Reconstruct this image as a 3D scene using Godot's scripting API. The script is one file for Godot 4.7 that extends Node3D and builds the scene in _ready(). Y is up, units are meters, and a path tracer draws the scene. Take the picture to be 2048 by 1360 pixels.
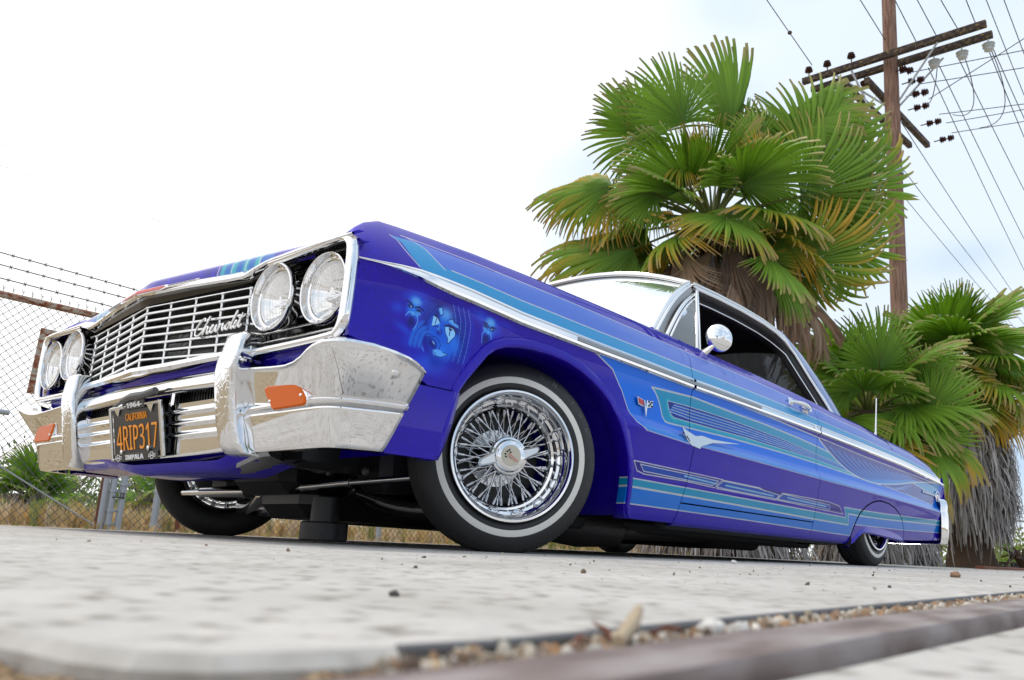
extends Node3D
# A blue lowrider parked on a concrete pad beside rails, palms, a wire fence and a power pole.
# x runs from the car's nose to its tail, y up, z towards the driver's side (the camera's side). Metres.

var M := {}
var names := {}
var rng := RandomNumberGenerator.new()


# ---------------------------------------------------------------- geometry collector
class G:
	var v := PackedVector3Array()
	var n := PackedVector3Array()
	var t := PackedVector2Array()
	var c := PackedColorArray()
	var ix := PackedInt32Array()
	var col := Color(1, 1, 1)

	# a smooth sheet; rows of equal length. uvf: Callable(point) -> Vector2, or null
	func sheet(rows: Array, flip := false, closed := false, uvf = null, cols = null) -> void:
		var nr := rows.size()
		var nc: int = rows[0].size()
		var base := v.size()
		var nn := PackedVector3Array()
		nn.resize(nr * nc)
		for i in nr - 1:
			for j in nc - 1:
				var a: Vector3 = rows[i][j]
				var b: Vector3 = rows[i][j + 1]
				var cc: Vector3 = rows[i + 1][j + 1]
				var d: Vector3 = rows[i + 1][j]
				var f := (cc - a).cross(b - d)
				if flip:
					f = -f
				nn[i * nc + j] += f
				nn[i * nc + j + 1] += f
				nn[(i + 1) * nc + j] += f
				nn[(i + 1) * nc + j + 1] += f
		for i in nr:
			if closed:
				var s := nn[i * nc] + nn[i * nc + nc - 1]
				nn[i * nc] = s
				nn[i * nc + nc - 1] = s
			for j in nc:
				var p: Vector3 = rows[i][j]
				v.append(p)
				var q := nn[i * nc + j]
				n.append(q.normalized() if q.length_squared() > 1e-20 else Vector3.UP)
				t.append((uvf as Callable).call(p) if uvf != null else Vector2(float(j) / maxi(nc - 1, 1), float(i) / maxi(nr - 1, 1)))
				c.append(cols[i] if cols != null else col)
		for i in nr - 1:
			for j in nc - 1:
				var a := base + i * nc + j
				var b := a + 1
				var d := a + nc
				var e := d + 1
				if flip:
					ix.append_array([a, d, b, b, d, e])
				else:
					ix.append_array([a, b, d, b, e, d])

	# a sheet whose rows are split where the profile turns sharply
	func creased(rows: Array, deg := 32.0, flip := false, closed := false, uvf = null) -> void:
		var at := 0
		var nc: int = rows[0].size()
		for i in range(1, rows.size() - 1):
			var sharp := false
			for j in [0, nc / 3, 2 * nc / 3]:
				var p: Vector3 = rows[i][j] - rows[i - 1][j]
				var q: Vector3 = rows[i + 1][j] - rows[i][j]
				if p.length() > 1e-6 and q.length() > 1e-6 and p.angle_to(q) > deg_to_rad(deg):
					sharp = true
			if sharp:
				sheet(rows.slice(at, i + 1), flip, closed, uvf)
				at = i
		sheet(rows.slice(at), flip, closed, uvf)

	func tri(a: Vector3, b: Vector3, d: Vector3) -> void:
		var q := (d - a).cross(b - a).normalized()
		for p in [a, b, d]:
			ix.append(v.size())
			v.append(p)
			n.append(q)
			t.append(Vector2(p.x, p.y))
			c.append(col)

	func quad(a: Vector3, b: Vector3, d: Vector3, e: Vector3) -> void:
		tri(a, b, d)
		tri(a, d, e)

	# a box with chamfered edges
	func box(at: Vector3, size: Vector3, bev := 0.003, basis := Basis()) -> void:
		var h := size / 2.0
		var k := minf(bev, minf(h.x, minf(h.y, h.z)) * 0.9)
		var P := func(x, y, z, ax):   # the corner vertex that lies on the face across axis ax
			var q := Vector3(x * (h.x - (0.0 if ax == 0 else k)), y * (h.y - (0.0 if ax == 1 else k)), z * (h.z - (0.0 if ax == 2 else k)))
			return at + basis * q
		for s in [-1, 1]:
			var f := [[P.call(s, -1, -1, 0), P.call(s, 1, -1, 0), P.call(s, 1, 1, 0), P.call(s, -1, 1, 0)],
				[P.call(-1, s, -1, 1), P.call(-1, s, 1, 1), P.call(1, s, 1, 1), P.call(1, s, -1, 1)],
				[P.call(-1, -1, s, 2), P.call(1, -1, s, 2), P.call(1, 1, s, 2), P.call(-1, 1, s, 2)]]
			for q in f:
				if s > 0:
					quad(q[3], q[2], q[1], q[0])
				else:
					quad(q[0], q[1], q[2], q[3])
		for a in [-1, 1]:
			for b in [-1, 1]:
				var e1 := [P.call(a, b, -1, 0), P.call(a, b, 1, 0), P.call(a, b, 1, 1), P.call(a, b, -1, 1)]
				var e2 := [P.call(a, -1, b, 0), P.call(a, 1, b, 0), P.call(a, 1, b, 2), P.call(a, -1, b, 2)]
				var e3 := [P.call(-1, a, b, 1), P.call(1, a, b, 1), P.call(1, a, b, 2), P.call(-1, a, b, 2)]
				var inv := [a * b > 0, a * b < 0, a * b > 0]
				var q3 := [e1, e2, e3]
				for m in 3:
					var q: Array = q3[m]
					if inv[m]:
						quad(q[0], q[1], q[2], q[3])
					else:
						quad(q[3], q[2], q[1], q[0])
				for d in [-1, 1]:
					if a * b * d < 0:
						tri(P.call(a, b, d, 0), P.call(a, b, d, 1), P.call(a, b, d, 2))
					else:
						tri(P.call(a, b, d, 2), P.call(a, b, d, 1), P.call(a, b, d, 0))

	# a round bar along points; rad a number or one per point
	func tube(pts: Array, rad, sides := 8, caps := true) -> void:
		var m := pts.size()
		var rows := []
		var up := Vector3.UP
		var t0: Vector3 = (pts[1] - pts[0]).normalized()
		if absf(t0.dot(up)) > 0.9:
			up = Vector3.RIGHT
		var side := t0.cross(up).normalized()
		for i in m:
			var d: Vector3 = (pts[mini(i + 1, m - 1)] - pts[maxi(i - 1, 0)]).normalized()
			side = (side - d * side.dot(d)).normalized()
			var o := d.cross(side)
			var r: float = rad[i] if rad is Array else rad
			var row := PackedVector3Array()
			for k in sides + 1:
				var a := TAU * k / sides
				row.append(pts[i] + (side * cos(a) + o * sin(a)) * r)
			rows.append(row)
		sheet(rows, false, true)
		if caps:
			for e in [0, m - 1]:
				var q: PackedVector3Array = rows[e]
				for k in sides:
					if e == 0:
						tri(pts[0], q[k], q[k + 1])
					else:
						tri(pts[e], q[k + 1], q[k])

	# turned about the z axis of xf: profile of (radius, z)
	func lathe(prof: Array, seg := 32, xf := Transform3D(), deg := 32.0, flip := false) -> void:
		var rows := []
		for p in prof:
			var row := PackedVector3Array()
			for k in seg + 1:
				var a := TAU * k / seg
				row.append(xf * Vector3(cos(a) * p.x, sin(a) * p.x, p.y))
			rows.append(row)
		creased(rows, deg, flip, true)

	# a flat outline of thickness d along z of xf, chamfered by bev at the front
	func plate(poly: Array, d: float, xf := Transform3D(), bev := 0.0) -> void:
		var p := PackedVector2Array(poly)
		if Geometry2D.is_polygon_clockwise(p):
			p.reverse()
		var m := p.size()
		var inn := PackedVector2Array()
		for i in m:
			var a := (p[i] - p[(i + m - 1) % m]).normalized()
			var b := (p[(i + 1) % m] - p[i]).normalized()
			var o := (Vector2(-a.y, a.x) + Vector2(-b.y, b.x))
			o = o.normalized() / maxf(0.5, o.length() / 2.0)
			inn.append(p[i] + o * bev)
		var tris := Geometry2D.triangulate_polygon(inn)
		var L := func(q: Vector2, z: float): return xf * Vector3(q.x, q.y, z)
		for i in range(0, tris.size(), 3):
			tri(L.call(inn[tris[i]], d), L.call(inn[tris[i + 2]], d), L.call(inn[tris[i + 1]], d))
			tri(L.call(inn[tris[i]], 0.0), L.call(inn[tris[i + 1]], 0.0), L.call(inn[tris[i + 2]], 0.0))
		for i in m:
			var j := (i + 1) % m
			if bev > 0.0:
				quad(L.call(p[i], d - bev), L.call(inn[i], d), L.call(inn[j], d), L.call(p[j], d - bev))
			quad(L.call(p[i], 0.0), L.call(p[i], d - bev), L.call(p[j], d - bev), L.call(p[j], 0.0))

	func mesh() -> ArrayMesh:
		var a := []
		a.resize(Mesh.ARRAY_MAX)
		a[Mesh.ARRAY_VERTEX] = v
		a[Mesh.ARRAY_NORMAL] = n
		a[Mesh.ARRAY_TEX_UV] = t
		a[Mesh.ARRAY_COLOR] = c
		a[Mesh.ARRAY_INDEX] = ix
		var m := ArrayMesh.new()
		m.add_surface_from_arrays(Mesh.PRIMITIVE_TRIANGLES, a)
		return m


func numbered(called: String) -> String:
	names[called] = int(names.get(called, -1)) + 1
	return called if names[called] == 0 else "%s_%03d" % [called, names[called]]

func thing(called: String, label: String, category: String, group := "", at := Vector3.ZERO) -> Node3D:
	var o := Node3D.new()
	o.name = numbered(called)
	add_child(o)
	o.position = at
	return tag(o, label, category, group)

func tag(o: Node3D, label: String, category: String, group := "") -> Node3D:
	o.set_meta("label", label)
	o.set_meta("category", category)
	if group:
		o.set_meta("group", group)
	return o

func part(called: String, mesh: Mesh, mat: Material, parent: Node = null, xf := Transform3D()) -> MeshInstance3D:
	var o := MeshInstance3D.new()
	o.name = called if parent else numbered(called)
	o.mesh = mesh
	o.material_override = mat
	o.transform = xf
	(parent if parent else self).add_child(o, true)
	return o

func piece(called: String, g: G, mat: Material, parent: Node = null, xf := Transform3D()) -> MeshInstance3D:
	return part(called, g.mesh(), mat, parent, xf)

func structure(called: String, g: G, mat: Material) -> MeshInstance3D:
	var o := piece(called, g, mat)
	o.set_meta("kind", "structure")
	return o

func solo(called: String, g: G, mat: Material, label: String, category: String, group := "") -> MeshInstance3D:
	return tag(piece(called, g, mat), label, category, group)

func lin(r: float, g: float, b: float, a := 1.0) -> Color:
	var q := Color(r, g, b).linear_to_srgb()
	q.a = a
	return q

func mat(called: String, color: Color, rough := 0.5, metal := 0.0) -> StandardMaterial3D:
	var m := StandardMaterial3D.new()
	m.resource_name = called
	m.albedo_color = color
	m.roughness = rough
	m.metallic = metal
	m.cull_mode = BaseMaterial3D.CULL_DISABLED
	M[called] = m
	return m

func V(x: float, y: float, z := 0.0) -> Vector3:
	return Vector3(x, y, z)

func smooth(a: float, b: float, x: float) -> float:
	var t := clampf((x - a) / (b - a), 0.0, 1.0)
	return t * t * (3.0 - 2.0 * t)

# value of a broken line given as [x0, y0, x1, y1, ...]
func along(p: Array, x: float) -> float:
	if x <= p[0]:
		return p[1]
	for i in range(2, p.size(), 2):
		if x <= p[i]:
			return lerpf(p[i - 1], p[i + 1], (x - p[i - 2]) / (p[i] - p[i - 2]))
	return p[-1]

# points given as [x0, y0, x1, y1, ...] as vectors; smoothed into a curve with n points per piece when n > 1
func pts(p: Array, n := 1) -> Array:
	var q := []
	for i in range(0, p.size(), 2):
		q.append(Vector2(p[i], p[i + 1]))
	if n == 1:
		return q
	var out := []
	for i in q.size() - 1:
		for k in n:
			out.append((q[i] as Vector2).cubic_interpolate(q[i + 1], q[maxi(i - 1, 0)], q[mini(i + 2, q.size() - 1)], float(k) / n))
	out.append(q[-1])
	return out

func noise_tex(seed_: int, freq: float, size := 512, ramp: Array = [], normal := 0.0, kind := FastNoiseLite.TYPE_SIMPLEX_SMOOTH, octaves := 5) -> NoiseTexture2D:
	var f := FastNoiseLite.new()
	f.seed = seed_
	f.noise_type = kind
	f.frequency = freq
	f.fractal_octaves = octaves
	var t := NoiseTexture2D.new()
	t.width = size
	t.height = size
	t.seamless = true
	t.noise = f
	if ramp.size():
		var gr := Gradient.new()
		gr.offsets = PackedFloat32Array(ramp[0])
		gr.colors = PackedColorArray(ramp[1])
		t.color_ramp = gr
	if normal > 0.0:
		t.as_normal_map = true
		t.bump_strength = normal
	return t


# ---------------------------------------------------------------- paint: a picture laid out in metres along a panel
class Paint:
	var w: int
	var h: int
	var x0: float
	var y0: float
	var k: float            # pixels per metre
	var px := PackedFloat32Array()

	func _init(x0_: float, y0_: float, x1: float, y1: float, k_: float) -> void:
		x0 = x0_
		y0 = y0_
		k = k_
		w = int(ceil((x1 - x0) * k))
		h = int(ceil((y1 - y0) * k))
		px.resize(w * h * 3)

	func uv(p: Vector3) -> Vector2:
		return Vector2((p.x - x0) * k / w, 1.0 - (p.y - y0) * k / h)

	# flake paint: a deep colour with a fine grain of lighter flakes
	func flakes(c: Color, grain: float, r: RandomNumberGenerator) -> void:
		for i in w * h:
			var f := 1.0 + grain * (r.randf() - 0.5)
			if r.randf() < 0.04:
				f += grain * 1.8
			px[i * 3] = c.r * f
			px[i * 3 + 1] = c.g * f
			px[i * 3 + 2] = c.b * f

	func put(i: int, c: Color, a: float) -> void:
		px[i] += (c.r - px[i]) * a
		px[i + 1] += (c.g - px[i + 1]) * a
		px[i + 2] += (c.b - px[i + 2]) * a

	# a filled outline; with c2 the colour runs from c at point a to c2 at point b (an airbrushed fade)
	func poly(q: Array, c: Color, alpha := 1.0, c2 = null, a := Vector2(), b := Vector2()) -> void:
		var p := []
		var lo := 1e9
		var hi := -1e9
		for s in q:
			var e := Vector2((s.x - x0) * k, (s.y - y0) * k)
			p.append(e)
			lo = minf(lo, e.y)
			hi = maxf(hi, e.y)
		var ga := Vector2((a.x - x0) * k, (a.y - y0) * k)
		var gd := Vector2((b.x - a.x) * k, (b.y - a.y) * k)
		var gl := maxf(gd.length_squared(), 1e-6)
		var cov := PackedFloat32Array()
		cov.resize(w + 1)
		for y in range(maxi(0, int(lo)), mini(h, int(hi) + 1)):
			cov.fill(0.0)
			var l := w
			var r := -1
			for s in 3:
				var yy := y + (s + 0.5) / 3.0
				var xs := []
				for i in p.size():
					var u: Vector2 = p[i]
					var v: Vector2 = p[(i + 1) % p.size()]
					if (u.y <= yy) != (v.y <= yy):
						xs.append(u.x + (yy - u.y) / (v.y - u.y) * (v.x - u.x))
				xs.sort()
				for i in range(0, xs.size() - 1, 2):
					var f := clampf(xs[i], 0.0, w)
					var g := clampf(xs[i + 1], 0.0, w)
					if g <= f:
						continue
					l = mini(l, int(f))
					r = maxi(r, mini(w - 1, int(g)))
					for x in range(int(f), mini(w, int(g) + 1)):
						cov[x] += (minf(g, x + 1.0) - maxf(f, x)) / 3.0
			var row := (h - 1 - y) * w
			for x in range(l, r + 1):
				if cov[x] > 0.003:
					var cc := c
					if c2 != null:
						cc = c.lerp(c2, clampf((Vector2(x, y) - ga).dot(gd) / gl, 0.0, 1.0))
					put((row + x) * 3, cc, minf(1.0, cov[x]) * alpha)

	# a line of width wd metres; soft > 0 fades its sides over that many metres
	func line(q: Array, wd: float, c: Color, alpha := 1.0, soft := 0.0) -> void:
		var hw := wd * k / 2.0
		var sf := maxf(soft * k, 0.75)
		for i in q.size() - 1:
			var a := Vector2((q[i].x - x0) * k, (q[i].y - y0) * k)
			var b := Vector2((q[i + 1].x - x0) * k, (q[i + 1].y - y0) * k)
			var d := b - a
			var m := maxf(d.length_squared(), 1e-6)
			var e := hw + sf
			for y in range(maxi(0, int(minf(a.y, b.y) - e)), mini(h, int(maxf(a.y, b.y) + e) + 1)):
				# the stretch of this row that the line can touch
				var xa := minf(a.x, b.x) - e
				var xb := maxf(a.x, b.x) + e
				if absf(d.y) < absf(d.x) * 0.5:
					pass
				else:
					var u0 := clampf((y - e - a.y) / (d.y if absf(d.y) > 1e-6 else 1e-6), 0.0, 1.0)
					var u1 := clampf((y + e - a.y) / (d.y if absf(d.y) > 1e-6 else 1e-6), 0.0, 1.0)
					xa = minf(a.x + d.x * u0, a.x + d.x * u1) - e
					xb = maxf(a.x + d.x * u0, a.x + d.x * u1) + e
				var row := (h - 1 - y) * w
				for x in range(maxi(0, int(xa)), mini(w, int(xb) + 1)):
					var s := Vector2(x + 0.5, y + 0.5) - a
					var u := s.dot(d) / m
					if u < 0.0 or (u >= 1.0 and i < q.size() - 2):
						if i == 0 or u >= 1.0 or true:
							u = clampf(u, 0.0, 1.0)
					u = clampf(u, 0.0, 1.0)
					var f := 1.0 - clampf(((s - d * u).length() - hw) / sf + 0.5, 0.0, 1.0)
					if f > 0.0:
						put((row + x) * 3, c, f * alpha)

	# a soft airbrushed oval
	func blob(x: float, y: float, rx: float, ry: float, deg: float, c: Color, alpha := 1.0, hard := 0.0) -> void:
		var cx := (x - x0) * k
		var cy := (y - y0) * k
		var a := deg_to_rad(deg)
		var R := maxf(rx, ry) * k
		for yy in range(maxi(0, int(cy - R)), mini(h, int(cy + R) + 1)):
			for xx in range(maxi(0, int(cx - R)), mini(w, int(cx + R) + 1)):
				var q := Vector2(xx + 0.5 - cx, yy + 0.5 - cy).rotated(-a) / k
				var d := Vector2(q.x / rx, q.y / ry).length()
				if d < 1.0:
					var f := smoothstep(0.0, 1.0, (1.0 - d) / (1.0 - hard))
					put(((h - 1 - yy) * w + xx) * 3, c, f * alpha)

	func texture() -> ImageTexture:
		var bytes := PackedByteArray()
		bytes.resize(w * h * 3)
		for i in px.size():
			bytes[i] = int(clampf(px[i], 0.0, 1.0) * 255.0)
		return ImageTexture.create_from_image(Image.create_from_data(w, h, false, Image.FORMAT_RGB8, bytes))


# ---------------------------------------------------------------- the car's side: its section and its paint
const Y_TOP := [-0.75, 0.84, -0.722, 0.876, -0.69, 0.908, -0.65, 0.935, -0.61, 0.955, -0.57, 0.966, -0.25, 0.974, 0.14, 0.97, 0.7, 0.962, 1.0, 0.957, 1.5, 0.952, 1.85, 0.932, 2.03, 0.912, 2.4, 0.896, 2.77, 0.889, 3.1, 0.868, 3.67, 0.847, 4.12, 0.808, 4.36, 0.735, 4.44, 0.7]
const D_TOP := [-0.75, -0.03, -0.722, -0.04, -0.69, -0.06, -0.65, -0.08, -0.61, -0.095, -0.56, -0.11, 1.5, -0.117, 1.85, -0.095, 2.05, -0.066, 3.1, -0.046, 3.67, -0.03, 4.4, -0.02]
const Y_SPEAR := [-0.73, 0.806, -0.6, 0.819, -0.53, 0.822, -0.35, 0.812, -0.15, 0.796, 0.2, 0.784, 0.78, 0.771, 2.0, 0.767, 3.36, 0.757, 4.4, 0.73]
const Y_CREASE := [0.0, 0.552, 0.36, 0.546, 0.52, 0.537, 0.8, 0.521, 2.0, 0.513, 4.26, 0.5]
const ARCH := [-0.375, 0.49, -0.365, 0.524, -0.341, 0.558, -0.313, 0.591, -0.265, 0.644, -0.235, 0.665, -0.198, 0.681, -0.14, 0.692, -0.083, 0.697, 0.0, 0.696, 0.068, 0.69, 0.14, 0.675, 0.199, 0.654, 0.25, 0.63, 0.291, 0.603, 0.318, 0.574, 0.342, 0.541, 0.362, 0.51, 0.377, 0.48, 0.397, 0.435, 0.411, 0.387, 0.421, 0.335, 0.43, 0.282, 0.445, 0.255, 0.461, 0.242]
const SKIRT := [2.491, 0.227, 2.497, 0.265, 2.506, 0.305, 2.54, 0.357, 2.583, 0.398, 2.66, 0.437, 2.762, 0.467, 2.84, 0.479, 2.914, 0.484, 3.05, 0.479, 3.175, 0.464, 3.28, 0.437, 3.35, 0.404, 3.405, 0.35, 3.435, 0.293]

func zsp(x: float) -> float:
	var a := 0.018 if x < 1.2 else 0.0073
	return 1.012 - a * (x - 1.2) * (x - 1.2)

# the section at x from the top down: [height, distance in from the spear line]
func section(x: float) -> Array:
	var yt := along(Y_TOP, x)
	var dt := along(D_TOP, x)
	var ys := minf(along(Y_SPEAR, x), yt - 0.03)
	var yc := along(Y_CREASE, x)
	var l := smooth(0.28, 0.46, x) * (1.0 - smooth(4.2, 4.4, x))
	return [[yt - 0.014, dt - 0.07], [yt - 0.003, dt - 0.032], [yt, dt - 0.014], [yt - 0.004, dt - 0.004], [yt - 0.016, dt + 0.006], [lerpf(yt, ys, 0.5), lerpf(dt, 0.0, 0.62)], [ys + 0.004, -0.006],
		[ys - 0.02, 0.0], [ys - 0.045, -0.008], [ys - 0.075, -0.015], [(ys + yc) / 2.0, -0.02], [yc + 0.05, -0.02], [yc + 0.038, -0.018 + 0.002 * l], [yc + 0.024, lerpf(-0.019, -0.006, l)], [yc + 0.004, lerpf(-0.019, 0.003, l)],
		[yc - 0.006, lerpf(-0.019, 0.001, l)], [yc - 0.03, lerpf(-0.02, -0.006, l)], [0.4, -0.021], [0.33, -0.034], [0.27, -0.05], [0.245, -0.058], [0.235, -0.072]]

func off(x: float, y: float) -> float:
	var s := section(x)
	for i in range(4, s.size()):
		if y >= s[i][0]:
			return lerpf(s[i][1], s[i - 1][1], clampf((y - s[i][0]) / maxf(s[i - 1][0] - s[i][0], 1e-5), 0.0, 1.0))
	return s[-1][1]

func side(x: float, y: float, out := 0.0) -> Vector3:
	return Vector3(x, y, zsp(x) + off(x, y) + out)

# a panel of the side: columns at xs, shifted at each height by left(y), right(y); open below the curve low(x)
func side_panel(xs: Array, left: Callable, right: Callable, low: Callable, P: Paint, high = null) -> G:
	var g := G.new()
	var xa: float = xs[0]
	var xb: float = xs[-1]
	var rows := []
	for i in 22:
		rows.append(PackedVector3Array())
	for x in xs:
		var s := section(x)
		for i in 22:
			var y: float = s[i][0]
			var lo: float = low.call(x)
			var clamped: bool = y < lo
			if clamped:
				y = lo
			if high != null and y > high:
				y = high
				clamped = true
			var u: float = (x - xa) / (xb - xa)
			var xx: float = x + (left.call(y) - xa) * pow(1.0 - u, 6.0) + (right.call(y) - xb) * pow(u, 6.0)
			rows[i].append(Vector3(xx, y, zsp(xx) + (off(xx, y) if clamped else s[i][1])))
	var foot := PackedVector3Array()
	for p in rows[21]:
		foot.append(p + Vector3(0, 0.002, -0.03))
	rows.append(foot)
	g.creased(rows, 30.0, true, false, P.uv)
	# the edges are folded inward
	for e in [0, -1]:
		var f := []
		for i in 22:
			var p: Vector3 = rows[i][e]
			var q := p + Vector3(0.002 if e == 0 else -0.002, 0, -0.02)
			f.append(PackedVector3Array([q, p] if e == 0 else [p, q]))
		g.sheet(f, true, false, P.uv)
	return g

func linspace(a: float, b: float, n: int) -> Array:
	var q := []
	for i in n + 1:
		q.append(lerpf(a, b, float(i) / n))
	return q

# the whole side's artwork; each panel's picture takes the piece that falls into its window
func paint_side(P: Paint, mural: bool) -> void:
	var deep := Color(0.13, 0.03, 0.64)
	var azure := Color(0.0, 0.42, 0.88)
	var teal := Color(0.0, 0.55, 0.72)
	var navy := Color(0.02, 0.10, 0.5)
	var silver := Color(0.72, 0.74, 0.78)
	var cyan := Color(0.10, 0.55, 0.78)
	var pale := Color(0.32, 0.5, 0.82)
	P.flakes(deep, 0.30, rng)
	# band above the spear
	var ups := []
	var mid := []
	var lows := []
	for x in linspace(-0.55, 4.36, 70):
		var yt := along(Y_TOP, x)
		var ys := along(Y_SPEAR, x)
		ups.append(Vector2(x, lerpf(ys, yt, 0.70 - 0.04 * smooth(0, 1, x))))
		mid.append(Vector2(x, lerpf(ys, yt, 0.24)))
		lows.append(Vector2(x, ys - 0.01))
	var rl := lows.duplicate()
	rl.reverse()
	var rm := mid.duplicate()
	rm.reverse()
	P.poly(ups + rm, pale, 0.85)  # light blue graphic, paled further by sky reflection painted into it
	P.poly(mid + rl, cyan, 1.0)
	P.poly(pts([-0.66, 1.0, -0.66, 0.7, -0.50, 0.8, -0.585, 0.9]), deep)
	P.poly(pts([-0.60, 0.905, -0.572, 0.885, -0.530, 0.82, -0.46, 0.82, -0.40, 0.85, -0.437, 0.846, -0.505, 0.91]), cyan)
	P.poly(pts([-0.66, 0.99, -0.64, 0.905, -0.505, 0.915, -0.2, 0.915, -0.2, 0.99]), deep)
	P.line(pts([-0.60, 0.905, -0.535, 0.825]), 0.004, silver)
	P.line(pts([-0.53, 0.92, -0.505, 0.91, -0.437, 0.846]), 0.004, silver)
	P.line(ups, 0.004, silver)
	P.line(mid.slice(2), 0.004, silver)
	# azure field below the spear
	var top := pts([-0.005, 0.762, 0.116, 0.757, 0.322, 0.752, 0.81, 0.737, 1.425, 0.727, 2.0, 0.712, 2.65, 0.70, 3.3, 0.695, 4.0, 0.69, 4.36, 0.698])
	var curve := pts([-0.005, 0.762, 0.078, 0.756, 0.15, 0.752, 0.215, 0.743, 0.307, 0.712, 0.366, 0.655, 0.404, 0.593, 0.431, 0.557, 0.48, 0.538])
	var base := pts([0.48, 0.535, 0.75, 0.523, 2.0, 0.512, 4.26, 0.503, 4.33, 0.53, 4.36, 0.698])
	var rtop := top.duplicate()
	rtop.reverse()
	P.poly(curve + base + rtop, azure)
	P.poly(pts([0.47, 0.557, 0.8, 0.546, 2.0, 0.536, 4.2, 0.53, 4.26, 0.503, 2.0, 0.512, 0.75, 0.523, 0.48, 0.536]), Color(0.25, 0.52, 0.86), 0.9)  # lighter strip on the upward ledge: sky reflection painted into the colour
	# the big scallop
	var so := pts([0.54, 0.694, 0.563, 0.682, 0.583, 0.663, 0.596, 0.645, 0.604, 0.626, 0.613, 0.603, 0.632, 0.587, 0.66, 0.585, 0.813, 0.587, 1.124, 0.592, 1.6, 0.592, 2.0, 0.588, 2.6, 0.578, 3.04, 0.572])
	var st := pts([0.54, 0.694, 0.813, 0.704, 1.128, 0.695, 1.433, 0.691, 1.784, 0.68, 2.0, 0.67, 2.2, 0.658])
	var rst := st.duplicate()
	rst.reverse()
	P.poly(so + pts([2.9, 0.575, 2.65, 0.577, 2.41, 0.602]) + rst, teal)
	var si := pts([0.648, 0.664, 0.654, 0.645, 0.662, 0.63, 0.672, 0.617, 0.69, 0.61, 0.814, 0.609, 1.271, 0.611, 1.975, 0.606, 2.5, 0.592])
	var sti := pts([0.648, 0.664, 0.814, 0.666, 1.127, 0.664, 1.6, 0.652, 2.0, 0.634, 2.35, 0.618])
	var rsti := sti.duplicate()
	rsti.reverse()
	P.line(si, 0.02, Color(0.35, 0.78, 0.75), 0.4, 0.016)
	P.poly(si + rsti, navy)
	for k in 4:
		var f := 0.2 + 0.2 * k
		var q := []
		for x in linspace(0.66 + 0.01 * k, 2.45, 24):
			var a := along([0.648, 0.664, 0.814, 0.666, 1.127, 0.664, 1.6, 0.652, 2.0, 0.634, 2.45, 0.61], x)
			var b := along([0.648, 0.62, 0.814, 0.609, 1.271, 0.611, 1.975, 0.606, 2.45, 0.594], x)
			q.append(Vector2(x, lerpf(b, a, f)))
		P.line(q, 0.010, Color(0.0, 0.34, 0.74), 0.9, 0.004)
		P.line(q, 0.0028, silver)
	P.line(so, 0.006, silver)
	P.line(st, 0.006, silver)
	P.line(si, 0.003, silver)
	P.line(sti, 0.003, silver)
	# swirls on the quarter panel
	var sw := pts([2.01, 0.712, 2.196, 0.655, 2.413, 0.602, 2.654, 0.577, 2.924, 0.576, 3.296, 0.608, 3.7, 0.655, 3.976, 0.679, 4.287, 0.697], 5)
	P.poly(sw + [Vector2(4.0, 0.692), Vector2(3.3, 0.697), Vector2(2.65, 0.702)], Color(0.0, 0.15, 0.58))
	for k in 15:
		var q := []
		for x in linspace(2.08 + 0.10 * k, 4.15 - 0.03 * k, 30):
			var lo := along([2.01, 0.712, 2.196, 0.655, 2.413, 0.602, 2.654, 0.577, 2.924, 0.576, 3.296, 0.608, 3.7, 0.655, 3.976, 0.679, 4.287, 0.697], x - 0.07 * k)
			q.append(Vector2(x, lo + 0.006 * k + 0.0))
		for i in range(q.size() - 1, -1, -1):
			if q[i].y > 0.698:
				q.remove_at(i)
		if q.size() > 2:
			P.line(q, 0.006, Color(0.12, 0.56, 0.86), 0.9, 0.003)
	P.poly(pts([2.95, 0.572, 3.3, 0.6, 3.75, 0.655, 4.1, 0.683, 4.2, 0.60, 4.156, 0.565, 4.086, 0.541, 3.56, 0.56]), Color(0.02, 0.12, 0.5))
	for k in 11:
		var q := []
		for x in linspace(3.05 + 0.05 * k, 4.12, 26):
			q.append(Vector2(x, 0.572 + (x - 3.05) * (0.098 - 0.0098 * k) - 0.002 * k + 0.008 * sin(x * 9.0 + 0.35 * k)))
		P.line(q, 0.003, Color(0.5, 0.62, 0.85), 0.8)
	P.poly(pts([3.62, 0.646, 4.28, 0.69, 4.25, 0.60]), cyan)
	P.line(pts([3.62, 0.646, 4.23, 0.61]), 0.005, silver)
	P.line(sw, 0.007, silver)
	P.line(pts([3.04, 0.574, 3.56, 0.562, 4.086, 0.543, 4.15, 0.565, 4.16, 0.6]), 0.004, silver)
	P.line(top, 0.006, silver)
	P.line(curve, 0.0045, silver)
	P.line(base, 0.004, silver, 0.8)
	# arrows and stripes along the sill
	P.poly(pts([0.437, 0.429, 1.043, 0.420, 2.12, 0.421, 2.279, 0.413, 2.343, 0.373, 0.506, 0.389, 0.46, 0.398]), Color(0.09, 0.06, 0.5), 0.9)
	for a in [[0.476, 0.421, 0.499, 0.4, 0.97, 0.394, 1.01, 0.414], [1.0, 0.391, 1.045, 0.417, 1.34, 0.416, 1.56, 0.405, 1.535, 0.387, 1.1, 0.389], [1.545, 0.387, 1.6, 0.413, 2.147, 0.405, 2.156, 0.385]]:
		var q := pts(a)
		P.poly(q, Color(0.02, 0.26, 0.66))
		P.line(q + [q[0]], 0.0035, silver)
	for a in [[0.76, 0.409, 1.0, 0.402], [1.07, 0.403, 1.5, 0.397], [1.65, 0.401, 2.1, 0.395]]:
		P.line(pts(a), 0.007, Color(0.35, 0.75, 0.9), 0.8, 0.006)
		P.line(pts(a), 0.0025, silver)
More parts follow.
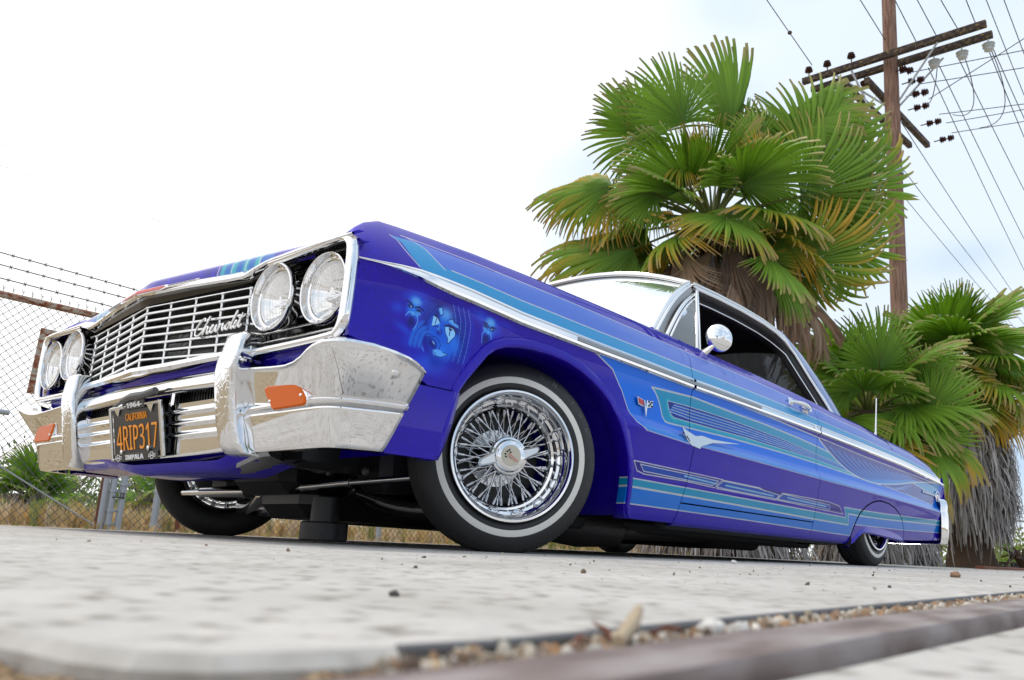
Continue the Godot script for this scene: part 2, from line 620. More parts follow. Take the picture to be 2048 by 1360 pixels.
	P.line(pts([0.437, 0.429, 0.46, 0.398, 0.506, 0.391, 0.772, 0.392, 0.985, 0.387, 1.036, 0.42, 1.36, 0.419, 1.42, 0.41]), 0.004, silver)
	P.line(pts([0.437, 0.429, 1.043, 0.422]), 0.004, silver)
	P.line(pts([1.0, 0.386, 1.53, 0.382, 1.59, 0.416, 2.12, 0.419, 2.279, 0.409, 2.335, 0.375, 1.54, 0.383]), 0.004, silver)
	var t1 := pts([0.40, 0.372, 1.28, 0.366, 1.98, 0.363, 2.385, 0.36, 2.345, 0.409, 2.6, 0.411, 3.0, 0.418, 4.33, 0.452])
	var t2 := pts([0.40, 0.345, 1.29, 0.336, 1.99, 0.329, 2.432, 0.327, 2.418, 0.38, 2.6, 0.381, 3.0, 0.388, 4.33, 0.424])
	var t3 := pts([0.40, 0.29, 1.3, 0.285, 2.0, 0.279, 2.487, 0.276, 2.51, 0.333, 2.7, 0.336, 3.35, 0.347, 4.36, 0.375])
	var r2 := t2.duplicate()
	r2.reverse()
	var r3 := t3.duplicate()
	r3.reverse()
	P.poly(t1 + r2, teal)
	P.poly(t2 + r3, Color(0.0, 0.44, 0.82))
	P.line(t1, 0.005, silver)
	P.line(t2, 0.007, silver)
	P.line(t3, 0.0045, silver)
	if mural:
		airbrush(P)

# the airbrushed portrait with two masks on the front wing
func airbrush(P: Paint) -> void:
	var sky := Color(0.12, 0.42, 0.92)
	var lite := Color(0.42, 0.74, 1.0)
	var dark := Color(0.04, 0.02, 0.38)
	var mid := Color(0.06, 0.26, 0.78)
	var ink := Color(0.02, 0.01, 0.22)
	# smoke round the masks
	for a in [[-0.535, 0.745, 0.05, 0.02, 10, 0.6], [-0.585, 0.705, 0.03, 0.02, 0, 0.5], [-0.56, 0.655, 0.045, 0.014, -20, 0.5], [-0.50, 0.73, 0.05, 0.035, 0, 0.35], [-0.30, 0.745, 0.05, 0.022, -14, 0.6], [-0.25, 0.735, 0.04, 0.02, -10, 0.5], [-0.20, 0.742, 0.05, 0.01, -8, 0.3], [-0.235, 0.715, 0.03, 0.02, 0, 0.35], [-0.53, 0.625, 0.05, 0.03, 0, 0.4], [-0.46, 0.585, 0.06, 0.04, 0, 0.7], [-0.52, 0.57, 0.06, 0.03, 0, 0.55]]:
		P.blob(a[0], a[1], a[2] * 1.3, a[3] * 1.3, a[4], sky, a[5])
	# hair
	P.blob(-0.435, 0.68, 0.095, 0.11, 10, Color(0.03, 0.07, 0.45), 0.95, 0.3)
	P.blob(-0.37, 0.665, 0.045, 0.10, -4, Color(0.04, 0.12, 0.55), 0.95, 0.2)
	for k in 12:
		var x := -0.395 + 0.006 * k
		P.line(pts([x - 0.012, 0.755, x + 0.006, 0.715, x + 0.004, 0.665, x - 0.012, 0.60], 5), 0.0022, lite if k % 3 == 0 else mid, 0.6, 0.002)
		P.line(pts([-0.46 - 0.004 * k, 0.745, -0.49 - 0.004 * k, 0.70, -0.50 - 0.003 * k, 0.65, -0.49, 0.61], 5), 0.0018, mid if k % 2 else lite, 0.35, 0.0025)
	# face, tilted back to the left
	P.blob(-0.432, 0.664, 0.066, 0.086, 14, Color(0.09, 0.36, 0.86), 1.0, 0.55)
	P.blob(-0.425, 0.725, 0.045, 0.032, 0, lite, 0.75)
	P.blob(-0.385, 0.65, 0.032, 0.05, 10, Color(0.16, 0.5, 0.95), 0.7)
	P.blob(-0.43, 0.625, 0.04, 0.03, 20, Color(0.15, 0.5, 0.95), 0.6)
	P.blob(-0.45, 0.585, 0.04, 0.03, 0, Color(0.04, 0.16, 0.66), 0.8)
	P.blob(-0.458, 0.70, 0.02, 0.045, 12, mid, 0.5)
	P.blob(-0.394, 0.69, 0.032, 0.017, -14, Color(0.02, 0.06, 0.45), 0.85)
	P.blob(-0.456, 0.717, 0.019, 0.02, 20, Color(0.03, 0.1, 0.5), 0.85)
	P.poly(pts([-0.452, 0.733, -0.442, 0.739, -0.436, 0.724, -0.444, 0.718]), lite)
	P.line(pts([-0.462, 0.738, -0.442, 0.739, -0.435, 0.722, -0.445, 0.714]), 0.0014, ink)
	P.poly(pts([-0.415, 0.708, -0.4, 0.716, -0.392, 0.707, -0.38, 0.705, -0.374, 0.695, -0.4, 0.7]), lite, 0.8)
	P.line(pts([-0.418, 0.708, -0.402, 0.717, -0.393, 0.708, -0.379, 0.705, -0.372, 0.692]), 0.0013, ink)
	# eyes with hearts and daggers painted below
	P.poly(pts([-0.467, 0.712, -0.45, 0.708, -0.443, 0.694, -0.452, 0.69, -0.469, 0.681]), Color(0.55, 0.8, 1.0))
	P.line(pts([-0.466, 0.712, -0.452, 0.709, -0.443, 0.7]), 0.003, ink)
	P.line(pts([-0.455, 0.706, -0.459, 0.69]), 0.002, ink)
	P.line(pts([-0.469, 0.681, -0.459, 0.686, -0.446, 0.684]), 0.0014, ink)
	P.poly(pts([-0.424, 0.69, -0.4, 0.692, -0.386, 0.683, -0.387, 0.672, -0.398, 0.66, -0.41, 0.648, -0.412, 0.66, -0.42, 0.672], 4), Color(0.55, 0.8, 1.0))
	P.line(pts([-0.424, 0.69, -0.42, 0.673, -0.411, 0.66, -0.411, 0.647, -0.398, 0.659, -0.387, 0.671, -0.386, 0.683], 4), 0.0014, ink)
	P.line(pts([-0.426, 0.693, -0.41, 0.696, -0.395, 0.693, -0.384, 0.682]), 0.0035, ink)
	P.blob(-0.404, 0.688, 0.008, 0.007, 0, ink, 0.9, 0.3)
	P.blob(-0.402, 0.69, 0.003, 0.003, 0, Color(0.9, 0.95, 1.0), 1.0)
	P.line(pts([-0.405, 0.683, -0.407, 0.67]), 0.0024, ink)
	# nose and mouth
	P.blob(-0.442, 0.672, 0.016, 0.014, 30, Color(0.03, 0.05, 0.5), 0.85)
	P.blob(-0.448, 0.678, 0.006, 0.008, 20, lite, 0.6)
	P.line(pts([-0.446, 0.70, -0.444, 0.685, -0.439, 0.67], 4), 0.003, lite, 0.4, 0.003)
	P.blob(-0.462, 0.636, 0.024, 0.017, -38, Color(0.03, 0.06, 0.5), 0.95, 0.3)
	P.blob(-0.459, 0.639, 0.012, 0.0045, -42, Color(0.65, 0.85, 1.0), 0.9)
	P.line(pts([-0.48, 0.645, -0.468, 0.655, -0.45, 0.654, -0.436, 0.64, -0.44, 0.622], 4), 0.0014, ink)
	P.poly(pts([-0.463, 0.617, -0.446, 0.624, -0.43, 0.622, -0.424, 0.618, -0.41, 0.617, -0.43, 0.606, -0.455, 0.606], 3), Color(0.4, 0.7, 1.0), 0.85)
	P.line(pts([-0.463, 0.617, -0.452, 0.612, -0.45, 0.606, -0.43, 0.606, -0.41, 0.617, -0.424, 0.619], 3), 0.0013, ink)
	# fingers beside the cheek
	for k in 3:
		P.line(pts([-0.535 + 0.014 * k, 0.62, -0.525 + 0.015 * k, 0.655, -0.5 + 0.012 * k, 0.685 - 0.012 * k], 4), 0.013, Color(0.12, 0.4, 0.85), 0.7, 0.005)
		P.line(pts([-0.528 + 0.014 * k, 0.62, -0.518 + 0.015 * k, 0.655, -0.494 + 0.012 * k, 0.683 - 0.012 * k], 4), 0.002, dark, 0.6, 0.002)
	# the two masks
	for m in [[-0.535, 0.70, 1.0, -6.0], [-0.268, 0.708, -0.9, -14.0]]:
		var o := Vector2(m[0], m[1])
		var q := func(x: float, y: float): return o + (Vector2(x * signf(m[2]), y) * absf(m[2])).rotated(deg_to_rad(m[3]))
		var bb := func(x, y, rx, ry, c, al):
			var p: Vector2 = q.call(x, y)
			P.blob(p.x, p.y, rx, ry, m[3], c, al, 0.2)
		bb.call(0.0, 0.012, 0.036, 0.046, Color(0.16, 0.5, 0.92), 0.95)
		bb.call(0.004, 0.035, 0.026, 0.016, lite, 0.7)
		bb.call(-0.012, 0.016, 0.013, 0.006, ink, 0.9)
		bb.call(0.017, 0.013, 0.013, 0.006, ink, 0.9)
		bb.call(-0.01, 0.016, 0.005, 0.003, Color(0.7, 0.9, 1.0), 0.9)
		bb.call(0.018, 0.006, 0.012, 0.009, lite, 0.55)
		bb.call(0.0, -0.022, 0.019, 0.024, Color(0.02, 0.05, 0.45), 0.95)
		bb.call(0.0, -0.001, 0.008, 0.007, lite, 0.6)
		P.line([q.call(-0.026, 0.026), q.call(-0.012, 0.024), q.call(-0.003, 0.018)], 0.004, ink, 0.8, 0.003)
		P.line([q.call(0.004, 0.018), q.call(0.016, 0.023), q.call(0.03, 0.02)], 0.004, ink, 0.8, 0.003)
		P.line([q.call(-0.021, -0.012), q.call(-0.014, 0.0), q.call(0.0, 0.004), q.call(0.015, -0.001), q.call(0.021, -0.014), q.call(0.012, -0.04)], 0.0025, lite, 0.8, 0.0015)


# ---------------------------------------------------------------- the car
var Bt := Transform3D()      # the body as it sits on its lowered springs
var flip_z := Transform3D(Basis(V(1, 0, 0), V(0, 1, 0), V(0, 0, -1)), V(0, 0, 0))

func xf_front(xl := -0.79) -> Transform3D:   # x' = z, y' = y, out of the car's nose = z'
	return Transform3D(Basis(V(0, 0, 1), V(0, 1, 0), V(-1, 0, 0)), V(xl, 0, 0))

func nose(z: float) -> float:      # front of the grille
	return along([0.0, -0.805, 0.5, -0.748, 1.0, -0.745], absf(z))

func lip(z: float) -> float:       # front of the hood's edge
	return along([0.0, -0.833, 0.42, -0.776, 0.5, -0.767, 0.6, -0.762, 1.0, -0.757], absf(z))

func both(called: String, g: G, m: Material, car: Node3D) -> Array:
	var mesh := g.mesh()
	return [part(called, mesh, m, car, Bt), part(called, mesh, m, car, Bt * flip_z)]

func build_car() -> void:
	Bt = Transform3D(Basis(V(1.0, -0.0063, 0.0001), V(0.0063, 0.9999, -0.0128), V(0.0, 0.0128, 0.9999)).orthonormalized(), V(-0.0018, -0.1261, 0.0054))
	var car := thing("lowrider_car", "lowered two-door hardtop in blue flake paint with airbrushed fender and wire wheels", "car")
	body_sides(car)
	front_end(car)
	greenhouse(car)
	under(car)
	wheels(car)

func body_sides(car: Node3D) -> void:
	var cutF := func(y): return along([0.245, 0.742, 0.4, 0.781, 0.52, 0.795, 0.78, 0.80, 0.952, 0.884], y)
	var cutR := func(y): return along([0.2, 1.965, 0.417, 1.984, 0.52, 1.987, 0.72, 2.012, 0.95, 2.06], y)
	var Pf := Paint.new(-0.8, 0.2, 0.95, 1.0, 950.0)
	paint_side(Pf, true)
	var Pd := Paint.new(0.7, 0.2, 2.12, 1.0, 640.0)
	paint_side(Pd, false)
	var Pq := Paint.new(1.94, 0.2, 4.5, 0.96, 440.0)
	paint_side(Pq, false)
	var skins := []
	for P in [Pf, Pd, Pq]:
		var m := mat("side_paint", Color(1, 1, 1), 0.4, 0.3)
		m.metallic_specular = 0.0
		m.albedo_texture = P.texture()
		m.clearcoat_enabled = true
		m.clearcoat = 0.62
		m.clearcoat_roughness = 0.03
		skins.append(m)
	# front wing
	var xs := [-0.722, -0.70, -0.66, -0.60, -0.53, -0.47, -0.42, -0.39]
	for i in range(2, ARCH.size(), 2):
		xs.append(ARCH[i])
	for k in [0.5, 0.55, 0.6, 0.65, 0.7, 0.75, 0.795]:
		xs.append(k)
	var lowF := func(x): return along([-0.73, 0.605, -0.64, 0.59, -0.52, 0.55, -0.47, 0.524], x) if x < -0.365 else along(ARCH, x)
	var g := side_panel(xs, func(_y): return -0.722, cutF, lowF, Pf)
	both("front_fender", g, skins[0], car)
	# valance ahead of the wheel
	g = G.new()
	var rows := []
	for i in 13:
		var y := lerpf(0.519, 0.337, i / 12.0)
		var row := PackedVector3Array()
		for j in 11:
			var x := lerpf(-0.585, along([0.337, -0.412, 0.358, -0.402, 0.432, -0.381, 0.519, -0.364], y), j / 10.0)
			row.append(V(x, y, zsp(x) - 0.012 - 0.22 * pow(maxf(0.0, 0.52 - y), 1.6)))
		row.append(row[10] + V(-0.004, 0, -0.04))
		rows.append(row)
	var tuck := PackedVector3Array()
	for p in rows[12]:
		tuck.append(p + V(0, 0.004, -0.05))
	rows.append(tuck)
	g.creased(rows, 40.0, true, false, Pf.uv)
	both("fender_extension", g, M.flake, car)
	# lip round the wheel opening
	g = G.new()
	var path := []
	for i in range(0, ARCH.size(), 2):
		path.append(Vector2(ARCH[i], ARCH[i + 1]))
	path.push_front(Vector2(-0.392, 0.432))
	path.push_front(Vector2(-0.412, 0.345))
	rows = []
	for s in [[0.030, 0.0005], [0.027, 0.005], [0.021, 0.0075], [0.008, 0.008], [0.001, 0.0065], [-0.0015, 0.002], [-0.002, -0.02], [0.006, -0.055]]:
		var row := PackedVector3Array()
		for i in path.size():
			var d: Vector2 = (path[mini(i + 1, path.size() - 1)] - path[maxi(i - 1, 0)]).normalized()
			var o := Vector2(-d.y, d.x)
			var wide: float = s[0]
			if i < 5:
				wide *= 0.35 + 0.13 * i
			wide *= 1.0 - 0.45 * smooth(0.39, 0.46, path[i].x)
			var q: Vector2 = path[i] + o * wide
			row.append(V(q.x, q.y, zsp(q.x) + off(q.x, maxf(q.y, 0.24)) + s[1]))
		rows.append(row)
	g.creased(rows, 34.0, false)
	both("wheel_arch_lip", g, M.flake, car)
	# wheel house
	g = G.new()
	rows = []
	for dz in [-0.02, -0.14, -0.28, -0.42]:
		var row := PackedVector3Array()
		for q in path:
			row.append(V(q.x * 1.03, q.y + 0.012, 0.96 + dz))
		rows.append(row)
	g.sheet(rows)
	both("wheel_house", g, M.flake, car)
	g = G.new()
	g.box(V(0.05, 0.64, 0.5), V(1.0, 0.34, 0.012))
	both("inner_fender", g, M.underside, car)
	# door, sill, quarter
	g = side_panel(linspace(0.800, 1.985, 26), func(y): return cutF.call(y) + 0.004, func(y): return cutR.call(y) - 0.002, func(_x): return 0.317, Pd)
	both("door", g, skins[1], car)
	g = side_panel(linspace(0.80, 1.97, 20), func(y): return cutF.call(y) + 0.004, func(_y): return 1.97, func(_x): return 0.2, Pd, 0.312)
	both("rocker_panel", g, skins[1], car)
	xs = [1.987, 2.03, 2.08, 2.15, 2.22, 2.3, 2.38, 2.45, 2.48]
	for i in range(0, SKIRT.size(), 2):
		xs.append(SKIRT[i])
	xs.append_array([3.46, 3.52, 3.6, 3.7, 3.8, 3.9, 4.0, 4.1, 4.2, 4.28, 4.34, 4.385])
	var lowQ := func(x): return 0.23 if x < 2.491 else (along(SKIRT, x) if x < 3.436 else along([3.436, 0.293, 3.6, 0.297, 4.25, 0.322, 4.4, 0.345], x))
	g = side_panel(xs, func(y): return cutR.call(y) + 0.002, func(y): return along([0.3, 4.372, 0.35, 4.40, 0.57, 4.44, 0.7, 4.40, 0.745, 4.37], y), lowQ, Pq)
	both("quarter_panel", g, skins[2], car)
	# skirt over the rear wheel
	g = G.new()
	rows = []
	var arc := []
	for i in range(0, SKIRT.size(), 2):
		arc.append(Vector2(SKIRT[i], SKIRT[i + 1]))
	var mid := Vector2(2.93, 0.36)
	for i in 7:
		rows.append(PackedVector3Array())
	for q in arc:
		var xx: float = mid.x + (q.x - mid.x) * 0.985
		var top: float = q.y - 0.007
		var bot := along([2.50, 0.222, 2.53, 0.236, 2.56, 0.255, 2.6, 0.282, 2.64, 0.30, 2.70, 0.306, 3.43, 0.286], xx)
		top = maxf(top, bot + 0.002)
		for i in 6:
			var y := lerpf(top, bot, i / 5.0)
			rows[i].append(side(xx, y, 0.001 if i < 5 else 0.010))
		rows[6].append(side(xx, bot - 0.006, 0.004))
	rows.append(PackedVector3Array())
	for p in rows[6]:
		rows[7].append(p + V(0, 0.004, -0.03))
	g.creased(rows, 40.0, true, false, Pq.uv)
	both("fender_skirt", g, skins[2], car)
	g = G.new()
	rows = [PackedVector3Array(), PackedVector3Array()]
	for q in arc:
		rows[0].append(V(q.x, q.y, zsp(q.x) - 0.045))
		rows[1].append(V(q.x, q.y, zsp(q.x) - 0.34))
	g.sheet(rows)
	g.box(V(2.96, 0.52, 0.93), V(0.95, 0.42, 0.006))
	both("rear_wheel_house", g, M.underside, car)
	# bright spear
	for seg in [[-0.728, 0.788, 24], [0.806, 2.008, 16], [2.018, 4.385, 22]]:
		g = G.new()
		rows = []
		for s in [[0.0, -0.004], [0.0, 0.005], [-0.004, 0.010], [-0.010, 0.0105], [-0.013, 0.0055], [-0.025, 0.0055], [-0.028, 0.011], [-0.036, 0.012], [-0.041, 0.006], [-0.041, -0.004]]:
			var row := PackedVector3Array()
			for x in linspace(seg[0], seg[1], seg[2]):
				var f := smooth(-0.73, -0.40, x)
				var ys := along(Y_SPEAR, x)
				row.append(side(x, ys - 0.012 + (s[0] + 0.012) * (0.12 + 0.88 * f), 0.0) + V(0, 0, s[1] * (0.5 + 0.5 * f)))
			rows.append(row)
		g.creased(rows, 25.0, true)
		both("side_spear", g, M.chrome, car)
	g = G.new()
	rows = []
	for s in [[-0.0135, 0.0058], [-0.0245, 0.0058]]:
		var row := PackedVector3Array()
		for x in linspace(0.1, 1.36, 20):
			row.append(side(x, along(Y_SPEAR, x) + s[0], s[1] + 0.0008))
		rows.append(row)
	g.sheet(rows, true)
	both("spear_insert", g, M.brushed, car)
	# door handle
	g = G.new()
	var hp := []
	for k in 11:
		var u := k / 10.0
		hp.append(side(1.745 + 0.17 * u, 0.842 - 0.012 * u, 0.004 + 0.034 * pow(sin(PI * u), 0.5)))
	g.tube(hp, [0.007, 0.009, 0.010, 0.011, 0.011, 0.011, 0.011, 0.011, 0.011, 0.010, 0.008], 10)
	g.box(side(1.745, 0.842, 0.004), V(0.04, 0.034, 0.012), 0.005)
	g.box(side(1.90, 0.832, 0.004), V(0.07, 0.04, 0.014), 0.006)
	g.lathe([Vector2(0.0, 0.016), Vector2(0.009, 0.014), Vector2(0.013, 0.006), Vector2(0.013, 0.0)], 16, Transform3D(Basis(), side(1.925, 0.830, 0.008)))
	both("door_handle", g, M.chrome, car)
	g = G.new()
	g.lathe([Vector2(0.0, 0.004), Vector2(0.009, 0.003), Vector2(0.011, 0.0)], 14, Transform3D(Basis(), side(1.94, 0.748, 0.006)))
	both("door_lock", g, M.chrome, car)
	# crossed-flags badge on the wing
	g = G.new()
	var bp := Transform3D(Basis(), side(0.495, 0.612, 0.004))
	g.plate(pts([-0.012, 0.028, 0.0, -0.03, 0.014, 0.03, 0.008, 0.03, 0.0, -0.006, -0.006, 0.028]), 0.007, bp, 0.001)
	g.plate(pts([-0.05, 0.034, -0.015, 0.028, -0.013, 0.004, -0.042, 0.008]), 0.005, bp, 0.001)
	g.plate(pts([0.014, 0.028, 0.05, 0.034, 0.043, 0.008, 0.012, 0.004]), 0.005, bp, 0.001)
	var bd: Array = both("fender_badge", g, M.chrome, car)
	g = G.new()
	g.plate(pts([-0.046, 0.030, -0.018, 0.025, -0.016, 0.008, -0.039, 0.011]), 0.0065, bp)
	piece("red_flag", g, M.red_enamel, bd[0])
	g = G.new()
	for i in 3:
		for j in 3:
			if (i + j) % 2 == 0:
				g.box(side(0.495 + 0.021 + 0.009 * i, 0.612 + 0.012 + 0.007 * j, 0.0095), V(0.008, 0.006, 0.001), 0.0)
	piece("checkered_flag", g, M.black, bd[0])
	# small script and ring at the tail, palm tree badge at the door's edge
	g = G.new()
	for k in 6:
		g.tube([side(3.86 + 0.055 * k, 0.604, 0.004), side(3.875 + 0.055 * k, 0.622, 0.006), side(3.885 + 0.055 * k, 0.605, 0.004), side(3.905 + 0.055 * k, 0.612, 0.004)], 0.0035, 6)
	both("tail_script", g, M.chrome, car)
	g = G.new()
	var ring := []
	for k in 25:
		ring.append(side(4.235 + 0.045 * cos(TAU * k / 24), 0.606 + 0.033 * sin(TAU * k / 24), 0.006))
	g.tube(ring, 0.005, 8, false)
	var rp := Transform3D(Basis(), side(4.235, 0.606, 0.002))
	g.plate(pts([-0.05, 0.006, -0.02, 0.006, 0.0, 0.02, 0.012, 0.018, 0.02, 0.005, 0.05, 0.004, 0.02, -0.004, 0.01, -0.018, 0.004, -0.006, -0.015, -0.006, -0.02, -0.02]), 0.007, rp)
	var tr: Array = both("tail_emblem", g, M.chrome, car)
	g = G.new()
	g.plate(pts([-0.008, 0.004, 0.012, 0.004, 0.012, -0.004, -0.008, -0.004]), 0.009, rp)
	piece("emblem_centre", g, M.red_enamel, tr[0])
	g = G.new()
	var lp := Transform3D(Basis(), side(0.80, 0.545, 0.006))
	g.plate(pts([-0.095, 0.032, -0.07, 0.026, 0.0, 0.012, 0.05, 0.02, 0.13, 0.016, 0.36, 0.026, 0.13, 0.002, 0.04, -0.022, 0.034, -0.032, -0.03, -0.026, -0.06, -0.010]), 0.004, lp, 0.001)
	var be: Array = both("ledge_badge", g, M.satin, car)
	g = G.new()
	for k in 7:
		var a := deg_to_rad(20.0 + 22.0 * k)
		g.tube([side(0.735, 0.553, 0.011), side(0.735 + 0.016 * cos(a), 0.553 + 0.012 * sin(a), 0.0125), side(0.735 + 0.024 * cos(a), 0.553 + 0.010 * sin(a) - 0.004, 0.011)], 0.0018, 5)
	g.tube([side(0.735, 0.553, 0.011), side(0.742, 0.53, 0.011)], 0.002, 5)
	piece("palm_mark", g, M.black, be[0])
	# fuel lid outline, rear lamps, rear bumper
	g = G.new()
	g.tube([side(3.02, 0.852, 0.001), side(3.12, 0.85, 0.001), side(3.18, 0.84, 0.001), side(3.22, 0.80, 0.001)], 0.0022, 5)
	both("deck_seam", g, M.black, car)
	g = G.new()
	rows = []
	for s in [[0.30, -0.03], [0.31, 0.0], [0.36, 0.03], [0.45, 0.055], [0.50, 0.06], [0.515, 0.05], [0.55, 0.065], [0.585, 0.045], [0.595, 0.0]]:
		var row := PackedVector3Array()
		for q in [[4.26, 0.945], [4.34, 0.965], [4.41, 0.955], [4.46, 0.90], [4.49, 0.75], [4.51, 0.4], [4.52, 0.0], [4.51, -0.4], [4.49, -0.75], [4.46, -0.90], [4.41, -0.955], [4.34, -0.965], [4.26, -0.945]]:
			var o := Vector2(q[0] - 3.9, q[1]).normalized()
			row.append(V(q[0] + o.x * s[1] * 0.5 - 0.035, s[0], q[1] + o.y * s[1] * 0.25 - 0.012 * signf(q[1])))
		rows.append(row)
	g.creased(rows, 40.0)
	piece("rear_bumper", g, M.chrome, car, Bt)
	g = G.new()
	rows = []
	for y in [0.745, 0.71, 0.62, 0.5, 0.40, 0.34]:
		var row := PackedVector3Array()
		for z in linspace(-0.93, 0.93, 12):
			row.append(V(4.40 + 0.03 * sin((y - 0.34) * 7.0), y, z))
		rows.append(row)
	g.sheet(rows)
	piece("tail_panel", g, M.flake, car, Bt)
	g = G.new()
	rows = []
	for x in linspace(2.95, 4.40, 14):
		var row := PackedVector3Array()
		for j in 15:
			var z := lerpf(-1, 1, j / 14.0)
			row.append(V(x, along(Y_TOP, x) - 0.012 + 0.02 * (1.0 - z * z), z * (zsp(x) + along(D_TOP, x) - 0.06)))
		rows.append(row)
	g.sheet(rows)
	piece("trunk_lid", g, M.flake, car, Bt)
	g = G.new()
	var ant := [side(3.13, 0.864, -0.03), side(3.13, 0.90, -0.025), side(3.14, 1.0, -0.02), side(3.15, 1.10, -0.015)]
	g.tube(ant, [0.009, 0.005, 0.0035, 0.003], 8)
	g.lathe([Vector2(0.018, 0.0), Vector2(0.014, 0.01), Vector2(0.006, 0.018)], 12, Transform3D(Basis(V(1, 0, 0), V(0, 0, 1), V(0, -1, 0)).inverse(), ant[0]))
	piece("antenna", g, M.chrome, car, Bt)


func front_end(car: Node3D) -> void:
	var g := G.new()
	var rows := []
	# hood with its painted nose
	var Ph := Paint.new(-0.8, -0.85, 0.8, 0.85, 300.0)
	Ph.flakes(Color(0.13, 0.03, 0.64), 0.3, rng)
	for s in [-1.0, 1.0]:
		Ph.poly(pts([-0.8, 0.36 * s, 0.8, 0.28 * s, 0.8, 0.62 * s, -0.8, 0.58 * s]), Color(0.0, 0.40, 0.74))
		for k in 4:
			Ph.line(pts([-0.8, (0.36 + 0.05 * k) * s, 0.8, (0.28 + 0.07 * k) * s]), 0.022, Color(0.15, 0.7, 0.72), 0.9, 0.012)
			Ph.line(pts([-0.8, (0.34 + 0.06 * k) * s, 0.8, (0.27 + 0.08 * k) * s]), 0.006, Color(0.75, 0.78, 0.82))
	var hm := mat("hood_paint", Color(1, 1, 1), 0.4, 0.3)
	hm.metallic_specular = 0.0
	hm.albedo_texture = Ph.texture()
	hm.clearcoat_enabled = true
	hm.clearcoat = 1.0
	hm.clearcoat_roughness = 0.03
	for s in [[0.024, 0.842], [0.025, 0.862], [0.029, 0.880], [0.040, 0.893], [0.065, 0.903], [0.11, 0.911], [0.3, 0.936], [0.7, 0.957], [1.1, 0.966], [1.52, 0.972]]:
		var row := PackedVector3Array()
		for j in 33:
			var z := lerpf(-0.775, 0.775, j / 32.0)
			var e := absf(z) / 0.775
			row.append(V(lip(z) * (1.0 - smooth(0.3, 1.4, s[0])) - 0.74 * smooth(0.3, 1.4, s[0]) + s[0], s[1] + 0.018 * smooth(0.1, 0.8, s[0]) * (1.0 - e * e) - 0.004 * pow(e, 6.0) - 0.012 * smooth(0.62, 1.0, e) * (1.0 - smooth(0.1, 0.5, s[0])), z))
		rows.append(row)
	g.sheet(rows, true, false, func(p): return Ph.uv(V(p.x, p.z, 0)))
	piece("hood", g, hm, car, Bt)
	# tops of the wings beside the hood
	g = G.new()
	rows = []
	for f in linspace(0.0, 1.0, 4):
		var row := PackedVector3Array()
		for x in [-0.735, -0.722, -0.70, -0.68, -0.65, -0.62, -0.59, -0.55] + linspace(-0.5, 0.83, 20):
			var z1 := zsp(x) + along(D_TOP, x) - 0.07
			row.append(V(x, lerpf(along(Y_TOP, x) - 0.014, along([-0.735, 0.864, -0.70, 0.888, -0.65, 0.903, -0.4, 0.936, 0.0, 0.955, 0.8, 0.962], x), smooth(0, 1, f)), lerpf(z1, 0.772, f)))
		rows.append(row)
	g.sheet(rows, true)
	both("fender_top", g, M.flake, car)
	# cowl
	g = G.new()
	rows = [PackedVector3Array(), PackedVector3Array(), PackedVector3Array()]
	for j in 17:
		var z := lerpf(-0.85, 0.85, j / 16.0)
		rows[0].append(V(0.77, 0.974, z))
		rows[1].append(V(0.85, 0.978, z))
		rows[2].append(V(1.05, 0.95, z))
	g.sheet(rows, true)
	piece("cowl", g, M.flake, car, Bt)
	# bright moulding along the edge of the hood
	g = G.new()
	rows = []
	for s in [[0.034, 1.0, 0.004], [0.020, 1.0, 0.003], [0.008, 0.9, 0.0], [-0.003, 0.45, 0.0], [-0.005, 0.2, 0.0], [0.0, 0.0, 0.0], [0.035, 0.0, -0.004], [0.055, 0.1, -0.002]]:
		var row := PackedVector3Array()
		for z in linspace(-0.955, 0.955, 100):
			var a := absf(z)
			var hi := along([0.0, 0.851, 0.25, 0.850, 0.42, 0.844, 0.5, 0.843, 0.545, 0.852, 0.6, 0.859, 0.8, 0.860, 0.96, 0.856], a)
			var lo := along([0.0, 0.827, 0.25, 0.823, 0.42, 0.815, 0.5, 0.813, 0.545, 0.826, 0.6, 0.838, 0.8, 0.841, 0.96, 0.840], a)
			row.append(V(lip(z) + s[0], lerpf(lo, hi, s[1]) + s[2], z))
		rows.append(row)
	g.creased(rows, 30.0, true)
	piece("hood_moulding", g, M.chrome, car, Bt)
	g = G.new()
	var on_lip := func(q: Array, lift: float) -> G:
		var e := G.new()
		var p := PackedVector2Array(pts(q))
		var tr := Geometry2D.triangulate_polygon(p)
		var at := func(v: Vector2, l: float): return V(lip(v.x) - 0.003 + 0.6 * v.y - l * 0.85, 0.838 + v.y, v.x) + V(0, l * 0.5, 0)
		for i in range(0, tr.size(), 3):
			e.tri(at.call(p[tr[i]], lift), at.call(p[tr[i + 1]], lift), at.call(p[tr[i + 2]], lift))
		for i in p.size():
			var n: Vector2 = p[(i + 1) % p.size()]
			e.quad(at.call(p[i], lift), at.call(n, lift), at.call(n, 0.0), at.call(p[i], 0.0))
		return e
	var half := [0.0, 0.0085, 0.14, 0.0085, 0.155, 0.0055, 0.30, 0.0045, 0.292, 0.001, 0.15, -0.003, 0.13, -0.0085, 0.0, -0.0085]
	var em: MeshInstance3D = null
